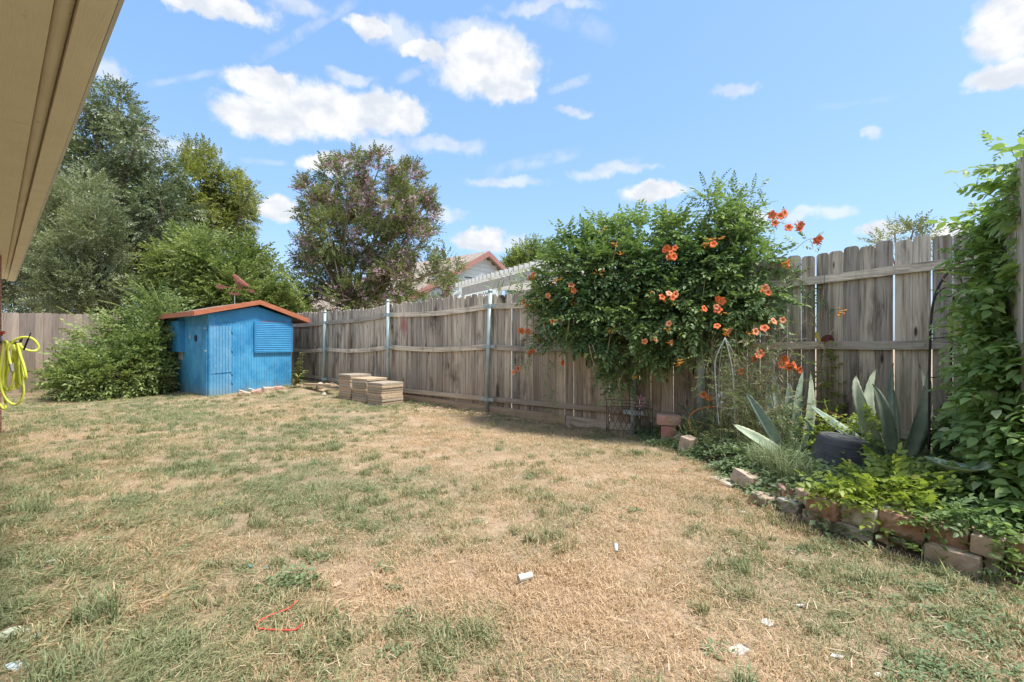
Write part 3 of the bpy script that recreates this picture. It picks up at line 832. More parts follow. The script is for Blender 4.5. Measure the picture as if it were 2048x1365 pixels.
def leaf_shape(n):
    """unit leaf along +x, width along y, folded; returns verts, tris. n=2: 2 tris, n=4: 4+ tris pointed oval"""
    if n == 2:
        v = [(0, 0, 0), (.45, .5, .10), (1, 0, -.05), (.45, -.5, .10)]
        f = [(0, 2, 1), (0, 3, 2)]
    else:
        v = [(0, 0, 0), (.22, .40, .09), (.58, .42, .07), (1.0, 0, -.12), (.58, -.42, .07), (.22, -.40, .09), (.5, 0, 0)]
        f = [(0, 6, 1), (6, 2, 1), (6, 3, 2), (0, 5, 6), (6, 5, 4), (6, 4, 3)]
    return np.array(v, float), np.array(f, int)
def spray(npair, L, l, w, ang=55, droop=.3, curl=.25, n=2, tip=True, rng=RNG, taper=.35, jit=.2):
    """a twig or a pinnate leaf along +x with leaves in pairs"""
    V0, F0 = leaf_shape(n); vs, fs, lid = [], [], []
    k = 0
    def add(pos, yaw, pitch, roll, s):
        nonlocal k
        v = V0 * np.array([l * s, w * s, l * s])
        cr, sr = math.cos(roll), math.sin(roll)
        v = np.stack([v[:, 0], v[:, 1] * cr - v[:, 2] * sr, v[:, 1] * sr + v[:, 2] * cr], 1)
        cp, sp = math.cos(pitch), math.sin(pitch)
        v = np.stack([v[:, 0] * cp + v[:, 2] * sp, v[:, 1], -v[:, 0] * sp + v[:, 2] * cp], 1)
        cy, sy = math.cos(yaw), math.sin(yaw)
        v = np.stack([v[:, 0] * cy - v[:, 1] * sy, v[:, 0] * sy + v[:, 1] * cy, v[:, 2]], 1)
        vs.append(v + pos); fs.append(F0 + k * len(V0)); lid.extend([k] * len(F0)); k += 1
    for i in range(npair):
        t = (i + .8) / (npair + .3)
        pos = np.array([L * t, 0, -curl * L * t * t])
        s = (1 - taper * abs(t - .45) * 1.6)
        for sg in (-1, 1):
            add(pos + rng.normal(0, .01 * L, 3), sg * math.radians(ang + rng.normal(0, 12 * jit * 3)), droop + rng.normal(0, jit), sg * rng.normal(.0, jit), s * rng.uniform(.85, 1.12))
    if tip:
        add(np.array([L, 0, -curl * L]), rng.normal(0, .1), droop, 0, .95)
    return np.concatenate(vs), np.concatenate(fs), np.array(lid)

def frames(dirs, ups):
    x = dirs / np.linalg.norm(dirs, axis=1, keepdims=True)
    y = np.cross(ups, x); ln = np.linalg.norm(y, axis=1, keepdims=True); ln[ln < 1e-6] = 1; y = y / ln
    z = np.cross(x, y)
    return np.stack([x, y, z], 2)                  # columns
def scatter_mesh(name, templates, pos, dirs, scl, tint, mat, parent=None, upj=.5, rng=RNG, tj=.18, mats=None, kind=None, c3p=.04):
    """places a random template at every point; per-face 'tint'"""
    N_ = len(pos); ups = np.tile([0, 0, 1.0], (N_, 1)) + rng.normal(0, upj, (N_, 3))
    R = frames(dirs, ups); ch = rng.integers(0, len(templates), N_)
    AV, AF, AT = [], [], []; off = 0
    for ti, (v, f, lid) in enumerate(templates):
        idx = np.where(ch == ti)[0]
        if not len(idx): continue
        vv = np.einsum('nij,kj->nki', R[idx], v) * scl[idx, None, None] + pos[idx, None, :]
        ff = f[None] + (np.arange(len(idx)) * len(v))[:, None, None] + off
        nl = lid.max() + 1
        tl = tint[idx, None] + rng.normal(0, tj, (len(idx), nl))
        tl = np.clip(tl, 0, .88)
        tl[rng.random(tl.shape) < c3p] = 1.0
        AT.append(tl[:, lid].reshape(-1)); AV.append(vv.reshape(-1, 3)); AF.append(ff.reshape(-1, 3)); off += len(idx) * len(v)
    AV = np.concatenate(AV); AF = np.concatenate(AF); AT = np.concatenate(AT)
    po = wpos(parent) if parent else Vector((0, 0, 0))
    AV = AV - np.array(po)
    me = bpy.data.meshes.new(name)
    me.vertices.add(len(AV)); me.vertices.foreach_set('co', AV.astype(np.float32).ravel())
    me.loops.add(len(AF) * 3); me.loops.foreach_set('vertex_index', AF.astype(np.int32).ravel())
    me.polygons.add(len(AF)); me.polygons.foreach_set('loop_start', np.arange(0, len(AF) * 3, 3, dtype=np.int32))
    me.update(calc_edges=True)
    a = me.attributes.new('tint', 'FLOAT', 'FACE'); a.data.foreach_set('value', AT.astype(np.float32))
    me.materials.append(mat)
    o = bpy.data.objects.new(name, me)
    if parent: o.parent = parent
    COL.objects.link(o)
    if kind: o['kind'] = kind
    return o

def nz(p, s, o=0.0): return mnoise.noise(Vector((p[0] * s + o, p[1] * s + 3.3, p[2] * s + 7.1)))
def crown_points(lobes, n, shell=.45, hole=-.12, hs=1.2, ysq=.8, rng=RNG):
    """lobes: (centre Vector, radius). Points and outward directions"""
    C = np.array([l[0] for l in lobes]); Rr = np.array([l[1] for l in lobes])
    pr = Rr ** 2; pr = pr / pr.sum()
    ch = rng.choice(len(lobes), n, p=pr)
    d = rng.normal(0, 1, (n, 3)); d /= np.linalg.norm(d, axis=1, keepdims=True)
    rad = (shell + (1 - shell) * rng.random(n) ** .6)
    off = d * (rad * Rr[ch])[:, None]; off[:, 1] *= ysq
    # lumpy outline
    lump = np.array([1 + .28 * nz(C[c] + o_, 2.2 / max(.4, Rr[c])) for c, o_ in zip(ch, off)])
    off *= lump[:, None]
    pos = C[ch] + off
    keep = np.array([nz(p, hs) > hole for p in pos])
    return pos[keep], d[keep], ch[keep]
def px_lobes(items, d, dj=.6):
    out = []
    for i, it in enumerate(items):
        x, y, r = it[:3]; dd = it[3] if len(it) > 3 else d + dj * math.sin(i * 2.4)
        out.append((P(x, y, dd), r / F * dd))
    return out
def limbs(parent, base, fork, lobes, r0, mat, wig=.12, twigs=2, r_end=.012, name='branch', trunk='trunk'):
    """a tapered trunk to the fork and a limb to every lobe"""
    base = Vector(base); fork = Vector(fork)
    pts = [base.lerp(fork, t) + Vector((random.gauss(0, wig * .4), random.gauss(0, wig * .4), 0)) * (1 if 0 < t < 1 else 0) for t in (0, .25, .5, .75, 1)]
    pts = crom(pts, 4)
    MB().tube(pts, [r0 * (1.15 - .35 * i / len(pts)) for i in range(len(pts))], 9).build(trunk, mat, parent, smooth=True)
    mb = MB()
    for c, r in lobes:
        s = fork.lerp(base, random.uniform(0, .35))
        mid = s.lerp(c, .5) + Vector((random.gauss(0, wig * 2), random.gauss(0, wig * 2), random.uniform(0, wig * 2)))
        end = c + (c - s).normalized() * r * .35
        q = crom([s, mid, c, end], 4); rr = r0 * random.uniform(.28, .45)
        mb.tube(q, [max(r_end, rr * (1 - i / len(q)) ** .8) for i in range(len(q))], 6, cap=False)
        for _ in range(twigs):
            a = q[random.randint(len(q) // 3, len(q) - 2)]
            e = c + Vector((random.gauss(0, 1), random.gauss(0, 1), random.gauss(.3, 1))).normalized() * r * .85
            m_ = a.lerp(e, .5) + Vector((0, 0, r * .1))
            mb.tube([a, m_, e], [rr * .35, rr * .22, r_end * .5], 5, cap=False)
    mb.build(name, mat, parent, smooth=True)

def tree(name, label, cat, base, fork, lobes, n, tmpl, mat, r0=.2, scl=1.0, updir=.35, droop=0.0, bark='bark', hole=-.12, hs=1.2,
         shell=.45, group=None, tintf=None, crown='crown', bare=None, twigs=2, ysq=.8, upj=.5, c3p=.04, kind=None):
    t = thing(name, label, cat, base, group)
    limbs(t, base, fork, lobes, r0, M[bark], twigs=twigs)
    pos, d, ch = crown_points(lobes, n, shell, hole, hs, ysq)
    dirs = d + np.array([0, 0, updir - droop]) + RNG.normal(0, .35, d.shape)
    s = scl * RNG.uniform(.7, 1.25, len(pos))
    tint = np.array([.42 + .55 * nz(p, .9, 5) + .25 * nz(p, 3.0, 9) for p in pos])
    scatter_mesh(crown, tmpl, pos, dirs, s, tint, mat, t, upj=upj, c3p=c3p, kind=kind or 'stuff')
    return t, pos, d

T_small = [spray(5, .30, .095, .046, 50, .3, .25, jit=.35) for _ in range(5)]
T_round = [spray(5, .26, .075, .046, 50, .25, .2, jit=.35) for _ in range(5)]
T_fine = [spray(6, .30, .060, .032, 50, .15, .15, jit=.3) for _ in range(4)]
T_long = [spray(8, .65, .14, .068, 62, .35, .25, jit=.3) for _ in range(4)]
T_arch = [spray(12, 1.0, .125, .045, 62, .55, .38) for _ in range(3)]
# ---- big dark tree on the left
L = px_lobes([(165, 205, 45), (235, 225, 48), (275, 275, 50), (215, 310, 70), (300, 355, 55), (240, 400, 80), (150, 350, 70), (320, 430, 60),
              (210, 480, 90), (100, 470, 90), (40, 420, 90), (300, 510, 70), (230, 570, 80), (120, 570, 80), (360, 560, 50), (60, 300, 70)], 17.5, 1.2)
tree('tree', 'tall dark grey-green tree rising beyond the left fence under the house eave', 'tree', P(215, 700, 17.5) * 1.0 + Vector((0, 0, -1)),
     P(225, 520, 17.5), L, 15000, T_small, M['lf_dark'], .28, 1.35, updir=.1, hole=-.16, hs=.8, bark='bark')
# ---- lighter olive tree in front of it
L = px_lobes([(165, 385, 38), (135, 430, 55), (185, 450, 45), (90, 470, 60), (150, 510, 65), (200, 520, 45), (60, 540, 70), (130, 575, 60), (15, 590, 70), (205, 590, 45),
              (180, 560, 40), (-60, 560, 70)], 14.2, .7)
tree('tree', 'rounded light olive tree just behind the left fence in front of the tall dark tree', 'tree', P(110, 700, 14.2) + Vector((0, 0, -1)),
     P(115, 610, 14.2), L, 12500, T_fine, M['lf_olive'], .16, 1.25, updir=.5, hole=-.22, hs=1.4)
# ---- yellow-green tree
L = px_lobes([(395, 325, 35), (430, 355, 47), (360, 370, 47), (455, 395, 45), (400, 410, 59), (485, 400, 19), (470, 440, 38), (340, 430, 53), (420, 460, 59), (350, 480, 59), (500, 385, 11)], 20.5, 1.0)
tree('tree', 'yellow-green loose tree beyond the fence between dark tree and sky', 'tree', P(400, 700, 20.5) + Vector((0, 0, -1)),
     P(400, 540, 20.5), L, 9000, T_small, M['lf_yellow'], .12, 1.25, updir=.2, hole=-.08, hs=.9)
# ---- bright tree behind the shed
L = px_lobes([(350, 545, 26), (375, 522, 38), (425, 527, 40), (475, 537, 38), (520, 567, 36), (550, 612, 33), (400, 582, 52), (460, 597, 52), (345, 590, 32),
              (510, 632, 38), (305, 600, 14), (575, 637, 19), (420, 632, 48), (330, 642, 38)], 14.6, .5)
t_, pos, d = tree('tree', 'bright green bushy tree with arching shoots directly behind the blue shed', 'tree', P(420, 750, 14.6) + Vector((0, 0, -.2)),
     P(425, 640, 14.6), L, 6500, T_long, M['lf_bright'], .14, .95, updir=.45, hole=-.25, hs=1.2)
# ---- crepe myrtle
L = px_lobes([(672, 352, 30), (700, 330, 24), (755, 345, 36), (812, 370, 40), (618, 380, 20), (637, 415, 42), (700, 400, 50), (770, 410, 60), (835, 430, 42), (855, 395, 14),
              (660, 470, 50), (735, 480, 60), (810, 490, 55), (860, 470, 18), (612, 505, 30), (600, 545, 32), (650, 545, 50), (720, 550, 60), (790, 560, 55), (850, 550, 45), (895, 538, 26), (870, 575, 30), (905, 560, 18),
              (700, 600, 45), (770, 600, 40), (640, 600, 35), (715, 318, 10), (815, 345, 12), (595, 400, 12)], 16.0, 1.0)
t_, pos, d = tree('crepe_myrtle', 'crepe myrtle tree with pale pink blossom and dark green leaves behind the fence', 'tree', P(705, 715, 16) + Vector((0, 0, -.4)),
     P(700, 610, 16), L, 16000, T_round, M['lf_crepe'], .10, 1.12, updir=.4, hole=-.03, hs=1.8, bark='bark_pale', twigs=3)
sel = np.array([(nz(p, 1.1, 21) + .45 * ((p[2] - 4.5) / 4) + RNG.normal(0, .1) - .10 * abs((p[0] + 4.2) / 2.5)) > -.02 for p in pos]) & (RNG.random(len(pos)) < .5)
fp = pos[sel] + d[sel] * .10
T_bl = []
for _ in range(3):
    vs, fs = [], []; k = 0
    for q in RNG.normal(0, .045, (16, 3)) * np.array([1.5, 1, 1]):
        a = RNG.normal(0, 1, (3, 3)); a /= np.linalg.norm(a, axis=1, keepdims=True)
        vs.append(q + a * .034); fs.append([[k, k + 1, k + 2]]); k += 3
    T_bl.append((np.concatenate(vs), np.concatenate(fs), np.arange(16)))
scatter_mesh('blossom', T_bl, fp, d[sel], RNG.uniform(.8, 1.4, len(fp)), RNG.uniform(.2, .8, len(fp)), M['fl_crepe'], t_, kind='stuff')
mb = MB()                                                    # the bare pale limb on its left
mb.tube([P(668, 560, 15.6), P(632, 500, 15.5), P(606, 455, 15.4), P(586, 430, 15.4)], [.05, .04, .03, .02], 6)
mb.tube([P(606, 455, 15.4), P(604, 430, 15.4), P(600, 418, 15.4)], [.025, .02, .014], 6)
mb.build('bare_limb', M['bark_pale'], t_, smooth=True)
# ---- distant trees
L = px_lobes([(1062, 520, 28), (1035, 535, 20), (1090, 515, 22), (1085, 550, 30), (1045, 560, 30)], 30, .5)
tree('tree', 'small round green tree far behind the white pergola', 'tree', P(1065, 690, 30) + Vector((0, 0, -1)), P(1065, 600, 30), L, 2600, T_small, M['lf_bright'], .2, 2.0, hole=-.3)
L = px_lobes([(1790, 474, 16), (1825, 468, 14), (1765, 486, 12), (1850, 480, 12)], 8.0, .2)
tree('shrub', 'top of a sprawling shrub peeking over the right fence', 'shrub', P(1805, 800, 8) + Vector((0, 0, -.6)), P(1805, 560, 8), L, 420, T_fine, M['lf_olive'], .04, .8, hole=-.5)
# ---- background greenery seen low between shed tree and crepe myrtle
# ---- shrub left of the shed
def SH(x, y, r, d=11.05): return (x, y, r, d)
L = px_lobes([SH(315, 615, 19, 11.7), SH(325, 650, 22, 11.7), SH(292, 660, 27, 11.4), SH(239, 680, 34, 11.0), SH(310, 690, 30, 11.4), SH(269, 705, 48, 11.0), SH(209, 705, 42, 10.7), SH(189, 675, 16, 10.8),
              SH(280, 745, 36, 10.9), SH(234, 750, 42, 10.5), SH(174, 748, 36, 10.3), SH(139, 775, 20, 10.2), SH(199, 780, 22, 10.2), SH(310, 755, 22, 11.1)], 11)
t_, pos, d = tree('shrub', 'large sprawling green shrub with arching shoots left of the blue shed', 'shrub', (-8.55, 10.75, -.02),
     (-8.5, 10.8, .25), L, 2600, T_long, M['lf_shrub'], .04, .72, updir=.25, hole=-.35, hs=1.5, shell=.3)
# arching shoots that stick out of the shrub and the tree behind the shed
def shoots(parent, items, tm, mat, step=.055, ls=.1, lw=.035, name='shoot'):
    P_, D_, S_ = [], [], []; mb = MB()
    for (pts, sc_) in items:
        q = crom(pts, 10)
        mb.tube(q, [.010 * (1 - .7 * i / len(q)) for i in range(len(q))], 5, cap=False)
        L_ = 0
        for i in range(1, len(q)):
            L_ += (q[i] - q[i - 1]).length
            while L_ > step:
                L_ -= step
                dr = (q[i] - q[i - 1]).normalized()
                for sg in (-1, 1):
                    side = dr.cross(Vector((0, 0, 1))).normalized() * sg
                    if side.length < .1: side = Vector((sg, 0, 0))
                    dd = dr * .45 + side + Vector((0, 0, -.45)) + Vector((random.gauss(0, .15), random.gauss(0, .15), random.gauss(0, .15)))
                    P_.append(tuple(q[i])); D_.append(tuple(dd)); S_.append(sc_ * random.uniform(.8, 1.15) * (1 - .45 * i / len(q)))
    mb.build(name, M['stem'], parent, smooth=True)
    v, f = leaf_shape(4); v = v * np.array([ls, lw, ls * .8])
    return scatter_mesh('shoot_leaves', [(v, f, np.zeros(len(f), int))], np.array(P_), np.array(D_), np.array(S_), RNG.uniform(.45, .85, len(P_)), mat, parent, upj=.15, kind='stuff', c3p=.1)
def sh(a, b, bend, s=1.0):
    a, b = P(*a), P(*b); m_ = a.lerp(b, .55) + Vector((0, 0, bend))
    return ([a, m_, b], s)
shoots(t_, [sh((230, 700, 10.9), (112, 612, 10.6), .12), sh((230, 740, 10.6), (128, 688, 10.3), .1), sh((220, 750, 10.5), (125, 716, 10.2), .05), sh((200, 770, 10.4), (110, 772, 10.1), .1),
            sh((300, 680, 11.2), (185, 618, 11.0), .2), sh((300, 660, 11.3), (196, 600, 11.2), .15), sh((320, 640, 11.4), (225, 572, 11.5), .12), sh((300, 700, 11.0), (200, 650, 10.6), .2),
            sh((280, 745, 10.8), (190, 700, 10.3), .15), sh((320, 720, 11.2), (240, 690, 10.5), .2), sh((330, 640, 11.6), (300, 560, 11.6), .05), sh((345, 640, 11.6), (335, 575, 11.6), .0),
            sh((300, 600, 11.6), (262, 560, 11.6), .05), sh((300, 745, 10.9), (262, 715, 10.3), .2), sh((250, 770, 10.5), (150, 752, 10.0), .15), sh((330, 740, 11.2), (275, 760, 10.4), .25)],
       None, M['lf_shrub'])
t2 = [o for o in COL.objects if o.get('label', '').startswith('bright green bushy')][0]
shoots(t2, [sh((330, 560, 14), (300, 470, 13.8), .1, 1.3), sh((400, 540, 14), (365, 462, 13.8), .1, 1.3), sh((430, 540, 14), (440, 455, 13.8), .0, 1.3), sh((500, 550, 14), (545, 500, 13.6), .25, 1.3),
            sh((520, 570, 14), (585, 560, 13.6), .3, 1.3), sh((540, 600, 14), (610, 612, 13.6), .35, 1.2), sh((450, 600, 13.8), (440, 520, 13.4), .0, 1.3), sh((380, 600, 13.8), (350, 520, 13.2), .0, 1.3),
            sh((470, 560, 14), (500, 470, 13.7), .0, 1.3), sh((350, 620, 13.4), (328, 548, 13.0), .0, 1.2), sh((320, 640, 13), (285, 590, 12.8), .05, 1.2), sh((430, 620, 13.5), (402, 572, 13.1), .1, 1.2),
            sh((540, 580, 14), (600, 585, 13.6), .3, 1.3)], None, M['lf_bright'], step=.075, ls=.125, lw=.045)
# young plant between shed and fence
def small_plant(label, base, tips, mat, ls=.1, lw=.07, name='seedling', step=.05, cat='plant', sc=1.0):
    t = thing(name, label, cat, base)
    shoots(t, [([Vector(base), Vector(base).lerp(b, .5) + Vector((0, 0, .05)), b], sc) for b in tips], None, mat, step, ls, lw, 'stem')
    return t
small_plant('young broad-leaved weed growing between the blue shed and the fence', P(590, 772, 10.9), [P(604, 706, 10.7), P(597, 725, 10.7), P(588, 745, 10.7), P(612, 740, 10.8)], M['lf_bright'], .13, .10)

# ================================================================== trumpet vine on the fence
TV = thing('trumpet_vine', 'mounded trumpet vine with orange flowers spilling over the middle of the fence', 'vine', (1.6, 6.3, 0))
T_pin = [spray(5, .24, .075, .040, 58, .35, .35, n=4, jit=.16) for _ in range(6)]
def V_(x, y, r, d): return (P(x, y, d), r / F * d)
L = [V_(1430, 425, 30, 6.0), V_(1475, 445, 28, 5.9), V_(1540, 600, 22, 5.3), V_(1120, 560, 42, 6.9), V_(1150, 520, 46, 6.8), V_(1210, 500, 50, 6.7), V_(1270, 485, 48, 6.5), V_(1330, 500, 55, 6.3), V_(1400, 480, 50, 6.1), V_(1450, 485, 48, 6.0), V_(1490, 520, 45, 5.8),
     V_(1130, 620, 42, 6.8), V_(1190, 560, 60, 6.5), V_(1260, 560, 70, 6.3), V_(1340, 570, 70, 6.1), V_(1420, 550, 65, 5.9), V_(1480, 570, 50, 5.7), V_(1510, 540, 34, 5.6),
     V_(1170, 640, 50, 6.4), V_(1230, 650, 50, 6.2), V_(1300, 650, 55, 6.0), V_(1370, 640, 55, 5.8), V_(1440, 630, 50, 5.7), V_(1235, 712, 30, 6.2), V_(1245, 752, 20, 6.15), V_(1210, 692, 22, 6.2),
     V_(1105, 670, 18, 6.7), V_(1320, 690, 30, 5.9), V_(1480, 620, 30, 5.5), V_(1295, 717, 16, 5.95), V_(1090, 590, 22, 6.9)]
pos, d, ch = crown_points(L, 4300, .55, -.5, 2.0, .62)
dirs = d * .7 + np.array([-.15, -.55, -.15]) + RNG.normal(0, .4, d.shape)
top = np.array([p[2] for p in pos]) > 2.2
dirs[top] += np.array([0, 0, .45])
tint = np.array([.38 + .5 * nz(p, 1.6, 5) + .3 * nz(p, 5.0, 9) + .12 * (p[2] - 1.6) for p in pos])
scatter_mesh('foliage', T_pin, pos, dirs, RNG.uniform(.7, 1.25, len(pos)), tint, M['lf_vine'], TV, upj=.35, kind='stuff', c3p=.02)
mb = MB()                                                    # woody stems inside
for (c, r) in L:
    b = P(1275, 780, 6.3) if c.x < 2.2 else P(1410, 780, 5.85)
    m_ = b.lerp(c, .5) + Vector((random.gauss(0, .12), random.gauss(0, .05), .1))
    mb.tube(crom([b, m_, c], 5), .013, 5, cap=False)
mb.tube(crom([G(1278, 866, 0) + Vector((0, .1, 0)), P(1285, 820, 6.3), P(1275, 770, 6.3)], 4), .02, 6)
mb.tube(crom([P(1390, 862, 5.95), P(1400, 820, 5.9), P(1410, 770, 5.85)], 4), .018, 6)
mb.build('woody_stem', M['bark_pale'], TV, smooth=True)
# arching sprays on top and loose strands
def strand(pts, r=.004): return crom([P(*p) for p in pts], 6), r
def strands(parent, items, mat, tm, step, sc, name, leafm, c3p=.05, up=(0, 0, .3), lname='strand_leaves'):
    mb = MB(); P_, D_, S_ = [], [], []
    for (q, r) in items:
        mb.tube(q, [r * (1 - .5 * i / len(q)) for i in range(len(q))], 5, cap=False)
        acc = step * .5; sg = 1
        for i in range(1, len(q)):
            acc += (q[i] - q[i - 1]).length
            while acc > step:
                acc -= step; sg = -sg
                dr = (q[i] - q[i - 1]).normalized()
                side = dr.cross(Vector((0, -1, .2))).normalized() * sg
                P_.append(tuple(q[i])); D_.append(tuple(dr * .5 + side + Vector(up) + Vector((random.gauss(0, .2), random.gauss(0, .2), random.gauss(0, .2)))))
                S_.append(sc * random.uniform(.75, 1.2) * (1 - .4 * i / len(q)))
    tag(mb.build(name, mat, parent, smooth=True), kind='stuff' if len(items) > 1 else None)
    if P_:
        scatter_mesh(lname, tm, np.array(P_), np.array(D_), np.array(S_), RNG.uniform(.2, .8, len(P_)), leafm, parent, upj=.3, kind='stuff', c3p=c3p)
strands(TV, [strand([(1440, 470, 6.0), (1400, 400, 6.0), (1420, 366, 6.0), (1450, 358, 6.0)]), strand([(1430, 450, 6.0), (1410, 395, 6.0), (1370, 396, 6.0)]),
             strand([(1450, 450, 6.0), (1470, 400, 6.0), (1500, 380, 6.0), (1530, 372, 5.9)]), strand([(1440, 430, 6.0), (1480, 410, 6.0), (1520, 420, 5.9), (1555, 440, 5.8)]),
             strand([(1470, 470, 5.9), (1510, 450, 5.8), (1550, 450, 5.7), (1570, 440, 5.7)]), strand([(1250, 450, 6.6), (1262, 425, 6.6), (1290, 420, 6.6)]),
             strand([(1150, 480, 6.8), (1130, 455, 6.8), (1152, 440, 6.8)]), strand([(1320, 440, 6.3), (1335, 420, 6.3), (1360, 425, 6.3)]),
             strand([(1500, 520, 5.7), (1530, 500, 5.6), (1548, 490, 5.6)]), strand([(1410, 420, 6.0), (1440, 385, 6.0), (1480, 370, 6.0)]), strand([(1455, 425, 6), (1500, 400, 5.9), (1540, 410, 5.8)]),
             strand([(1200, 470, 6.7), (1190, 440, 6.7), (1205, 430, 6.7)]), strand([(1090, 560, 6.9), (1040, 566, 7.0), (1000, 560, 7.1), (985, 580, 7.1)]), strand([(1100, 540, 7), (1060, 545, 7.1), (1030, 575, 7.1)]),
             strand([(1540, 560, 5.5), (1600, 560, 5.3), (1650, 600, 5.2), (1680, 622, 5.1)]), strand([(1520, 520, 5.6), (1570, 530, 5.4), (1590, 570, 5.3)]), strand([(1590, 500, 5.4), (1615, 480, 5.4), (1640, 478, 5.3)]),
             strand([(1510, 600, 5.5), (1545, 570, 5.4), (1575, 545, 5.4)]), strand([(1500, 600, 5.4), (1540, 620, 5.2), (1560, 640, 5.1)]), strand([(1480, 620, 5.4), (1505, 660, 5.2), (1515, 712, 5.1)]), strand([(1540, 640, 5.2), (1570, 690, 5.1), (1588, 732, 5.1)]), strand([(1460, 630, 5.5), (1475, 690, 5.2), (1481, 742, 5.1)]), strand([(1400, 650, 5.6), (1405, 720, 5.4), (1410, 788, 5.3)]), strand([(1100, 620, 6.8), (1075, 650, 6.8), (1058, 668, 6.8)]), strand([(1095, 640, 6.8), (1070, 690, 6.8), (1040, 735, 6.9)]), strand([(1115, 600, 6.8), (1080, 600, 6.8), (1056, 612, 6.8)])],
        M['stem'], T_pin, .055, .78, 'shoot', M['lf_vine'])
# hanging strands, partly bare
strands(TV, [strand([(1189, 560, 6.1), (1196, 640, 6.1), (1201, 700, 6.1)], .005), strand([(1338, 700, 5.7), (1337, 760, 5.75)], .004), strand([(1410, 560, 5.5), (1404, 640, 5.5), (1436, 655, 5.4)], .005),
             strand([(1331, 650, 5.7), (1341, 700, 5.7), (1350, 745, 5.7), (1400, 780, 5.6)], .004), strand([(1290, 690, 5.8), (1295, 752, 5.8), (1300, 830, 5.8)], .004),
             strand([(1363, 595, 5.6), (1390, 620, 5.6), (1406, 628, 5.6)], .005), strand([(1360, 640, 5.6), (1360, 690, 5.6), (1358, 715, 5.6)], .004)],
        M['stem'], T_pin, .16, .40, 'hanging_stem', M['lf_vine'], lname='hanging_leaves')
mb = MB()
for q in ([(1185, 690, 6.0), (1195, 715, 6), (1212, 708, 6), (1221, 670, 6)], [(1178, 690, 6), (1185, 720, 6), (1192, 735, 6)], [(1250, 740, 6.0), (1238, 768, 6.0), (1245, 790, 6.05), (1262, 812, 6.1)],
          [(1320, 735, 5.8), (1330, 775, 5.8), (1332, 790, 5.8)], [(1150, 600, 6.3), (1146, 628, 6.3), (1128, 648, 6.3), (1118, 640, 6.3)], [(1235, 480, 6.2), (1215, 560, 6.1), (1195, 568, 6.1)]):
    mb.tube(crom([P(*p) for p in q], 6), .006, 5)
mb.build('bare_tendril', M['stem_dry'], TV, smooth=True)
mb = MB(); mb.tube(crom([P(1139, 632, 6.2), P(1137, 655, 6.2), P(1132, 682, 6.2)], 4), [.004, .011, .012, .012, .012, .012, .012, .008, .003], 6)
mb.build('seed_pod', M['stem'], TV, smooth=True)
# flowers: a tapering tube that opens into five rounded lobes
M['petal'] = simple('orange_red_petal', (.78, .13, .045), (.86, .22, .08), .55, 60, spec=.25)
M['petal_in'] = simple('flower_throat', (.80, .42, .12), (.86, .52, .2), .6, 60, spec=.2)
M['petal_pale'] = simple('pale_coral_petal', (.88, .32, .17), (.90, .40, .24), .55, 60, spec=.25)
M['bud'] = simple('yellow_orange_bud', (.72, .36, .05), (.70, .22, .04), .6, 40, spec=.25)
def flower_parts(s=1.0):
    n = 10; prof = [(.0035, 0), (.006, .015), (.009, .035), (.013, .05), (.017, .06)]
    mb = MB()
    rings = []
    for r, z in prof:
        rings.append([(r * math.cos(2 * math.pi * k / n), r * math.sin(2 * math.pi * k / n), z) for k in range(n)])
    v = [p for ring in rings for p in ring]; f = []
    for i in range(len(prof) - 1):
        for k in range(n): f.append((i * n + k, i * n + (k + 1) % n, (i + 1) * n + (k + 1) % n, (i + 1) * n + k))
    tube = MB().add([tuple(c * s for c in p) for p in v], f).mesh('flower_tube', M['bud'], smooth=True)
    pv, pf = [], []
    for j in range(5):
        a0 = 2 * math.pi * j / 5; b = len(pv)
        def q(r, da, z): return (r * math.cos(a0 + da) * s, r * math.sin(a0 + da) * s, z * s)
        pv += [q(.016, -.6, .059), q(.016, .6, .059), q(.027, .62, .064), q(.036, .33, .063), q(.038, 0, .060), q(.036, -.33, .063), q(.027, -.62, .064), q(.022, 0, .066)]
        pf += [(b, b + 1, b + 7), (b + 7, b + 1, b + 2), (b + 7, b + 2, b + 3), (b + 7, b + 3, b + 4), (b + 7, b + 4, b + 5), (b + 7, b + 5, b + 6), (b + 7, b + 6, b)]
    pet = {}
    for key in ('petal', 'petal_pale'):
        pet[key] = MB().add(pv, pf).mesh('petals', M[key], smooth=True)
    th = MB().lathe([(.002, .030), (.015, .0585)], (0, 0, 0), 10).mesh('throat', M['petal_in'], smooth=True)
    return tube, pet, th
FT, FP, FTH = flower_parts(1.15)
def put(name, me, parent, loc, quat, sc):
    o = bpy.data.objects.new(name, me); o.parent = parent; o.location = loc
    o.rotation_mode = 'QUATERNION'; o.rotation_quaternion = quat; o.scale = (sc,) * 3
    COL.objects.link(o); return o
def put_flower(x, y, d, face=None, sc=1.0, pale=False):
    p = P(x, y, d)
    if face is None:
        face = Vector((random.gauss(-.1, .5), -1, random.gauss(.15, .4)))
    face = Vector(face).normalized(); q = face.to_track_quat('Z', 'Y')
    base = p - face * .065 * sc
    o = put('flower', FP['petal_pale' if pale else 'petal'], TV, base - wpos(TV), q, sc)
    t = put('flower_tube', FT, o, (0, 0, 0), (1, 0, 0, 0), 1.0)
    t = put('flower_throat', FTH, o, (0, 0, 0), (1, 0, 0, 0), 1.0)
def depth_at(x, y):
    return max(4.9, interp(x, [(1020, 7.2), (1060, 6.9), (1110, 6.35), (1200, 6.0), (1300, 5.6), (1400, 5.3), (1500, 5.05), (1560, 5.0), (1640, 5.0)]))
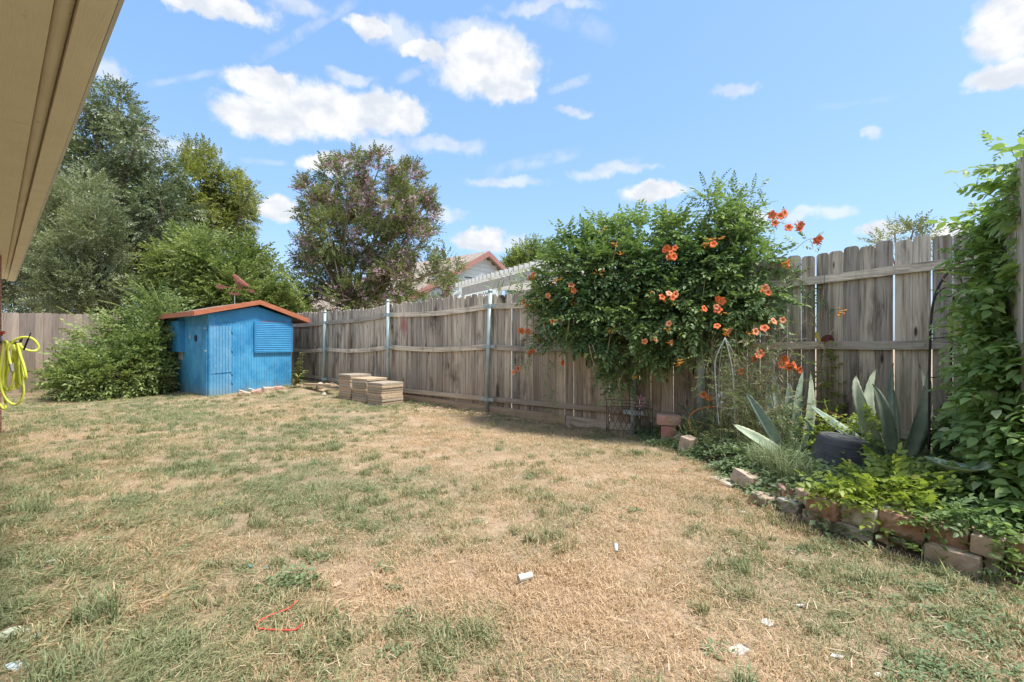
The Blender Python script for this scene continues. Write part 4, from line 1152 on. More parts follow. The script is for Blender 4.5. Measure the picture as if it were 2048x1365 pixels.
FLW = [(1335, 497, 0), (1342, 508, 0), (1350, 497, 0), (1330, 501, 0), (1347, 514, 0), (1338, 516, 0), (1545, 430, 0), (1569, 427, 0), (1549, 447, 0), (1560, 433, 0), (1577, 456, 0), (1598, 458, 0), (1603, 450, 0), (1639, 478, 0), (1634, 482, 0),
       (1427, 489, 0), (1068, 551, 0), (1062, 556, 0), (1143, 571, 1), (1147, 582, 0), (1096, 592, 1), (1050, 607, 0), (1063, 609, 0), (1057, 614, 0), (1106, 643, 1), (1118, 643, 1), (1043, 662, 0), (1056, 664, 0), (1078, 681, 0), (1060, 706, 1), (1064, 703, 0),
       (1036, 738, 1), (1027, 745, 1), (1125, 726, 0), (1338, 588, 1), (1351, 589, 1), (1324, 595, 0), (1345, 596, 0), (1408, 618, 0), (1437, 598, 0), (1444, 603, 0), (1433, 615, 1), (1436, 621, 0), (1530, 577, 1), (1536, 586, 0), (1576, 526, 0),
       (1547, 643, 1), (1565, 641, 1), (1511, 664, 1), (1529, 657, 0), (1434, 653, 0), (1457, 663, 1), (1338, 648, 1), (1289, 683, 1), (1310, 678, 1), (1342, 686, 1), (1516, 712, 0), (1508, 718, 0), (1520, 708, 0), (1567, 717, 0), (1573, 722, 0), (1578, 735, 0),
       (1588, 731, 0), (1599, 741, 0), (1407, 790, 0), (1418, 797, 0), (1481, 744, 0), (1564, 731, 0)]
for x, y, pale in FLW:
    put_flower(x, y, depth_at(x, y) + jitter(.05), sc=random.uniform(.85, 1.12) * (1.0 if x > 1250 else 1.12), pale=bool(pale))
bud_me = MB().add([tuple(v) for v in [(0, 0, 0), (.006, 0, .02), (0, .006, .02), (-.006, 0, .02), (0, -.006, .02), (.0075, 0, .045), (0, .0075, .045), (-.0075, 0, .045), (0, -.0075, .045), (0, 0, .06)]],
                  [(0, 2, 1), (0, 3, 2), (0, 4, 3), (0, 1, 4), (1, 2, 6, 5), (2, 3, 7, 6), (3, 4, 8, 7), (4, 1, 5, 8), (5, 6, 9), (6, 7, 9), (7, 8, 9), (8, 5, 9)]).mesh('bud', M['bud'], smooth=True)
for x, y, k in [(1224, 663, 9), (1355, 726, 10), (1232, 490, 6), (1240, 505, 5), (1195, 545, 6), (1110, 560, 5), (1421, 480, 6), (1412, 492, 6), (1436, 478, 4), (1056, 624, 5), (1072, 600, 5), (1070, 670, 5), (1045, 666, 3), (1075, 585, 6), (1335, 610, 3),
                (1570, 530, 4), (1525, 585, 3), (1680, 621, 5), (1672, 627, 3), (1440, 625, 5), (1340, 655, 3), (1100, 600, 4), (1150, 590, 3), (1275, 752, 4), (1500, 668, 4), (1445, 668, 4), (1600, 448, 4), (1560, 440, 4), (1205, 460, 3), (1145, 608, 3), (1302, 590, 3)]:
    for i in range(k):
        f = Vector((random.gauss(0, 1), -abs(random.gauss(.4, .5)), random.gauss(.1, .7))).normalized()
        dd = depth_at(x, y) + .02 if x < 1650 else 4.85
        put('bud', bud_me, TV, P(x + jitter(7), y + jitter(5), dd) - wpos(TV), f.to_track_quat('Z', 'Y'), random.uniform(.7, 1.1))

# ================================================================== vine on the near right fence
SV = thing('climbing_vine', 'dense bright green climber hanging over the tall fence at right edge', 'vine', (3.3, 3.2, .1))
T_big = [spray(4, .27, .088, .052, 62, .28, .25, n=4, jit=.2, taper=.2) for _ in range(6)]
L = [V_(2058, 330, 22, 3.0), V_(2078, 375, 29, 3.0), V_(2039, 395, 26, 3.3), V_(2019, 430, 24, 3.5), V_(2054, 440, 26, 3.3), V_(2009, 470, 29, 3.5), V_(2024, 520, 31, 3.3), V_(1999, 560, 29, 3.4),
     V_(2034, 580, 29, 3.1), V_(1984, 610, 27, 3.5), V_(2019, 640, 34, 3.2), V_(1989, 680, 32, 3.3), V_(2049, 710, 32, 3.0), V_(1999, 730, 31, 3.4), V_(2034, 770, 38, 3.0), V_(1994, 790, 34, 3.3),
     V_(2054, 830, 36, 2.9), V_(2009, 850, 36, 3.1), V_(1964, 850, 22, 3.5), V_(2064, 890, 38, 2.85), V_(2049, 950, 38, 2.85), V_(2074, 1000, 38, 2.7), V_(2039, 1030, 26, 2.8), V_(2099, 940, 29, 2.7), V_(2104, 430, 26, 2.9),
     V_(2109, 1050, 34, 2.6), V_(2104, 870, 24, 2.7)]
pos, d, ch = crown_points(L, 1050, .4, -.6, 2.0, .8)
dirs = d * .45 + np.array([-.62, -.38, -.12]) + RNG.normal(0, .28, d.shape)
tint = np.array([.35 + .22 * (p[2] - .9) + .4 * nz(p, 2.6, 5) for p in pos])
scatter_mesh('foliage', T_big, pos, dirs, RNG.uniform(.65, 1.15, len(pos)), tint, M['lf_side'], SV, upj=.28, kind='stuff', c3p=.05)
strands(SV, [strand([(2040, 380, 3.1), (2000, 340, 3.2), (1960, 330, 3.2)]), strand([(2050, 350, 3.0), (2020, 300, 3.1), (1975, 292, 3.1)]), strand([(2060, 320, 3.0), (2050, 285, 3.0), (2035, 270, 3.0)]),
             strand([(1990, 450, 3.4), (1950, 430, 3.5), (1915, 440, 3.6)]), strand([(1960, 600, 3.3), (1900, 545, 3.4), (1880, 530, 3.5)]), strand([(1970, 660, 3.2), (1920, 650, 3.2), (1866, 655, 3.3)]),
             strand([(1960, 700, 3.2), (1910, 690, 3.2), (1880, 698, 3.2)]), strand([(1970, 560, 3.3), (1920, 590, 3.4), (1890, 640, 3.5)]), strand([(1960, 500, 3.5), (1925, 500, 3.6), (1905, 520, 3.6)]),
             strand([(2000, 400, 3.2), (1955, 380, 3.3), (1935, 392, 3.4)]), strand([(1980, 760, 3.1), (1910, 750, 3.2), (1870, 770, 3.3)]), strand([(1990, 470, 3.3), (1940, 455, 3.5), (1905, 470, 3.6)])],
        M['stem'], T_big, .10, .62, 'shoot', M['lf_side'], c3p=.12)
mb = MB()
for a, b in (((2000, 1060, 2.9), (2010, 640, 3.2)), ((2025, 1080, 2.8), (2000, 500, 3.3)), ((1985, 1050, 3.0), (1985, 700, 3.2))):
    a, b = P(*a), P(*b); q = [a.lerp(b, k / 6) + Vector((jitter(.04), jitter(.04), 0)) for k in range(7)]
    a.z = .05
    mb.tube(crom(q, 3), .011, 6)
mb.build('woody_stem', M['bark_pale'], SV, smooth=True)
# thin weeds on the fence
# ================================================================== garden bed
BORDER = [(1280, 874, 0), (1345, 896, 0), (1400, 930, 0), (1450, 962, 0), (1500, 990, 0), (1560, 1030, 0), (1610, 1052, 0), (1680, 1078, 0), (1760, 1100, 0), (1850, 1128, 0), (1975, 1165, 0), (2070, 1195, 0)]
BP = [G(*b) for b in BORDER]
def bed_z(x, y):
    # height of the bed soil: positive inside the border, fading at its edge
    best = 9; side = -1
    for a, b in zip(BP, BP[1:]):
        ab = (b - a); t = max(0, min(1, ((x - a.x) * ab.x + (y - a.y) * ab.y) / (ab.x ** 2 + ab.y ** 2)))
        q = a + ab * t; dx, dy = x - q.x, y - q.y; ds = math.hypot(dx, dy)
        if ds < best:
            best = ds; side = 1 if (ab.x * dy - ab.y * dx) > 0 else -1
    return side * best
def in_bed(x, y): return bed_z(x, y) > .02 and x > 1.3
def ZB(x, y):
    d = bed_z(x, y)
    return .13 * sstep(d, .04, .25) * sstep(x, 1.5, 2.2) - .005 + .02 * mnoise.noise(Vector((x * 3, y * 3, 5)))
def build_bed():
    vs, fs = [], []; nx, ny = 46, 60
    xs = np.linspace(1.2, 4.4, nx); ys = np.linspace(2.2, 6.6, ny)
    ok = {}
    for j, y in enumerate(ys):
        for i, x in enumerate(xs):
            if bed_z(x, y) > -.06:
                ok[(i, j)] = len(vs); vs.append((x, y, max(ZB(x, y), ZG(x, y) - .03) + .004))
    for j in range(ny - 1):
        for i in range(nx - 1):
            k = [(i, j), (i + 1, j), (i + 1, j + 1), (i, j + 1)]
            if all(q in ok for q in k): fs.append(tuple(ok[q] for q in k))
    m = simple('dark_bed_soil', (.055, .04, .028), (.13, .095, .065), .95, 22, bscale=60, bd=.01)
    mb = MB(); mb.v = vs; mb.f = fs
    tag(mb.build('garden_bed', m, smooth=True), kind='structure')
build_bed()

# ================================================================== blocks, pavers, boards
M['block_red'] = simple('weathered_red_block', (.34, .20, .145), (.50, .33, .25), .9, 10, bscale=45, bd=.006)
M['block_pink'] = simple('pinkish_block', (.44, .25, .20), (.58, .38, .31), .9, 12, bscale=60, bd=.003)
M['block_tan'] = simple('tan_concrete_block', (.44, .34, .25), (.60, .48, .37), .9, 12, bscale=60, bd=.004)
M['block_grey'] = simple('pale_grey_split_block', (.40, .36, .30), (.60, .56, .47), .9, 14, bscale=40, bd=.008)
M['paver'] = simple('tan_paver', (.42, .32, .215), (.58, .455, .32), .9, 22, bscale=110, bd=.003, vary=.14)
M['paver_grey'] = simple('greyish_paver', (.38, .32, .25), (.50, .43, .34), .9, 22, bscale=110, bd=.003, vary=.14)
def rough_block(name, label, cat, c, ux, L_, W_, H_, mat, group=None, tilt=(0, 0), rag=.008, wedge=.0, seed=0, split=True):
    """retaining-wall block: back narrower than the split front, subdivided and roughened"""
    rr = random.Random(seed)
    ux = Vector(ux).normalized(); uy = Vector((-ux.y, ux.x, 0)); uz = Vector((0, 0, 1))
    nx, ny, nz_ = 6, 4, 4
    idx = {}; vs = []; fs = []
    for i in range(nx + 1):
        for j in range(ny + 1):
            for k in range(nz_ + 1):
                if i in (0, nx) or j in (0, ny) or k in (0, nz_):
                    x = i / nx - .5; y = j / ny - .5; z = k / nz_ - .5
                    w = 1 - wedge * (y + .5)
                    p = Vector((x * L_ * w, y * W_, z * H_))
                    ff = 1.0 if (j == 0 and split) else .25
                    p.y -= rr.uniform(0, rag * 1.6) * ff if j == 0 else 0
                    p += Vector((rr.uniform(-1, 1), rr.uniform(-1, 1), rr.uniform(-1, 1))) * rag * .35 * ff
                    # softened corners
                    e = sum((abs(abs(q) - .5) < 1e-6) for q in (x, y, z))
                    if e >= 2: p *= (1 - .014 * e)
                    idx[(i, j, k)] = len(vs); vs.append(p)
    def quad(a, b, c_, d): fs.append((idx[a], idx[b], idx[c_], idx[d]))
    for i in range(nx):
        for j in range(ny):
            quad((i, j, 0), (i, j + 1, 0), (i + 1, j + 1, 0), (i + 1, j, 0)); quad((i, j, nz_), (i + 1, j, nz_), (i + 1, j + 1, nz_), (i, j + 1, nz_))
        for k in range(nz_):
            quad((i, 0, k), (i + 1, 0, k), (i + 1, 0, k + 1), (i, 0, k + 1)); quad((i, ny, k), (i, ny, k + 1), (i + 1, ny, k + 1), (i + 1, ny, k))
    for j in range(ny):
        for k in range(nz_):
            quad((0, j, k), (0, j, k + 1), (0, j + 1, k + 1), (0, j + 1, k)); quad((nx, j, k), (nx, j + 1, k), (nx, j + 1, k + 1), (nx, j, k + 1))
    me = bpy.data.meshes.new(name)
    me.from_pydata([tuple(v) for v in vs], [], fs); me.materials.append(mat); me.update()
    o = bpy.data.objects.new(name, me)
    o.location = c; o.rotation_euler = (tilt[0], tilt[1], math.atan2(ux.y, ux.x))
    COL.objects.link(o)
    md = o.modifiers.new('bevel', 'BEVEL'); md.width = .004; md.segments = 1; md.limit_method = 'ANGLE'; md.angle_limit = math.radians(50)
    return tag(o, label, cat, group)
GB = 'blocks edging the garden bed'
def edge_block(x0, y0, x1, y1, zbase, H_, W_, mat, label, seed, tilt=(0, 0), wedge=.15, rag=.01):
    """front face runs between two photograph pixels taken at the block's foot"""
    a, b = G(x0, y0, zbase), G(x1, y1, zbase)
    u = (b - a); L_ = u.length; u.normalize(); n = Vector((-u.y, u.x, 0))
    c = (a + b) / 2 + n * W_ / 2; c.z = zbase + H_ / 2
    return rough_block('block', label, 'block', c, u, L_ * .985, W_, H_, mat, GB, tilt, rag, wedge, seed)
# lower course
edge_block(1553, 1018, 1598, 1036, 0, .09, .14, M['block_grey'], 'small pale broken block in the lower row, left of the reddish split-face block', 1)
edge_block(1604, 1042, 1662, 1066, 0, .085, .2, M['block_tan'], 'tan block of the lower row right under the reddish split-face block', 2)
edge_block(1666, 1068, 1745, 1092, -.01, .085, .2, M['block_grey'], 'long low block under the pale grey split-face block', 3)
edge_block(1750, 1094, 1842, 1118, -.02, .085, .2, M['block_tan'], 'low tan block half hidden in grass under the dark red block', 4)
edge_block(1845, 1130, 1962, 1166, -.02, .12, .2, M['block_tan'], 'large smooth tan block standing in the lower row near the right end', 5, rag=.004)
edge_block(1968, 1158, 2000, 1166, -.02, .12, .18, M['block_grey'], 'grey end block of the lower row with a dark gap on its left', 6, rag=.004)
# upper course
zt = .095
edge_block(1611, 1023, 1672, 1044, zt - .015, .125, .20, M['block_red'], 'reddish split-face block of the upper row, second from its left end', 7, tilt=(.03, .06))
edge_block(1590, 1000, 1618, 1018, zt, .09, .20, M['block_tan'], 'tan flat block end behind the reddish split-face block', 17, tilt=(.0, .03))
edge_block(1675, 1040, 1751, 1066, zt - .02, .135, .22, M['block_grey'], 'pale grey-white split-face block, lightest of the upper row', 8, tilt=(.02, .05), rag=.014)
edge_block(1756, 1063, 1850, 1090, zt - .02, .13, .2, M['block_red'], 'dark red split-face block partly covered by creeper leaves', 9, tilt=(.02, .03), rag=.014)
edge_block(1853, 1088, 1938, 1112, zt - .02, .115, .2, M['block_red'], 'brown-red block under overhanging vine, left of the end block', 10, tilt=(.02, .02))
edge_block(1938, 1106, 2006, 1124, zt + .008, .10, .15, M['block_tan'], 'tan top block at the right end of the upper row beside the tall fence', 11, rag=.004, tilt=(0, .04))
edge_block(2010, 1128, 2085, 1150, zt - .03, .13, .2, M['block_red'], 'red block at the very right edge half under leaves', 12)
# loose ones further along
edge_block(1566, 1006, 1620, 1008, .05, .10, .14, M['block_pink'], 'smooth pinkish brick lying flat behind the border, left of the split-face block', 13, rag=.002)
edge_block(1500, 1000, 1532, 1017, 0, .07, .16, M['block_tan'], 'low tan slab with worn top, below the rounded tan block', 14, rag=.01)
edge_block(1462, 968, 1496, 984, .01, .11, .17, M['block_tan'], 'rounded tan block tipped forward at the front of the bed', 15, tilt=(-.25, .15), rag=.004)
edge_block(1490, 962, 1520, 968, .03, .08, .14, M['block_tan'], 'small half-buried tan block behind the rounded tan block', 16, rag=.006)
edge_block(1425, 940, 1460, 948, .0, .05, .14, M['block_tan'], 'flat buried block in the grass of the border', 18)
edge_block(1418, 965, 1460, 985, -.03, .06, .14, M['block_grey'], 'grey flat block sunk in dead grass left of the rounded tan block', 19)
edge_block(1357, 905, 1379, 910, .01, .17, .15, M['block_tan'], 'upright pale tan block near the pink painted block', 20, tilt=(.0, .2), rag=.006)
edge_block(1348, 885, 1370, 888, .04, .10, .14, M['block_tan'], 'small pale block leaning behind the upright tan one', 21, tilt=(.2, -.35), rag=.006)
edge_block(1530, 985, 1565, 995, .02, .08, .14, M['block_tan'], 'tan block hidden behind tall grass right of the rounded one', 22)
# two stacked at the fence
a = G(1338, 886, 0.0)
M['pink_paint'] = simple('pink_painted_block', (.50, .16, .16), (.52, .30, .22), .85, 9, bscale=60, bd=.003)
b1 = rough_block('block', 'round-edged pink painted block at the bottom of the two stacked by the fence', 'block', (a.x, a.y + .02, .10), (1, -.3, 0), .17, .15, .21, M['pink_paint'], None, rag=.004, seed=30, split=False)
b2 = rough_block('block', 'wide salmon block lying on top of the pink painted block', 'block', (a.x, a.y + .02, .268), (1, -.25, 0), .27, .17, .115, M['block_pink'], None, rag=.003, seed=31, split=False, tilt=(0, .03))
# blocks along the shed foot
for i, (x, y, L_, H_, tl, lab) in enumerate([(488, 792, .22, .10, .35, 'tilted tan block at the foot of the blue shed, leftmost of the row'),
                                             (514, 790, .19, .10, -.3, 'tan block leaning right beside the leftmost one at the shed foot'),
                                             (537, 787, .22, .10, .05, 'pinkish flat-topped block in the middle of the row by the shed'),
                                             (556, 785, .18, .07, .0, 'low reddish block right of the middle one by the shed'),
                                             (580, 778, .24, .10, -.1, 'last reddish block at the shed right corner')]):
    d = (1.2 - .06) * F / (y - 682.5); p = Vector(((x - 1024) / F * d, d, 0)); z = ZG(p.x, p.y)
    rough_block('block', lab, 'block', (p.x, p.y, z + .035), (1, .75, 0), L_, .14, H_, M['block_tan' if i % 2 == 0 else 'block_pink'], 'blocks at the foot of the shed', (0.1, tl), seed=40 + i)
tt = MB().tube([P(497, 777, 10.25), P(508, 780, 10.3)], .012, 6)
tag(tt.build('stick', M['galv']), 'short grey rod sticking out between the blocks by the shed', 'rod')

# paver stacks
def paver_stack(px, py, n, a_deg, L_, W_, th, lab, seed, mats, cnt):
    rr = random.Random(seed)
    zg = .05; g = G(px, py, zg)                       # the near lower corner
    a = math.radians(a_deg); u = Vector((math.cos(a), math.sin(a), 0)); v = Vector((-math.sin(a), math.cos(a), 0))
    z = zg - .02
    for i in range(n):
        jx, jy, ja = rr.uniform(-.010, .010), rr.uniform(-.010, .010), rr.uniform(-.025, .025)
        c = g + u * (L_ / 2 + jx) + v * (W_ / 2 + jy); c.z = z + th / 2
        pos = ['top', 'second from top', 'third from top', 'fourth from top', 'fifth from top', 'sixth from top', 'seventh from top', 'eighth from top', 'ninth from top', 'tenth from top', 'eleventh from top', 'twelfth from top'][n - 1 - i]
        if i == 0: pos = 'bottom'
        mb = MB().box((0, 0, 0), (1, 0, 0), (0, 1, 0), (0, 0, 1), L_ / 2, W_ / 2, th / 2 - .0015)
        o = mb.build('paver', rr.choice(mats), bevel=.006)
        o.location = c; o.rotation_euler = (rr.uniform(-.006, .006), rr.uniform(-.006, .006), a + ja)
        tag(o, f'{pos} tan concrete paver of the {lab}', 'paver', 'stacked concrete pavers')
        z += th
PM = [M['paver'], M['paver'], M['paver_grey']]
ANG = 50
paver_stack(764, 814, 9, ANG, .455, .455, .0475, 'right front stack', 5, PM, 0)
paver_stack(733, 808, 10, ANG + 2, .455, .455, .0475, 'middle stack', 6, PM, 0)
paver_stack(701, 803, 11, ANG - 2, .455, .455, .0475, 'tallest stack on the left', 7, PM, 0)
# board and rubble left of the pavers
a, b = P(612, 769, 10.9), P(668, 771, 9.9)
o = MB().bar(a, b, .13, .045).build('board', M['kick'], origin=a.lerp(b, .5)); tag(o, 'pale loose board lying on rubble between the shed and the paver stacks', 'board')
rr = random.Random(3)
rub = [('large pale broken concrete lump under the loose board', 640, 783, .20, 'block_grey'), ('angular tan stone against the left paver stack', 664, 781, .16, 'block_tan'),
       ('small reddish stone on the rubble heap by the pavers', 655, 774, .11, 'block_pink'), ('flat pale chip in front of the rubble heap', 648, 792, .10, 'block_grey')]
for i, (lab, x, y, s, mt) in enumerate(rub):
    g = G(x, y, .08); bm_ = MB()
    ico = [(math.cos(a_) * math.cos(e_), math.sin(a_) * math.cos(e_), math.sin(e_)) for e_ in (-.9, -.2, .5, 1.2) for a_ in np.linspace(0, 2 * math.pi, 7)[:-1]]
    bm_.v = [tuple(Vector(p) * s * .5 * rr.uniform(.75, 1.15)) for p in ico]
    for r in range(3):
        for k in range(6): bm_.f.append((r * 6 + k, r * 6 + (k + 1) % 6, (r + 1) * 6 + (k + 1) % 6, (r + 1) * 6 + k))
    bm_.f += [tuple(range(6))[::-1], tuple(range(18, 24))]
    o = bm_.build('stone', M[mt]); o.location = (g.x, g.y, ZG(g.x, g.y) + s * .25); tag(o, lab, 'stone')

# ================================================================== hose on the pier
M['hose'] = simple('lime_yellow_hose', (.72, .80, .09), (.78, .86, .14), .4, 8, bd=.0002, spec=.5)
M['steel'] = simple('grey_metal', (.42, .43, .42), (.5, .5, .5), .4, 20, metal=.5)
M['red'] = simple('red_tap_handle', (.65, .09, .03), (.7, .12, .05), .5, 20)
hd = 6.05
hose = thing('garden_hose', 'coiled lime yellow garden hose hanging on the brick pier at left edge', 'hose', P(20, 720, hd))
def hp(pts, n=8, closed=False):
    return crom([P(x / 6.5, 650 + y / 6.5, hd + dz) for x, y, dz in pts], n, closed)
mb = MB(); R_ = .0125 * 1.05
R_ = 15 / 6.5 / F * hd
mb.tube(hp([(95, 235, 0), (60, 215, 0), (35, 330, -.02), (5, 560, -.05), (0, 740, -.05), (40, 900, -.04), (110, 1000, -.02), (200, 1038, 0), (270, 990, 0), (305, 880, .02), (295, 760, .03), (270, 600, .04), (230, 400, .04), (215, 250, .03)]), R_, 10)
mb.tube(hp([(60, 215, .0), (95, 240, -.01), (75, 420, -.03), (45, 600, -.04), (40, 740, -.03), (80, 830, -.02), (140, 850, -.02), (190, 810, 0), (240, 800, .02), (215, 780, .02), (205, 600, 0), (195, 400, 0), (180, 260, 0)]), R_, 10)
mb.tube(hp([(125, 235, -.04), (112, 320, -.05), (120, 440, -.06), (150, 540, -.06), (175, 640, -.05), (165, 740, -.04), (120, 850, -.03), (80, 800, -.02), (75, 700, -.01), (100, 610, 0), (150, 500, .01), (175, 400, 0), (175, 260, 0)]), R_, 10)
mb.tube(hp([(150, 250, -.06), (200, 195, -.05), (300, 162, -.03), (400, 172, 0), (470, 225, .03), (502, 290, .05), (480, 330, .04), (420, 342, 0), (340, 325, -.03), (280, 290, -.06), (258, 240, -.06)]), R_, 10)
mb.tube(hp([(230, 240, -.07), (260, 380, -.08), (310, 530, -.08), (340, 680, -.07), (325, 690, -.03), (290, 520, .0), (265, 400, .02), (262, 250, .0)]), R_, 10)
mb.tube(hp([(225, 240, -.03), (235, 400, -.03), (240, 600, -.03), (255, 750, -.02), (275, 770, 0), (290, 700, .02), (280, 500, .03), (260, 300, .02)]), R_, 10)
mb.tube(hp([(120, 235, -.0), (105, 500, .02), (60, 800, .02), (65, 940, .0), (78, 1060, -.02), (50, 1095, -.03), (0, 1040, -.04), (-30, 1000, -.02)]), R_, 10)
mb.tube(hp([(190, 255, .05), (205, 420, .05), (215, 640, .05), (232, 830, .03), (246, 700, .02), (240, 420, .02), (232, 245, .02)]), R_, 10)
tag(mb.build('hose_coil', M['hose'], hose, smooth=True), kind='stuff')
MB().tube(hp([(310, 325, -.07), (335, 260, -.08), (370, 180, -.09)]), R_ * .72, 10).tube(hp([(370, 180, -.09), (400, 105, -.1)]), R_ * .42, 8).build('nozzle', M['black'], hose, smooth=True)
MB().tube(hp([(135, 505, -.075), (165, 610, -.07)]), R_ * 1.25, 12).build('coupling', M['steel'], hose, smooth=True)
MB().tube([P(-8, 684, hd + .1), P(40, 687, hd)], .014, 8).tube([P(40, 687, hd), P(44, 676, hd)], .012, 8).build('hose_hook', M['black'], hose)
tap = thing('tap', 'outdoor tap with red wheel handle above the yellow hose', 'tap', P(3, 672, hd))
mb = MB().tube([P(-6, 672, hd + .1), P(3, 672, hd + .05), P(4, 678, hd + .05), P(4, 690, hd + .04)], .012, 8)
mb.build('spout', M['galv'], tap, smooth=True)
mb = MB(); c = P(5.5, 666, hd)
mb.tube([c + Vector((math.cos(a) * .026, math.sin(a) * .012, math.sin(a) * .018)) for a in np.linspace(0, 6.283, 13)[:-1]], .007, 6, closed=True)
mb.tube([c, P(3, 672, hd + .03)], .008, 6); mb.bar(c - Vector((.026, 0, 0)), c + Vector((.026, 0, 0)), .01, .01)
mb.build('handle', M['red'], tap)

# ================================================================== weather vane on the shed roof
M['rust'] = simple('rusty_iron', (.20, .075, .055), (.32, .13, .09), .8, 14, bscale=60, bd=.002)
wd = 10.95
def wp(x, y, dz=0): return P(410 + x / 17.07, 530 + y / 17.07, wd + dz)
vane = thing('weather_vane', 'rusty bird weather vane with arrow on a thin rod above the shed roof', 'weather vane', wp(1015, 1290))
def flat(pts, name, th=.008, mat='rust'):
    q = [wp(x, y) for x, y in pts]; n = len(q)
    vs = [p - Vector((0, th / 2, 0)) for p in q] + [p + Vector((0, th / 2, 0)) for p in q]
    return MB().add(vs, [tuple(range(n))[::-1], tuple(range(n, 2 * n))] + [(i, (i + 1) % n, n + (i + 1) % n, n + i) for i in range(n)]).build(name, M[mat], vane)
MB().tube([wp(1010, 1420), wp(1012, 1040)], .008, 8).build('rod', M['galv'], vane)
MB().tube([wp(1015, 1040), wp(1050, 780)], .010, 8).build('spindle', M['rust'], vane)
# bird body with some thickness
mb = MB(); outline_t = [(925, 350), (985, 308), (1040, 330), (1150, 400), (1260, 500), (1380, 600), (1450, 670), (1530, 730)]
outline_b = [(925, 352), (950, 420), (990, 480), (1020, 600), (1090, 680), (1200, 745), (1330, 745), (1510, 775)]
rings = []
for (a, b) in zip(outline_t, outline_b):
    A, B = wp(*a), wp(*b); c = (A + B) / 2; h = (A - B) / 2; th = max(.006, h.length * .45)
    rings.append([c + h * math.cos(t) + Vector((0, 1, 0)) * th * math.sin(t) for t in np.linspace(0, 2 * math.pi, 9)[:-1]])
vs = [p for r in rings for p in r]
fs = [(i * 8 + k, i * 8 + (k + 1) % 8, (i + 1) * 8 + (k + 1) % 8, (i + 1) * 8 + k) for i in range(7) for k in range(8)] + [tuple(range(8))[::-1], tuple(range(56, 64))]
mb.add(vs, fs).build('bird_body', M['rust'], vane)
flat([(925, 350), (900, 368), (945, 385)], 'beak')
MB().tube([wp(1130, 700), wp(1120, 770), wp(1095, 830)], .010, 6).tube([wp(1180, 740), wp(1250, 800)], .007, 6).build('legs', M['rust'], vane)
MB().tube([wp(670, 750), wp(1010, 800), wp(1500, 860), wp(1560, 900)], .010, 6).build('arrow_shaft', M['rust'], vane)
flat([(385, 660), (470, 700), (480, 668), (545, 705), (560, 668), (610, 710), (625, 680), (680, 745), (640, 800), (590, 850), (560, 810), (500, 830), (470, 790), (385, 800), (430, 745), (370, 735)], 'arrow_tail')
flat([(1500, 900), (1560, 840), (1640, 850), (1700, 920), (1640, 960), (1550, 970)], 'arrow_head')
flat([(770, 930), (860, 950), (900, 905), (940, 960), (1000, 975), (1100, 960), (1150, 935), (1160, 1000), (1240, 1010), (1120, 1050), (1000, 1030), (880, 1020)], 'compass_arms')

# ================================================================== pot, agaves
M['pot'] = simple('charcoal_plastic_pot', (.075, .078, .085), (.11, .115, .12), .6, 9, bscale=200, bd=.0006, spec=.35)
pd = 4.12; pc = P(1676, 935, pd); pc.z = ZB(pc.x, pc.y)
pot = thing('plant_pot', 'charcoal ribbed plastic pot turned upside down in the bed', 'pot', pc)
H_ = .30
prof = [(.268, -.03), (.262, .0), (.265, .004), (.262, .02), (.258, .022), (.2375, .115), (.2415, .117), (.2405, .121), (.2335, .150), (.2285, .152), (.214, .205), (.217, .208), (.215, .212), (.200, .252), (.192, .262), (.180, .264), (.165, .257), (.150, .257), (.148, .262), (.135, .262), (.132, .257), (.03, .257), (.028, .262), (.001, .262)]
R = Matrix.Rotation(math.radians(5), 4, 'X') @ Matrix.Rotation(math.radians(5), 4, 'Y')
prof = [(r_ * .86, z_ * .99) for r_, z_ in prof]
mb = MB().lathe(prof, (0, 0, 0), 72); mb.v = [tuple(pc + (R @ Vector(v))) for v in mb.v]
o = mb.build('pot_body', M['pot'], pot)
M['agave'] = None
m, t, b = newmat('agave_leaf')
at = t.node('ShaderNodeAttribute'); at.attribute_name = 'across'; al = t.node('ShaderNodeAttribute'); al.attribute_name = 'along'
g_ = t.node('ShaderNodeNewGeometry'); tcn = t.node('ShaderNodeTexCoord')
oi = t.node('ShaderNodeObjectInfo')
n1 = t.noise(t.v('MULTIPLY', tcn.outputs['Object'], (3, 3, 3)), 1.5, 4, .6)
c = t.mix(t.smooth(n1, .35, .65), (.32, .41, .33), (.52, .60, .50))
c = t.mix(t.m('MULTIPLY', t.smooth(t.m('ABSOLUTE', at.outputs['Fac']), .86, .97), .7), c, (.50, .50, .36))
c = t.mix(t.smooth(al.outputs['Fac'], .90, .985), c, (.10, .06, .04))
c = t.mix(1.0, c, t.ramp(oi.outputs['Random'], [(0, (.85, .92, .95)), (1, (1.2, 1.15, 1.0))]), 'MULTIPLY')
t.l.new(c, b.inputs['Base Color']); b.inputs['Roughness'].default_value = .55; b.inputs['Specular IOR Level'].default_value = .35
bump(t, b, t.noise(t.v('MULTIPLY', tcn.outputs['Object'], (1, 1, 1)), 26, 3), .003, .5)
M['agave'] = m
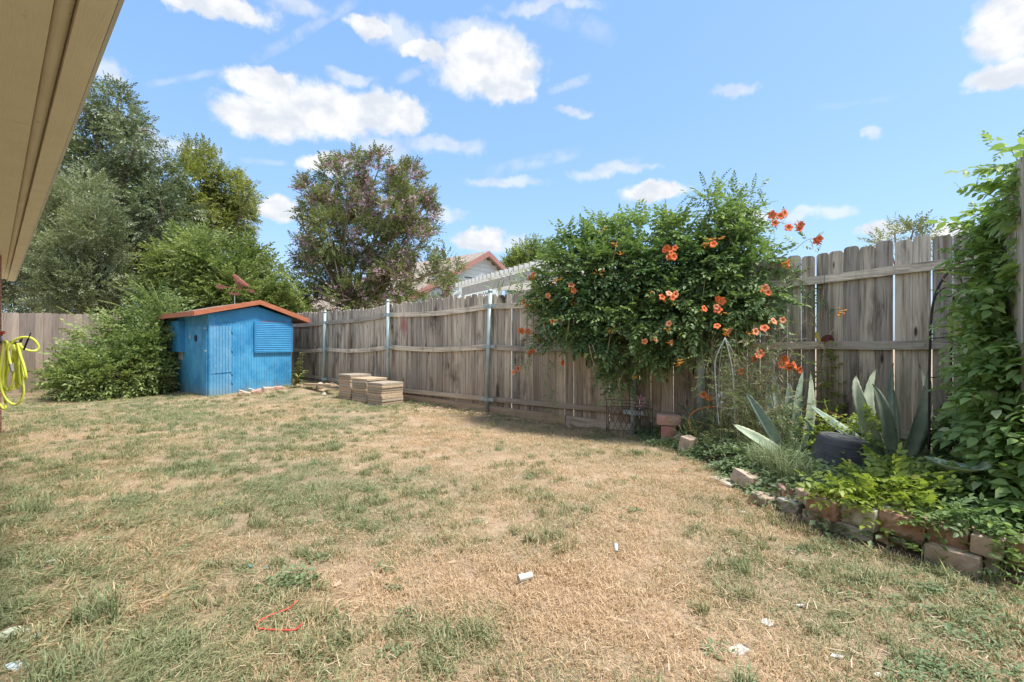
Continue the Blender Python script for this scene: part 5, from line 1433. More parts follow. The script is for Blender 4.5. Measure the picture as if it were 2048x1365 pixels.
def agave_leaf(parent, base, mid, tip, wmax, face=(0, -1, .2), cup=.30, name='leaf', wprof=None, teeth=True):
    """a long channelled succulent blade with a spine tip and toothed margin"""
    base, mid, tip = Vector(base), Vector(mid), Vector(tip)
    n = 22; q = [base * (1 - t) ** 2 + mid * 2 * t * (1 - t) + tip * t * t for t in np.linspace(0, 1, n)]
    vs, fs, ac, al_ = [], [], [], []
    m_ = 6; cols = 2 * (m_ + 1)
    for i, p in enumerate(q):
        t = i / (n - 1); tg = (q[min(i + 1, n - 1)] - q[max(i - 1, 0)]).normalized()
        nr = Vector(face) - tg * Vector(face).dot(tg); nr.normalize(); sd = tg.cross(nr)
        w = wmax * (wprof(t) if wprof else min(1, .62 + t * 1.6) * (1 - max(0, (t - .38) / .62) ** 1.9) ** 1.0) * .5
        w = max(w, .0025)
        thick = max(.003, .028 * (1 - t) ** .8)
        for layer in (0, 1):
            for k in range(m_ + 1):
                s = k / m_ * 2 - 1
                tooth = (.0045 if (i % 2 == 0 and teeth and abs(s) == 1 and t < .93) else 0)
                d = nr * (cup * w * (s * s)) * 1.0
                if layer: d = d - nr * thick * (1 - s * s * .92)
                vs.append(p + sd * (s * (w + tooth)) + d); ac.append(s); al_.append(t)
    for i in range(n - 1):
        a, b_ = i * cols, (i + 1) * cols
        for k in range(m_):
            fs.append((a + k, a + k + 1, b_ + k + 1, b_ + k)); fs.append((a + m_ + 1 + k, b_ + m_ + 1 + k, b_ + m_ + 2 + k, a + m_ + 2 + k))
        fs.append((a, b_, b_ + m_ + 1, a + m_ + 1)); fs.append((a + m_, a + 2 * m_ + 1, b_ + 2 * m_ + 1, b_ + m_))
    mb = MB().add(vs, fs); o = mb.build(name, M['agave'], parent, smooth=True)
    for nm, dat in (('across', ac), ('along', al_)):
        at_ = o.data.attributes.new(nm, 'FLOAT', 'POINT'); at_.data.foreach_set('value', np.array(dat, np.float32))
    return o
A1 = thing('agave', 'right-hand agave with broad upright grey-green blades behind the upturned pot', 'agave', (P(1780, 900, 4.35).x, 4.35, .12))
def al(A, b, m_, t, w, face, cup=.3, **k):
    mid = P(*m_); B_ = P(*b); T_ = P(*t)
    ctrl = (mid - B_ * .25 - T_ * .25) / .5
    agave_leaf(A, B_, ctrl, T_, w, face, cup, **k)
al(A1, (1772, 925, 4.30), (1722, 815, 4.28), (1713, 750, 4.32), 0.106, (-.35, -1, .1), .35)
al(A1, (1775, 925, 4.42), (1737, 820, 4.5), (1755, 733, 4.6), 0.098, (-.3, -1, .1), .3)
al(A1, (1783, 940, 4.15), (1770, 840, 4.05), (1745, 768, 4.0), 0.140, (.15, -1, .15), .30)
al(A1, (1785, 920, 4.5), (1777, 815, 4.6), (1787, 726, 4.7), 0.102, (.2, -1, .1), .4)
al(A1, (1792, 920, 4.5), (1790, 840, 4.6), (1787, 775, 4.65), 0.085, (.4, -1, .1), .4)
al(A1, (1800, 940, 4.25), (1838, 835, 4.2), (1857, 738, 4.25), 0.153, (.1, -1, .1), .45)
al(A1, (1805, 930, 4.35), (1848, 840, 4.32), (1838, 728, 4.4), 0.119, (.3, -1, .1), .5)
al(A1, (1765, 915, 4.25), (1685, 862, 4.35), (1615, 806, 4.45), 0.119, (.1, -.75, .7), .3)
al(A1, (1765, 905, 4.6), (1720, 855, 4.75), (1690, 838, 4.85), 0.128, (0, -.6, .8), .2)
A3 = thing('agave_leaf', 'single broad grey-green agave blade lying across the vine at right', 'agave', P(1862, 925, 3.6))
al(A3, (1858, 915, 3.15), (1925, 940, 2.9), (1990, 926, 2.75), .17, (0, -.55, .85), .35, wprof=lambda t: max(.05, math.sin(math.pi * min(1, t * .92 + .06)) ** .8))
A2 = thing('agave', 'left-hand agave with pale blades fanned out among weeds left of the pot', 'agave', (P(1590, 890, 4.85).x, 4.85, .12))
al(A2, (1565, 905, 4.65), (1527, 840, 4.55), (1489, 781, 4.5), 0.098, (-.2, -1, .3), .35)
al(A2, (1570, 910, 4.6), (1512, 878, 4.45), (1464, 848, 4.35), 0.119, (0, -.8, .6), .35)
al(A2, (1580, 895, 4.95), (1543, 830, 5.0), (1537, 762, 5.0), 0.085, (-.1, -1, .1), .3)
al(A2, (1590, 890, 5.0), (1556, 810, 5.1), (1551, 738, 5.1), 0.102, (-.2, -1, .1), .3)
al(A2, (1590, 895, 4.9), (1580, 830, 4.9), (1578, 760, 4.9), 0.145, (0, -1, .1), .3)
al(A2, (1595, 895, 4.85), (1592, 820, 4.85), (1608, 735, 4.9), 0.093, (.1, -1, .1), .35)
al(A2, (1605, 895, 4.85), (1618, 830, 4.8), (1621, 740, 4.85), 0.111, (.2, -1, .1), .35)
al(A2, (1600, 915, 4.55), (1618, 870, 4.5), (1607, 838, 4.45), 0.085, (.5, -1, .1), .6)

# ================================================================== small garden things
sn = thing('snail_ornament', 'snail ornament with yellow head and dark red shell on the middle rail', 'ornament', P(1645, 686, 5.15))
M['yellow'] = simple('yellow_paint', (.62, .48, .10), (.7, .56, .15), .6, 30); M['maroon'] = simple('maroon_paint', (.13, .035, .03), (.18, .05, .04), .5, 30)
def flat2(pts, d, th, name, mat, par):
    q = [P(x, y, d) for x, y in pts]; n = len(q)
    vs = [p - Vector((0, th / 2, 0)) for p in q] + [p + Vector((0, th / 2, 0)) for p in q]
    return MB().add(vs, [tuple(range(n))[::-1], tuple(range(n, 2 * n))] + [(i, (i + 1) % n, n + (i + 1) % n, n + i) for i in range(n)]).build(name, M[mat] if isinstance(mat, str) else mat, par, bevel=.003)
dsn = 5.13
flat2([(1643 + 0 + 12.5 * (1 + math.cos(a)) , 684 - 12 * math.sin(a) * 1.15 - .3) for a in np.linspace(0, math.pi, 12)], dsn, .02, 'shell', 'maroon', sn)
flat2([(1641, 684.5), (1640, 676), (1637, 670), (1639, 666), (1636, 665), (1634, 668), (1632, 664), (1629.5, 665), (1631, 670), (1629, 674), (1633, 677), (1636, 684.5)], dsn, .016, 'head', 'yellow', sn)
# orange cord
M['cord'] = simple('orange_cord', (.70, .22, .03), (.75, .28, .05), .5, 20)
o = MB().tube(crom([P(1402, 879, 5.3), P(1388, 868, 5.3), P(1378, 848, 5.35), P(1382, 830, 5.4), P(1400, 818, 5.4), P(1424, 814.5, 5.35), P(1448, 813.5, 5.3), P(1490, 816, 5.25), P(1540, 817, 5.2), P(1600, 818, 5.15), P(1640, 821, 5.0), P(1668, 828, 4.85), P(1690, 838, 4.8)], 8), .0065, 7).build('cord', M['cord'], smooth=True)
tag(o, 'orange cord looping round the dark post and on behind the left agave', 'cord')
# white obelisk trellis with metal leaves
tr = thing('plant_support', 'pale grey wire obelisk with metal leaves among dry weeds', 'plant support', P(1452, 850, 5.0))
M['tr'] = simple('pale_grey_wire', (.38, .42, .41), (.48, .51, .50), .5, 10)
for q in ([P(1450, 676, 5.0), P(1432, 715, 5.0), P(1430, 745, 5.0), P(1435, 820, 4.98), P(1438, 852, 4.95)], [P(1450, 676, 5.0), P(1463, 730, 4.95), P(1467, 775, 4.92), P(1470, 852, 4.9)],
          [P(1450, 676, 5.02), P(1480, 740, 5.15), P(1487, 820, 5.15), P(1490, 852, 5.15)], [P(1450, 676, 5.02), P(1440, 720, 5.2), P(1437, 800, 5.2), P(1432, 845, 5.2)]):
    MB().tube(crom(q, 5), .0055, 6).build('rod', M['tr'], tr, smooth=True)
MB().tube([P(1435, 815, 4.98), P(1470, 818, 4.9), P(1488, 812, 5.15), P(1436, 810, 5.2)], .006, 6, closed=True).build('hoop', M['tr'], tr, smooth=True)
for pts in ([(1442, 795), (1440, 787), (1443, 783), (1446, 785), (1445, 792)], [(1444, 797), (1449, 793), (1454, 795), (1449, 799)], [(1438, 807), (1442, 802), (1448, 803), (1444, 808)], [(1437, 797), (1435, 790), (1438, 787), (1440, 793)], [(1452, 830), (1458, 826), (1464, 829), (1458, 832)]):
    flat2(pts, 4.96, .006, 'metal_leaf', 'tr', tr)
# black wire cage in front of the 1271 post
M['wire'] = simple('black_wire', (.03, .03, .028), (.06, .05, .045), .6, 10)
cg = thing('wire_panel', 'rusty black wire border fence panel at the foot of the fence', 'wire panel', P(1257, 860, 6.0))
mb = MB()
for x in (1213, 1218, 1300, 1305): mb.tube([P(x, 799 if x < 1250 else 806, 6.1 if x < 1250 else 5.85), P(x, 866, 6.1 if x < 1250 else 5.85)], .0045, 5)
def cp(x, y): return P(x, y, 6.1 - .25 * (x - 1213) / 92)
for y in (799, 806, 812, 860): mb.tube([cp(1213, y), cp(1260, y + 2), cp(1305, y + 6)], .004, 5)
for k in range(8):
    x = 1213 + k * 11.5
    mb.tube([cp(x, 815), cp(min(1305, x + 22), 860)], .003, 4); mb.tube([cp(x + 11, 815), cp(max(1213, x - 11), 860)], .003, 4)
tag(mb.build('wires', M['wire'], cg), kind='stuff')
# pink flower ornament
M['pinkm'] = simple('pink_metal', (.46, .26, .30), (.56, .34, .38), .5, 20)
fo = thing('flower_ornament', 'large dusty pink metal flower behind the dark post under the vine', 'ornament', P(1279, 805, 6.12))
for k in range(9):
    a = 2 * math.pi * k / 9
    flat2([(1280 + 4 * math.cos(a - .3), 804 - 4 * math.sin(a - .3)), (1280 + 11 * math.cos(a - .28), 804 - 11 * math.sin(a - .28)), (1280 + 15 * math.cos(a), 804 - 15 * math.sin(a)), (1280 + 11 * math.cos(a + .28), 804 - 11 * math.sin(a + .28)), (1280 + 4 * math.cos(a + .3), 804 - 4 * math.sin(a + .3))], 6.12 + .012 * (k % 3), .006, 'petal', 'pinkm', fo)
MB().tube([P(1280, 806, 6.15), P(1281, 872, 6.15)], .005, 6).build('stake', M['wire'], fo)
# black arched trellis by the corner
ar = thing('garden_arch', 'thin black metal arch trellis in front of the right fence', 'trellis', P(1860, 900, 4.05))
q = [P(1858, 900, 4.1), P(1860, 700, 4.1), P(1866, 610, 4.1), P(1885, 560, 4.08), P(1915, 528, 4.05), P(1950, 520, 4.0)]
MB().tube(crom(q, 6), .010, 7).build('arch_bar', M['wire'], ar, smooth=True)
q = [P(1902, 900, 4.0), P(1903, 690, 4.0), P(1907, 600, 4.0), P(1912, 590, 4.0)]
MB().tube(crom(q, 5), .008, 7).build('arch_bar', M['wire'], ar, smooth=True)
for a, b, c_ in (((1866, 600, 4.1), (1885, 578, 4.05), (1915, 571, 4.0)), ((1884, 558, 4.08), (1898, 568, 4.0), (1925, 571, 3.98)), ((1866, 600, 4.1), (1900, 593, 4.0), (1930, 585, 3.95)), ((1860, 677, 4.1), (1880, 676, 4.05), (1940, 668, 3.9)), ((1858, 755, 4.1), (1880, 755, 4.05), (1930, 750, 3.95)), ((1908, 535, 4.0), (1918, 545, 4.0), (1925, 571, 3.98))):
    MB().tube(crom([P(*a), P(*b), P(*c_)], 4), .0055, 6).build('cross_bar', M['wire'], ar, smooth=True)

# pink spray paint on the fence (a stain on the wood)
def stain(px0, px1, z0, z1, seed):
    pass

# ================================================================== beyond the fence
M['hwall'] = simple('pale_blue_siding', (.50, .60, .64), (.55, .65, .68), .7, 2, bscale=30, stretch=(1, 1, .2))
M['hmaroon'] = simple('maroon_fascia', (.30, .15, .13), (.36, .19, .16), .6, 5)
M['shingle'] = simple('brown_shingle', (.30, .24, .20), (.42, .35, .29), .9, 6, bscale=20, bd=.02)
M['glass'] = simple('window_glass', (.28, .36, .40), (.36, .44, .48), .15, 3, spec=.8)
hb = thing('house', 'pale blue gabled house with maroon trim behind the crepe myrtle', 'house', (-2.2, 21.2, 0))
A0 = Vector((-1.33, 22, 0)); HD = Vector((1.054, 1.3, 0)).normalized(); HB = Vector((-HD.y, HD.x, 0))
q1 = 1.67; zA = 5.26; pitch = .52
hz = lambda t: zA - abs(t) * pitch
mb = MB(); mb.prism([(-5.2, -.1), (q1 - .3, -.1), (q1 - .3, hz(q1 - .3) - .12), (0, zA - .12), (-5.2, hz(5.2) - .12)], A0, HD, UP, HB, 7)
mb.build('wall', M['hwall'], hb)
# horizontal lap siding boards on the gable face
mb = MB()
for z in np.arange(.2, zA - .3, .19):
    w0 = -5.19; w1 = min(q1 - .31, (zA - .2 - z) / pitch - .02); w0 = max(-5.19, -((zA - .2 - z) / pitch) + .02)
    if w1 > w0: mb.box(A0 + HD * (w0 + w1) / 2 - HB * .012 + UP * (z + .095), HD, HB, UP, (w1 - w0) / 2, .012, .090)
tag(mb.build('siding', M['hwall'], hb), kind='stuff')
for sgn, tl in ((1, q1), (-1, -5.6)):
    a = A0 + UP * (zA + .02); e = A0 + HD * tl + UP * (zA + .02 - abs(tl) * pitch)
    q = [a - HB * .35, e - HB * .35, e + HB * 7.3, a + HB * 7.3]
    mb = MB().add(q + [p - UP * .06 for p in q], [(0, 1, 2, 3), (7, 6, 5, 4), (0, 4, 5, 1), (1, 5, 6, 2), (2, 6, 7, 3), (3, 7, 4, 0)])
    mb.build('roof', M['shingle'], hb)
    q = [a - HB * .37 + HD * .001 * sgn, e - HB * .37]
    mb = MB().add([q[0], q[1], q[1] - UP * .24, q[0] - UP * .24] + [p + v_ for p, v_ in ((q[0], -HB * .03), (q[1], -HB * .03), (q[1] - UP * .24, -HB * .03), (q[0] - UP * .24, -HB * .03))],
                  [(0, 1, 2, 3), (7, 6, 5, 4), (0, 4, 5, 1), (1, 5, 6, 2), (2, 6, 7, 3), (3, 7, 4, 0)])
    mb.build('fascia', M['hmaroon'], hb)
wn_ = A0 - HD * 2.75 - HB * .03 + UP * 3.4
fr = MB().box(wn_, HD, HB, UP, .52, .03, .62).build('window', M['white'], hb)
MB().box(wn_ - HB * .035, HD, HB, UP, .44, .01, .54).build('pane', M['glass'], fr)
MB().box(wn_ - UP * .7 - HB * .02, HD, HB, UP, .6, .05, .07).build('window_sill', M['hmaroon'], hb)
MB().box(A0 + HD * .2 - HB * .03 + UP * 4.0, HD, HB, UP, 1.4, .02, .02).build('cable', M['black'], hb)
# pergola
M['pwhite'] = simple('chalky_white_paint', (.66, .66, .63), (.56, .56, .52), .8, 5)
pg = thing('pergola', 'white timber pergola with lattice just behind the fence', 'pergola', (-1.25, 12.4, 0))
b0, b1 = P(925, 579, 12.6), P(1100, 556, 8.9)
bd_ = (b1 - b0).normalized(); bd_.z = 0; bd_.normalize(); pn = Vector((-bd_.y, bd_.x, 0))
b1.z = b0.z = 2.50
MB().bar(b0, b1, .045, .20).build('beam', M['pwhite'], pg)
MB().bar(b0 + pn * 2.3, b1 + pn * 2.3, .045, .20).build('beam', M['pwhite'], pg)
Lb = (b1 - b0).length; n = int(Lb / .21)
for i in range(n + 1):
    c = b0 + bd_ * (.05 + i * .21) + UP * .155
    MB().bar(c - pn * .22, c + pn * 2.6, .040, .11).build('rafter', M['pwhite'], pg)
for s_ in (0, .5, 1):
    for w_ in (0, 2.3):
        c = b0.lerp(b1, s_) + pn * w_ + pn * .03; MB().bar(Vector((c.x, c.y, 0)), Vector((c.x, c.y, 2.42)), .09, .09, up=(1, 0, 0)).build('post', M['pwhite'], pg)
for i in range(34):
    pass
lat_mb = MB(); x0 = .35; w_ = 1.3
for s_ in (-1, 1):
    for k in range(-8, 14):
        # diagonal lattice strips clipped to the panel
        pts = []
        for zz in (2.38, 1.2):
            xx = x0 + k * .13 + (zz - 1.8) * s_
            pts.append((xx, zz))
        (xa, za), (xb, zb2) = pts
        def clip(xa, za, xb, zb_):
            ts = [0, 1]
            dx = xb - xa
            for lim in (x0, x0 + w_):
                if abs(dx) > 1e-6:
                    t_ = (lim - xa) / dx
                    if 0 < t_ < 1: ts.append(t_)
            ts.sort(); segs_ = []
            for a_, b_ in zip(ts, ts[1:]):
                mx_ = xa + dx * (a_ + b_) / 2
                if x0 <= mx_ <= x0 + w_: segs_.append((a_, b_))
            return segs_
        for a_, b_ in clip(xa, za, xb, zb2):
            p = b0 + bd_ * (xa + (xb - xa) * a_) - UP * b0.z + UP * (za + (zb2 - za) * a_) + pn * .05 * (1 + .15 * s_)
            q = b0 + bd_ * (xa + (xb - xa) * b_) - UP * b0.z + UP * (za + (zb2 - za) * b_) + pn * .05 * (1 + .15 * s_)
            if (q - p).length > .05: lat_mb.bar(p, q, .035, .008, up=pn)
tag(lat_mb.build('lattice', M['pwhite'], pg), kind='stuff')
c = b0 - bd_ * .1
MB().bar(c - pn * .05 - UP * .02, c - pn * .5 - UP * .45 + UP * .0, .05, .09).build('brace', M['pwhite'], pg)
# farther brown-roofed house seen between the shed tree and the crepe myrtle
h2 = thing('house', 'distant house with grey-brown roof seen between the shed and the fence', 'house', (-9.2, 24, 0))
a = P(560, 588, 24); b = P(648, 588, 24)
mb = MB().add([P(500, 640, 22), P(700, 640, 22), P(660, 592, 26), P(560, 592, 26), P(500, 640, 22) - UP * .1, P(700, 640, 22) - UP * .1, P(660, 592, 26) - UP * .1, P(560, 592, 26) - UP * .1],
              [(0, 1, 2, 3), (7, 6, 5, 4), (0, 4, 5, 1), (1, 5, 6, 2), (2, 6, 7, 3), (3, 7, 4, 0)])
mb.build('roof', simple('grey_brown_roof', (.36, .32, .30), (.45, .40, .37), .9, 4, bscale=20), h2)
c0_, c1_ = P(510, 640, 22.3), P(690, 640, 22.3)
mb = MB().abox(c0_.x, c1_.x, 22.3, 26, -.1, c0_.z - .02); mb.build('wall', M['hwall'], h2)
# neighbour's grey clapboard outbuilding glimpsed through the wide gap
ob = thing('outbuilding', 'grey clapboard outbuilding glimpsed through the wide fence gap', 'shed', (0.3, 9.2, 0))
mb = MB()
for z in np.arange(.05, 1.5, .11): mb.abox(-.25, .85, 9.18 - .01, 9.24, z, z + .104)
tag(mb.build('clapboard', M['hwall'], ob), kind='stuff')
mb = MB().abox(-.26, .86, 9.25, 10.2, 0, 1.52); mb.build('wall', M['hwall'], ob)
mb = MB().abox(-.32, .92, 9.1, 10.3, 1.53, 1.58); mb.build('roof', M['shingle'], ob)

# ================================================================== litter
def lie(x, y, dz=.012):
    g = G(x, y, .0); g.z = ZG(g.x, g.y); 
    for _ in range(3):
        g = G(x, y, g.z); g.z = ZG(g.x, g.y)
    g.z += dz; return g
M['litter_w'] = simple('white_litter', (.66, .65, .60), (.55, .54, .50), .6, 20); M['litter_g'] = simple('pale_green_shard', (.60, .68, .52), (.66, .72, .6), .6, 20)
M['litter_b'] = simple('pale_blue_shard', (.48, .62, .70), (.55, .68, .74), .5, 20); M['litter_p'] = simple('pink_plastic', (.75, .14, .22), (.8, .22, .3), .5, 20)
M['teal'] = simple('teal_plastic', (.12, .34, .38), (.16, .4, .42), .5, 20)
M['dryleaf'] = simple('dry_fallen_leaf', (.50, .34, .22), (.62, .46, .34), .8, 20); M['yleaf'] = simple('yellow_fallen_leaf', (.74, .46, .10), (.8, .56, .16), .7, 20)
g = lie(1050, 1166, .03); u = Vector((.85, .45, 0)).normalized()
tag(MB().tube([g - u * .038, g + u * .038], .017, 12).build('cap', M['litter_w'], origin=g), 'small white plastic cylinder lying on dry grass near the centre', 'cap')
g = lie(1233, 1107, .02)
tag(MB().tube([g - Vector((.004, .02, 0)), g + Vector((0, .02, .02))], [.008, .013], 10).build('bottle_top', M['litter_b'], origin=g), 'tiny pale blue bottle top in dry grass right of the white cylinder', 'litter')
def shard(x, y, w, mat, label, cat='shard', name='shard', th=.006, dz=.012, n=6, tilt=.25, asp=.6, seed=0):
    rr = random.Random(int(x * 7 + y)); g = lie(x, y, dz)
    top = [Vector((math.cos(a + rr.uniform(-.2, .2)) * w / 2 * rr.uniform(.75, 1.1), math.sin(a) * w / 2 * asp * rr.uniform(.75, 1.2), rr.uniform(-.1, .1) * w * tilt)) for a in np.linspace(0, 2 * math.pi, n + 1)[:-1]]
    vs = [v for v in top] + [v - Vector((0, 0, th)) for v in top]
    mb = MB().add(vs, [tuple(range(n)), tuple(range(n, 2 * n))[::-1]] + [(i, n + i, n + (i + 1) % n, (i + 1) % n) for i in range(n)])
    o = mb.build(name, M[mat]); o.location = g; o.rotation_euler = (rr.uniform(0, .3), rr.uniform(-.2, .2), rr.uniform(-.4, .4))
    return tag(o, label, cat)
shard(21, 1270, .075, 'litter_g', 'pale green square shard at the lower left edge', asp=.8)
shard(48, 1268, .05, 'litter_w', 'white shard between the pale green and light blue ones')
shard(70, 1275, .055, 'litter_b', 'light blue shard, rightmost of the lower left group')
shard(41, 1289, .06, 'litter_g', 'pale green shard below the others at lower left')
shard(3, 1296, .03, 'litter_w', 'tiny white chip at the left edge')
shard(33, 1338, .08, 'litter_b', 'bluish grey shard near the bottom left corner')
shard(98, 1140, .055, 'litter_p', 'pink plastic scrap on black litter in left grass', 'litter', 'scrap')
shard(102, 1132, .045, 'litter_w', 'white scrap touching the pink plastic one', 'litter', 'scrap', dz=.03)
shard(82, 1138, .07, 'black', 'black scrap left of the pink plastic one', 'litter', 'scrap', dz=.016)
shard(30, 1160, .075, 'dryleaf', 'pale tan sliver in the grass at the left edge', 'litter', 'scrap', asp=.3)
shard(165, 1198, .055, 'litter_g', 'pale green leaf-like shard beside a tall green tuft', asp=.5)
shard(328, 1196, .03, 'yleaf', 'small pale yellow pebble-like bit on flattened grass', 'litter', 'scrap', th=.012)
shard(440, 1011, .055, 'yleaf', 'largest yellow fallen leaf on the lawn', 'leaf', 'fallen_leaf')
shard(483, 1006, .035, 'litter_w', 'white small mushroom-like bit right of the largest yellow leaf', 'litter', 'scrap', th=.02)
shard(296, 1008, .045, 'yleaf', 'right one of two yellow leaves close together', 'leaf', 'fallen_leaf')
shard(284, 1018, .035, 'yleaf', 'left one of two yellow leaves close together', 'leaf', 'fallen_leaf')
shard(188, 948, .045, 'yleaf', 'yellow leaf on the left part of the lawn', 'leaf', 'fallen_leaf')
shard(328, 871, .05, 'yleaf', 'yellow leaf far back on a tan patch', 'leaf', 'fallen_leaf')
shard(43, 1071, .06, 'dryleaf', 'grey-pink dry leaf in left grass', 'leaf', 'fallen_leaf', asp=.8)
shard(218, 1079, .07, 'litter_w', 'white scrap on yellow straw at left', 'litter', 'scrap', asp=.35)
shard(672, 1172, .07, 'dryleaf', 'curled dry brown leaf with lobed edge on bare soil', 'leaf', 'fallen_leaf', asp=.7)
shard(700, 1262, .08, 'dryleaf', 'rolled dry brown leaf below centre left', 'leaf', 'fallen_leaf', asp=.5)
shard(610, 1180, .045, 'litter_b', 'pale blue-grey scrap beside bare soil', 'litter', 'scrap')
shard(500, 1136, .04, 'teal', 'left teal plastic scrap in flattened grass', 'litter', 'scrap', asp=.5)
shard(533, 1140, .03, 'teal', 'right teal plastic scrap in flattened grass', 'litter', 'scrap', asp=.5)
shard(1476, 1305, .085, 'litter_w', 'crumpled translucent white plastic piece behind a grass tuft', 'litter', 'scrap', asp=.6, tilt=1.0, n=9)
shard(1676, 1318, .055, 'litter_w', 'torn white scrap in lower right lawn', 'litter', 'scrap', asp=.45, tilt=.8, n=8)
shard(1762, 1358, .05, 'litter_w', 'white scrap at the bottom edge right of centre', 'litter', 'scrap', asp=.45, n=8)
shard(1600, 1215, .045, 'litter_w', 'small grey-white scrap among straw at right', 'litter', 'scrap', asp=.3)
shard(1536, 1250, .06, 'litter_w', 'flat whitish scrap in dry straw', 'litter', 'scrap', asp=.7)
shard(1675, 1143, .045, 'dryleaf', 'reddish dry leaf below the border blocks', 'leaf', 'fallen_leaf')
shard(1487, 1027, .03, 'litter_w', 'white pebble on dry ground left of the border', 'stone', 'pebble', th=.02)
shard(150, 1030, .05, 'dryleaf', 'pale leaf left of the two yellow leaves', 'leaf', 'fallen_leaf')
shard(592, 1300, .06, 'dryleaf', 'tan leaf below the red string', 'leaf', 'fallen_leaf')
shard(905, 1128, .05, 'dryleaf', 'pale dry leaf near the middle of the lawn', 'leaf', 'fallen_leaf')
shard(1370, 938, .05, 'dryleaf', 'orange-brown leaf in front of the upright tan block', 'leaf', 'fallen_leaf')
M['string'] = simple('red_string', (.62, .07, .05), (.68, .1, .07), .7, 20)
q = [lie(x, y, .03) for x, y in ((595, 1214), (578, 1230), (545, 1243), (520, 1256), (513, 1268), (525, 1273), (560, 1275), (590, 1274), (605, 1262))]
tag(MB().tube(crom(q, 5), .0035, 6).build('string', M['string'], smooth=True), 'thin red string curled on bare soil in the foreground', 'string')
# ================================================================== grass, weeds and ground vines
def grassmat(name, green1, green2, straw1, straw2, patch_lo, patch_hi, spread=.9, bias=0.0):
    m, t, b = newmat(name)
    at = t.node('ShaderNodeAttribute'); at.attribute_name = 'tint'
    at2 = t.node('ShaderNodeAttribute'); at2.attribute_name = 'tint2'
    g = t.node('ShaderNodeNewGeometry'); oi = t.node('ShaderNodeObjectInfo')
    dry = t.node('ShaderNodeAttribute'); dry.attribute_name = 'dry'; dry.attribute_type = 'INSTANCER'
    f = t.m('ADD', t.m('MULTIPLY', t.m('SUBTRACT', at.outputs['Fac'], .5), spread), dry.outputs['Fac'])
    f = t.smooth(f, patch_lo, patch_hi)
    x = at2.outputs['Fac']
    c = t.mix(f, t.mix(x, green1, green2), t.mix(x, straw1, straw2))
    t.l.new(c, b.inputs['Base Color']); b.inputs['Roughness'].default_value = .6; b.inputs['Specular IOR Level'].default_value = .2
    tr = t.node('ShaderNodeBsdfTranslucent'); t.l.new(t.mix(1.0, c, (1.15, 1.2, .8), 'MULTIPLY'), tr.inputs[0])
    mx = t.node('ShaderNodeMixShader'); mx.inputs[0].default_value = .22
    t.l.new(b.outputs[0], mx.inputs[1]); t.l.new(tr.outputs[0], mx.inputs[2]); t.l.new(mx.outputs[0], t.n['Material Output'].inputs[0])
    return m
M['grass'] = grassmat('lawn_grass_blade', (.15, .185, .08), (.40, .44, .25), (.47, .32, .185), (.77, .60, .41), .38, .72)

def blade_mesh(name, n, rad, hmin, hmax, w, lean, mat, flat_=0.0, seed=0, curl=.5, dirn=None):
    r = np.random.default_rng(seed); vs, fs, t1, t2 = [], [], [], []
    for i in range(n):
        a = r.uniform(0, 2 * math.pi); rr_ = rad * math.sqrt(r.random()); p = np.array([rr_ * math.cos(a), rr_ * math.sin(a), -.004])
        h = r.uniform(hmin, hmax); yaw = r.uniform(0, 2 * math.pi) if dirn is None else dirn + r.normal(0, .45)
        ln = abs(r.normal(lean, .3)); ln = min(ln, 1.45) if not flat_ else r.uniform(1.25, 1.5)
        d0 = np.array([math.sin(ln * .6) * math.cos(yaw), math.sin(ln * .6) * math.sin(yaw), math.cos(ln * .6)])
        ln2 = min(ln * 1.0 + curl * r.random(), 1.75 if not flat_ else 1.62)
        d1 = np.array([math.sin(ln2) * math.cos(yaw + r.normal(0, .2)), math.sin(ln2) * math.sin(yaw), math.cos(ln2)])
        side = np.array([-math.sin(yaw), math.cos(yaw), 0]) ; tw = r.uniform(-.6, .6); side = side * math.cos(tw) + np.array([0, 0, 1]) * math.sin(tw) * .6
        ww = w * r.uniform(.6, 1.2) / 2
        z0 = r.uniform(0, .012) if flat_ else 0
        q0 = p + np.array([0, 0, z0]); q1 = q0 + d0 * h * .5; q2 = q1 + d1 * h * .5
        k = len(vs)
        vs += [q0 - side * ww * .8, q0 + side * ww * .8, q1 + side * ww, q1 - side * ww, q2]
        fs += [(k, k + 1, k + 2, k + 3), (k + 3, k + 2, k + 4)]
        a_, b_ = r.random(), r.random(); t1 += [a_, a_]; t2 += [b_, b_]
    me = bpy.data.meshes.new(name); me.from_pydata([tuple(v) for v in vs], [], fs); me.materials.append(mat)
    for nm, dat in (('tint', t1), ('tint2', t2)):
        at_ = me.attributes.new(nm, 'FLOAT', 'FACE'); at_.data.foreach_set('value', np.array(dat, np.float32))
    me.update()
    return bpy.data.objects.new(name, me)

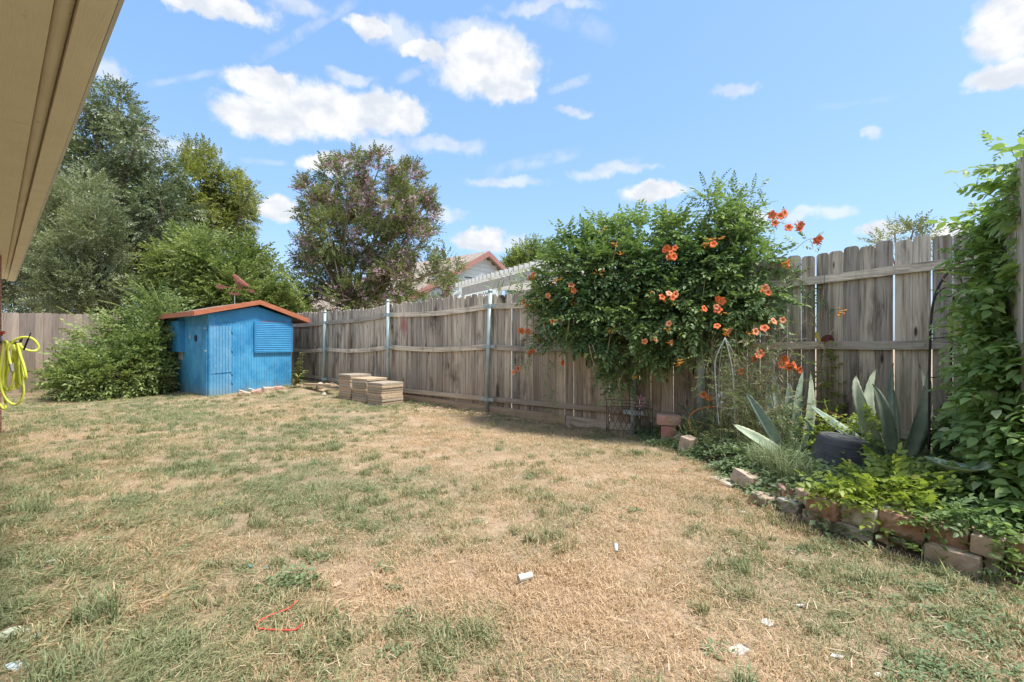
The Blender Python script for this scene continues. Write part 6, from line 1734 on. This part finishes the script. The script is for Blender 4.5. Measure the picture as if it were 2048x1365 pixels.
def instancer(name, label, sources, pts, rot, scl, idx, dry=None, cat=None, parent=None):
    n = len(pts); me = bpy.data.meshes.new(name)
    me.vertices.add(n); me.vertices.foreach_set('co', np.array(pts, np.float32).ravel())
    a = me.attributes.new('rot', 'FLOAT_VECTOR', 'POINT'); a.data.foreach_set('vector', np.array(rot, np.float32).ravel())
    a = me.attributes.new('scl', 'FLOAT', 'POINT'); a.data.foreach_set('value', np.array(scl, np.float32))
    a = me.attributes.new('idx', 'INT', 'POINT'); a.data.foreach_set('value', np.array(idx, np.int32))
    a = me.attributes.new('dry', 'FLOAT', 'POINT'); a.data.foreach_set('value', np.array(dry if dry is not None else np.zeros(n), np.float32))
    me.update()
    o = bpy.data.objects.new(name, me); COL.objects.link(o)
    ng = bpy.data.node_groups.new(name, 'GeometryNodeTree')
    ng.interface.new_socket('Geometry', in_out='INPUT', socket_type='NodeSocketGeometry'); ng.interface.new_socket('Geometry', in_out='OUTPUT', socket_type='NodeSocketGeometry')
    N_, L_ = ng.nodes, ng.links
    gi = N_.new('NodeGroupInput'); go = N_.new('NodeGroupOutput'); iop = N_.new('GeometryNodeInstanceOnPoints')
    g2i = N_.new('GeometryNodeGeometryToInstance')
    for s_ in reversed(sources):
        ob_ = N_.new('GeometryNodeObjectInfo'); ob_.inputs['Object'].default_value = s_
        L_.new(ob_.outputs['Geometry'], g2i.inputs[0])
    def attr(nm, tp):
        q = N_.new('GeometryNodeInputNamedAttribute'); q.data_type = tp; q.inputs['Name'].default_value = nm; return q.outputs[0]
    e2r = N_.new('FunctionNodeEulerToRotation'); L_.new(attr('rot', 'FLOAT_VECTOR'), e2r.inputs[0])
    L_.new(gi.outputs[0], iop.inputs['Points']); L_.new(g2i.outputs[0], iop.inputs['Instance'])
    iop.inputs['Pick Instance'].default_value = True
    L_.new(attr('idx', 'INT'), iop.inputs['Instance Index']); L_.new(e2r.outputs[0], iop.inputs['Rotation']); L_.new(attr('scl', 'FLOAT'), iop.inputs['Scale'])
    L_.new(iop.outputs[0], go.inputs[0])
    md = o.modifiers.new('scatter', 'NODES'); md.node_group = ng
    tag(o, label, cat, kind='stuff')
    return o

S_turf = [blade_mesh('turf_source', 50, .085, .014, .038, .0036, .8, M['grass'], seed=i) for i in range(5)]
S_that = [blade_mesh('thatch_source', 58, .10, .02, .060, .0027, 1.3, M['grass'], flat_=1, seed=20 + i) for i in range(5)]
S_tuft = [blade_mesh('tuft_source', 40, .045, .04, .085, .0045, .55, M['grass'], seed=40 + i, curl=.9) for i in range(5)]
S_laid = [blade_mesh('laid_source', 50, .10, .045, .12, .0036, 1.3, M['grass'], flat_=1, seed=60 + i, dirn=.0) for i in range(5)]
SRC = S_turf + S_that + S_tuft + S_laid

def fence_y(x):        # depth of the long fence line at x
    pts = [(p.x, p.y) for p in ML.p]; return interp(x, pts)
def lfence_y(x): return interp(x, [(p.x, p.y) for p in LL.p])
def side_x(y): return interp(y, [(2.7, 2.9), (3.43, 3.52), (4.08, 4.2)])
def yard(x, y):
    if x < -5.93:
        if y > lfence_y(x) - .06: return False
    elif y > fence_y(x) - .08: return False
    p = Vector((x, y, 0))
    if p.dot(N) < lp + .02 and p.dot(D) > sp_ - .15 and p.dot(D) < sp_ + 1.2: return False
    q = p - C0; a, b_ = q.dot(U), q.dot(V)
    if -.02 < a < WU + .02 and -.02 < b_ < WV + .02: return False
    return True
def dryness(x, y):
    """patchiness of the lawn: 0 green .. 1 straw"""
    v = .47 + .62 * mnoise.noise(Vector((x * .62, y * .62, 2.0))) + .46 * mnoise.noise(Vector((x * 1.9, y * 1.9, 8.0))) + .34 * mnoise.noise(Vector((x * 5.5, y * 5.5, 4.0)))
    v += .20 * sstep(x / max(y, .5), -.35, .15)                    # browner towards the right middle
    v -= .12 * sstep(x / max(y, .5), .45, .8)
    v -= .25 * sstep(-x / max(y, .5), .15, .6)
    v -= .10 * sstep(y, 5.5, 8.5) * sstep(-x, 0, 3)
    v -= .22 * math.exp(-(((x + .4) / .7) ** 2 + ((y - 1.9) / .35) ** 2))
    v += .25 * math.exp(-(((x - .6) / .5) ** 2 + ((y - 2.2) / .5) ** 2))
    return v
def lawn():
    r = np.random.default_rng(5); P_, R_, S_, I_, D_ = [], [], [], [], []
    def emit(x, y, typ, sc, dz=0.0, yaw=None, dd=0.0):
        P_.append((x, y, ZG(x, y) + dz)); I_.append(typ * 5 + int(r.integers(0, 5))); S_.append(sc)
        R_.append((r.normal(0, .08), r.normal(0, .08), r.uniform(0, 6.283) if yaw is None else yaw)); D_.append(dryness(x, y) + dd)
    bands = [(1.0, 2.6, 330), (2.6, 4.0, 260), (4.0, 6.0, 170), (6.0, 9.0, 105), (9.0, 13.2, 70)]
    for (y0, y1, dens) in bands:
        xm = y1 * 1.22 + .6
        area = (y1 - y0) * 2 * xm; n = int(area * dens)
        xs = r.uniform(-xm, min(xm, 4.4), int(n * (xm + min(xm, 4.4)) / (2 * xm))); ys = r.uniform(y0, y1, len(xs))
        for x, y in zip(xs, ys):
            if abs(x) > y * 1.22 + .6 or not yard(x, y): continue
            bz = bed_z(x, y)
            if x > 1.25 and bz > -.02: continue
            dr = dryness(x, y)
            bare = .5 + .5 * mnoise.noise(Vector((x * 1.1, y * 1.1, 31.0))) + .25 * mnoise.noise(Vector((x * 3.5, y * 3.5, 31.0)))
            left = sstep(-x / max(y, .5), .28, .62) * sstep(y, 5.6, 4.2)
            u = r.random()
            if bare > .66 + .12 * sstep(x / max(y, .5), -.1, .3) and u < .85: 
                if u < .3: emit(x, y, 1, r.uniform(.7, 1.1), dd=.3)
                continue
            s_ = 1.0 if y < 6 else 1.25
            if u < left * .6: emit(x, y, 3, r.uniform(.7, 1.15), yaw=.45 + r.normal(0, .8), dd=-.04)
            elif u < .46: emit(x, y, 1, r.uniform(.75, 1.2) * s_, dd=.16)
            elif u < .90 or dr > .62: emit(x, y, 0, r.uniform(.75, 1.25) * s_)
            else: emit(x, y, 2, r.uniform(.6, 1.05) * s_, dd=-.14)
    # clusters of green tufts
    for _ in range(150):
        y = r.uniform(1.7, 7.0); x = r.uniform(-y * 1.1, min(y * 1.05, 2.6))
        if dryness(x, y) > .62: continue
        for k in range(int(r.integers(3, 9))):
            xx, yy = x + r.normal(0, .09), y + r.normal(0, .07)
            if yard(xx, yy) and not (xx > 1.25 and bed_z(xx, yy) > 0): emit(xx, yy, 2, r.uniform(.7, 1.2), dd=-.18)
    # longer grass left standing along fence feet, walls and stones
    def edge(x, y, n, s0, s1, dd=-.1):
        for _ in range(n): emit(x + r.normal(0, .05), y + r.normal(0, .05), 2, r.uniform(s0, s1), dd=dd)
    for t in np.arange(0, ML.len - 2.0, .10):
        p, u = ML.at(t); q = p + nfront(u) * r.uniform(.07, .2)
        if r.random() < .5 and yard(q.x, q.y) and bed_z(q.x, q.y) < 0: edge(q.x, q.y, 1, .6, 1.3)
    for t in np.arange(0, LL.len, .12):
        p, u = LL.at(t); q = p + nfront(u) * r.uniform(.08, .2)
        if r.random() < .35 and yard(q.x, q.y): edge(q.x, q.y, 1, .6, 1.2)
    for a, b_ in zip(BP, BP[1:]):
        for k in range(7):
            q = a.lerp(b_, r.random()); edge(q.x - .06, q.y - .04, 1, .5, .95)
    for px_, py_ in ((640, 795), (700, 812), (752, 818), (790, 816), (812, 806), (655, 790), (560, 792), (470, 800), (440, 803), (828, 790), (905, 815), (830, 798), (925, 815), (1575, 1010), (1620, 1060), (1520, 1015), (360, 795), (100, 815), (30, 815), (20, 870)):
        q = G(px_, py_, .04)
        for _ in range(6): edge(q.x + r.normal(0, .07), q.y + r.normal(0, .07), 1, .7, 1.4, -.05)
    instancer('lawn_grass', 'short patchy lawn of dry straw and green grass', SRC, P_, R_, S_, I_, D_)
    print('lawn instances', len(P_))
lawn()

# small leafy ground cover: clover-like weeds at lower right and in the border
def leaf_object(name, tmpl, mat, tint0=.5, tj=.25, seed=0):
    v, f, lid = tmpl; r = np.random.default_rng(seed)
    me = bpy.data.meshes.new(name); me.from_pydata([tuple(p) for p in v], [], [tuple(q) for q in f]); me.materials.append(mat)
    a = me.attributes.new('tint', 'FLOAT', 'FACE'); tl = np.clip(r.normal(tint0, tj, lid.max() + 1), 0, .88); a.data.foreach_set('value', tl[lid].astype(np.float32))
    me.update(); return bpy.data.objects.new(name, me)
M['lf_clover'] = leafmat('small_weed_leaf', (.13, .20, .09), (.32, .41, .22), (.42, .42, .2), .5, .3)
def rosette(n, rad, l, w, seed, h=.02):
    r = np.random.default_rng(seed); V0, F0 = leaf_shape(2); vs, fs, lid = [], [], []
    for k in range(n):
        a = r.uniform(0, 6.283); q = rad * math.sqrt(r.random()); yaw = r.uniform(0, 6.283); pit = r.normal(.0, .35)
        v = V0 * np.array([l, w, l]) * r.uniform(.7, 1.2)
        v = np.stack([v[:, 0] * math.cos(pit) + v[:, 2] * math.sin(pit), v[:, 1], -v[:, 0] * math.sin(pit) + v[:, 2] * math.cos(pit)], 1)
        v = np.stack([v[:, 0] * math.cos(yaw) - v[:, 1] * math.sin(yaw), v[:, 0] * math.sin(yaw) + v[:, 1] * math.cos(yaw), v[:, 2]], 1)
        vs.append(v + np.array([q * math.cos(a), q * math.sin(a), r.uniform(.3, 1) * h])); fs.append(F0 + 4 * k); lid += [k, k]
    return np.concatenate(vs), np.concatenate(fs), np.array(lid)
S_clov = [leaf_object('clover_source', rosette(26, .07, .024, .017, i, .035), M['lf_clover'], .45, .25, i) for i in range(4)]
def weeds():
    r = np.random.default_rng(9); P_, R_, S_, I_ = [], [], [], []
    for _ in range(9000):
        y = r.uniform(1.3, 3.4); x = r.uniform(.6, y * 1.25)
        k = x / y
        w = sstep(k + .22 * mnoise.noise(Vector((x * 3, y * 3, 0))), .62, .95) * .9
        if mnoise.noise(Vector((x * 2.6, y * 2.6, 12))) < -.05: w *= .25
        if r.random() > w * .12 or (bed_z(x, y) > -.02): continue
        P_.append((x, y, ZG(x, y))); R_.append((r.normal(0, .1), r.normal(0, .1), r.uniform(0, 6.28))); S_.append(r.uniform(.5, 1.0)); I_.append(int(r.integers(0, 4)))
    for _ in range(260):      # single weeds over the lawn
        y = r.uniform(1.8, 8.5); x = r.uniform(-y * 1.1, 2.2)
        if not yard(x, y) or mnoise.noise(Vector((x, y, 40))) < .0: continue
        for k in range(2):
            P_.append((x + r.normal(0, .03), y + r.normal(0, .03), ZG(x, y))); R_.append((0, 0, r.uniform(0, 6.28))); S_.append(r.uniform(.5, .9)); I_.append(int(r.integers(0, 4)))
    for _ in range(2200):     # dark little weeds inside the bed
        x, y = r.uniform(1.4, 4.1), r.uniform(2.6, 6.4)
        if bed_z(x, y) < .0 or y > fence_y(x) - .05: continue
        P_.append((x, y, ZB(x, y) + .01)); R_.append((r.normal(0, .2), r.normal(0, .2), r.uniform(0, 6.28))); S_.append(r.uniform(.9, 1.9)); I_.append(int(r.integers(0, 4)))
    for px_, py_ in ((1590, 1012), (590, 1165), (1310, 890), (1330, 893), (1295, 880), (1430, 900), (1400, 892)):
        q = G(px_, py_, 0)
        for _ in range(9): P_.append((q.x + r.normal(0, .05), q.y + r.normal(0, .04), ZG(q.x, q.y) + .01)); R_.append((r.normal(0, .3), r.normal(0, .3), r.uniform(0, 6.28))); S_.append(r.uniform(.8, 1.3)); I_.append(int(r.integers(0, 4)))
    instancer('ground_weeds', 'small leafy weeds creeping over the ground by the garden border', S_clov, P_, R_, S_, I_)
weeds()

# ground vines in the bed: lime ones in front of the pot, mid green to the right
def ground_vine(label, areas, n, mat, tm, h0=.1, h1=.34, scl=.9, c3p=.05, t0=.5, name='ground_vine', edge_min=.12, zf=None, dirb=(-.15, -.35, .35)):
    """areas: (px, py, radius px) on the bed surface; leaves sit between h0 and h1 above it"""
    base = G(areas[0][0], areas[0][1], .15); o = thing(name, label, 'ground vine', (base.x, base.y, .1))
    P_, D_, S_, T_ = [], [], [], []; w = np.array([a[2] ** 2 for a in areas], float); w /= w.sum()
    mb = MB()
    for _ in range(n):
        ax, ay, ar = areas[RNG.choice(len(areas), p=w)][:3]
        q = G(ax, ay, .22); rad = ar / F * q.y
        a = RNG.uniform(0, 6.283); rr_ = rad * math.sqrt(RNG.random())
        x, y = q.x + rr_ * math.cos(a), q.y + rr_ * math.sin(a) * 1.5
        if y > fence_y(x) - .1 or x > side_x(y) - .03 or (bed_z(x, y) < edge_min) or (abs(x - pc.x - .02) < .34 and -.55 < y - pc.y < .3 and RNG.random() < .95): continue
        hh = (h0 + (h1 - h0) * RNG.random() ** .7) * (1 - .55 * (rr_ / rad) ** 2)
        if bed_z(x, y) < .1: hh *= .75
        P_.append((x, y, max(ZB(x, y), 0) + hh)); D_.append(np.array(dirb) + RNG.normal(0, .6, 3) * np.array([1, 1, .4]))
        S_.append(scl * RNG.uniform(.65, 1.2)); T_.append(t0 + .5 * nz((x, y, 0), 2.5, 3) + .5 * (hh - h1 * .6))
        if RNG.random() < .12:
            mb.tube([Vector((x, y, max(ZB(x, y), 0) - .01)), Vector((x + jitter(.05), y + jitter(.05), max(ZB(x, y), 0) + hh))], .003, 4, cap=False)
    if not P_: raise Exception('no leaves: ' + label)
    print(label, len(P_))
    if mb.v: tag(mb.build('stems', M['stem'], o), kind='stuff')
    scatter_mesh('foliage', tm, np.array(P_), np.array(D_), np.array(S_), np.array(T_), mat, o, upj=.3, kind='stuff', c3p=c3p)
T_mid = [spray(4, .20, .062, .038, 60, .25, .25, n=4, jit=.2, taper=.2) for _ in range(6)]
T_sm = [spray(4, .15, .045, .027, 60, .2, .2, n=4, jit=.2, taper=.2) for _ in range(5)]
ground_vine('lime yellow-green creeper in front of the upturned pot', [(1650, 985, 26), (1705, 1000, 42), (1770, 965, 45), (1720, 1010, 42), (1785, 995, 50), (1815, 985, 34), (1750, 1015, 40), (1670, 995, 30), (1790, 925, 26)], 430, M['lf_lime'], T_mid, .08, .25, .85)
ground_vine('mid green creeper covering the right part of the bed', [(1860, 990, 55), (1920, 1000, 50), (1840, 1040, 45), (1900, 1050, 45), (1800, 1030, 35), (1960, 1060, 36)], 620, M['lf_ivy'], T_sm, .06, .26, .95)
ground_vine('fern-like green weeds behind the two agaves', [(1680, 902, 40), (1730, 902, 30), (1660, 895, 30), (1700, 890, 25), (1640, 905, 25)], 260, M['lf_lime'], T_sm, .08, .42, 1.1, name='weed_patch')
ground_vine('dark green creeper under the long fence right of the agaves', [(1905, 905, 34), (1925, 905, 34), (1940, 915, 30)], 260, M['lf_ivy'], T_sm, .1, .5, 1.1, t0=.3)
# creeper trailing out over the border blocks
q = thing('creeper', 'leafy creeper strands trailing over the border blocks at right', 'creeper', G(1840, 1085, .15))
strands(q, [strand([(1730, 1060, 2.95), (1780, 1072, 2.8), (1830, 1080, 2.7)]), strand([(1760, 1030, 3.1), (1800, 1060, 2.85), (1840, 1075, 2.7), (1870, 1065, 2.7)]), strand([(1900, 1040, 2.9), (1860, 1075, 2.7), (1845, 1100, 2.6), (1843, 1150, 2.5)]),
            strand([(1950, 1070, 2.7), (1900, 1055, 2.7), (1860, 1050, 2.8)]), strand([(1990, 1080, 2.6), (1950, 1055, 2.65), (1900, 1062, 2.7)]), strand([(1700, 1010, 3.2), (1760, 1050, 2.95), (1810, 1072, 2.8)]), strand([(1880, 1120, 2.55), (1920, 1105, 2.5), (1960, 1098, 2.5)])],
        M['stem'], T_sm, .07, .95, 'strand', M['lf_ivy'])
q = thing('creeper', 'dark leafy creeper spilling over the blocks at the bottom right edge', 'creeper', G(2020, 1150, .1))
strands(q, [strand([(2040, 1060, 2.55), (2020, 1100, 2.45), (2010, 1140, 2.4), (2000, 1180, 2.35)]), strand([(2050, 1080, 2.5), (2040, 1120, 2.4), (2030, 1160, 2.35)]), strand([(2060, 1120, 2.4), (2045, 1170, 2.3), (2020, 1200, 2.28)]), strand([(2030, 1080, 2.5), (1995, 1110, 2.42), (1990, 1150, 2.38)]), strand([(2060, 1060, 2.5), (2055, 1140, 2.35), (2050, 1200, 2.25)])],
        M['stem'], T_sm, .05, 1.0, 'strand', M['lf_ivy'])
# long bare runners
mb = MB()
for pts in (((1680, 1045, 3.0), (1745, 1100, 2.72), (1800, 1120, 2.6)), ((1870, 1070, 2.7), (1920, 1110, 2.5), (2000, 1130, 2.42)), ((1620, 970, 3.6), (1660, 1010, 3.3), (1690, 1040, 3.1)), ((1965, 1030, 2.7), (2000, 1090, 2.5), (2030, 1140, 2.35)), ((1850, 1060, 2.75), (1880, 1120, 2.5), (1900, 1160, 2.4))):
    mb.tube(crom([P(*p) for p in pts], 6), .0035, 5)
tag(mb.build('runners', M['stem'], q, smooth=True), kind='stuff')
# small climber on the fence
q = thing('climber', 'small bright climber growing up the fence between the two agaves', 'climber', P(1660, 850, 5.1))
strands(q, [strand([(1655, 850, 5.05), (1650, 780, 5.1), (1640, 720, 5.1), (1645, 708, 5.1)]), strand([(1670, 850, 5.0), (1672, 780, 5.05), (1668, 730, 5.05), (1662, 712, 5.1)]), strand([(1662, 850, 5.0), (1660, 760, 5.1), (1675, 700, 5.1)])],
        M['stem'], T_sm, .075, 1.25, 'strand', M['lf_lime'], up=(0, 0, .05))
q = thing('climber', 'tiny sprout tucked between pickets above the snail', 'climber', P(1632, 640, 5.15))
strands(q, [strand([(1632, 655, 5.1), (1630, 640, 5.1), (1634, 628, 5.1)])], M['stem'], T_sm, .04, .55, 'strand', M['lf_bright'])
q = thing('climber', 'thin leafy sprigs dangling on the fence left of the vine', 'climber', P(1100, 760, 6.9))
strands(q, [strand([(1110, 720, 6.8), (1095, 745, 6.8), (1085, 750, 6.8)]), strand([(1100, 770, 6.7), (1098, 800, 6.75), (1102, 825, 6.7), (1120, 850, 6.6)]), strand([(1128, 728, 6.7), (1110, 735, 6.75), (1090, 740, 6.8)]), strand([(1115, 780, 6.7), (1090, 775, 6.7)]), strand([(1098, 815, 6.7), (1115, 822, 6.7)]), strand([(1092, 660, 6.9), (1100, 690, 6.85), (1110, 700, 6.85)])],
        M['stem'], T_sm, .09, .85, 'strand', M['lf_vine'])
# dry wispy weeds round the obelisk
def wisps(label, cx, cy, d, w, n, h0, h1, mat_stem, leafm, name='weed', tsc=.6, lean=.25, thin=.002, leaf=True):
    c = P(cx, cy, d); c.z = ZB(c.x, c.y); o = thing(name, label, 'weeds', c); mb = MB(); P_, D_, S_ = [], [], []
    for _ in range(n):
        x, y = c.x + random.gauss(0, w), c.y + random.gauss(0, .22); h = random.uniform(h0, h1); ang = random.uniform(0, 6.283); l = abs(random.gauss(0, lean)) * h
        z = ZB(x, y)
        a = Vector((x, y, z - .02)); b_ = a + Vector((math.cos(ang) * l * .35, math.sin(ang) * l * .25, h * .55)); e = a + Vector((math.cos(ang) * l, math.sin(ang) * l * .5, h))
        qq = crom([a, b_, e], 5); mb.tube(qq, [thin * (1 - .6 * i / len(qq)) for i in range(len(qq))], 4, cap=False)
        for k in range(1, len(qq)):
            if random.random() < .75:
                P_.append(tuple(qq[k])); D_.append((random.gauss(0, 1), random.gauss(0, .8), random.gauss(.5, .4))); S_.append(tsc * random.uniform(.6, 1.3))
    tag(mb.build('stems', M[mat_stem], o), kind='stuff')
    if leaf: scatter_mesh('leaves', leafm[1], np.array(P_), np.array(D_), np.array(S_), RNG.uniform(.2, .9, len(P_)), leafm[0], o, upj=.6, kind='stuff', c3p=.12)
T_thin = [spray(6, .16, .05, .006, 38, .1, .1) for _ in range(5)]
T_seed = [spray(8, .07, .012, .008, 50, .1, .1) for _ in range(4)]
M['lf_dry'] = leafmat('dry_seed_head', (.34, .27, .18), (.56, .48, .36), None, .8, .2)
wisps('tangle of dry and green wispy weeds around the wire obelisk', 1478, 858, 5.0, .17, 55, .45, 1.0, 'stem_dry', (M['lf_grey'], T_thin), tsc=1.0)
wisps('wispy grey-green weeds between the obelisk and left agave', 1520, 868, 5.0, .14, 22, .3, .85, 'stem_dry', (M['lf_grey'], T_thin), tsc=1.0)
wisps('tan seed heads rising above the weeds near the dark post', 1485, 860, 5.15, .16, 22, .95, 1.35, 'stem_dry', (M['lf_dry'], T_seed), tsc=1.0, lean=.22)
wisps('low green weeds at the foot of the dark posts', 1425, 885, 5.3, .2, 60, .10, .28, 'stem', (M['lf_grey'], T_thin), tsc=.9)
wisps('grey-green broad weeds in front of the left agave', 1572, 895, 4.75, .10, 12, .2, .6, 'stem', (M['lf_grey'], T_sm), tsc=.8)
# silvery seed cloud of the weeds near (1530, 690)
wisps('silvery feathery weed heads reaching up beside the orange flowers', 1535, 870, 5.0, .16, 26, 1.0, 1.3, 'stem_dry', (M['lf_dry'], T_seed), tsc=1.1, lean=.3)
# tall green grass clump
tallm = grassmat('tall_grass_blade', (.15, .20, .09), (.36, .41, .24), (.5, .42, .24), (.66, .58, .38), .25, .95)
def tall_grass(label, cx, cy, rad, n, h0, h1, mat=tallm, zoff=None):
    g = G(cx, cy, .06); src = blade_mesh('tall_grass', n, rad, h0, h1, .005, .5, mat, seed=int(cx), curl=1.1); me = src.data
    o = bpy.data.objects.new('tall_grass', me); o.location = (g.x, g.y, (ZB(g.x, g.y) if bed_z(g.x, g.y) > 0 else ZG(g.x, g.y))); COL.objects.link(o); tag(o, label, 'grass', kind='stuff')
tall_grass('tall green grass clump standing in front of the left agave', 1560, 960, .16, 420, .15, .36)
tall_grass('tall thin grass left of the upturned pot', 1590, 985, .12, 260, .14, .34)
tall_grass('grass clump by the rounded tan block', 1530, 945, .14, 260, .12, .32)
tall_grass('upright yellow-green tuft at the bottom right of centre', 1492, 1372, .035, 70, .09, .17)
tall_grass('green grass tuft in the left foreground', 195, 1215, .09, 120, .10, .20)
tall_grass('low green grass tuft left of the plastic scraps', 60, 1010, .12, 90, .08, .16)
tall_grass('thick green tuft behind pale shards', 130, 1320, .12, 120, .09, .18)
# fallen straw and leaf litter
M['straw_l'] = simple('pale_straw', (.58, .46, .30), (.70, .58, .40), .8, 20)
def litter_field():
    r = random.Random(12); mb = MB()
    for _ in range(900):
        y = r.uniform(1.7, 6); x = r.uniform(-y * 1.1, min(y * 1.0, 2.3))
        if not yard(x, y) or (x > 1.2 and bed_z(x, y) > -.03): continue
        a = r.uniform(0, 3.14); l = r.uniform(.03, .10); z = ZG(x, y) + r.uniform(.02, .04); w = .0016
        d = Vector((math.cos(a), math.sin(a), r.uniform(-.1, .1))) * l; s_ = Vector((-math.sin(a), math.cos(a), 0)) * w
        c = Vector((x, y, z)); bow = Vector((-math.sin(a), math.cos(a), 0)) * r.uniform(-.01, .01)
        mb.add([c - d / 2 - s_, c - d / 2 + s_, c + s_ + bow, c - s_ + bow, c + d / 2], [(0, 1, 2, 3), (3, 2, 4)])
    o = mb.build('straw_litter', M['straw_l']); tag(o, 'thin pale straws scattered over the lawn', 'straw', kind='stuff')
    mb = MB()
    for _ in range(420):
        t = r.uniform(tx[783] - .3, tx[1405] + 1.5); p, u = ML.at(t); q = p + nfront(u) * abs(r.gauss(.22, .16)); 
        if q.x > 1.5 and bed_z(q.x, q.y) > 0: z = ZB(q.x, q.y) + .02
        else: z = ZG(q.x, q.y) + .02
        s_ = r.uniform(.015, .035); a = r.uniform(0, 6.28)
        e1 = Vector((math.cos(a), math.sin(a), r.uniform(-.4, .4))) * s_; e2 = Vector((-math.sin(a), math.cos(a), r.uniform(-.4, .4))) * s_ * .5
        c = Vector((q.x, q.y, z)); mb.add([c - e1, c + e2, c + e1, c - e2 + Vector((0, 0, .006))], [(0, 1, 2), (0, 2, 3)])
    o = mb.build('leaf_litter', M['dryleaf']); tag(o, 'small dry leaves gathered along the fence foot', 'leaves', kind='stuff')
litter_field()
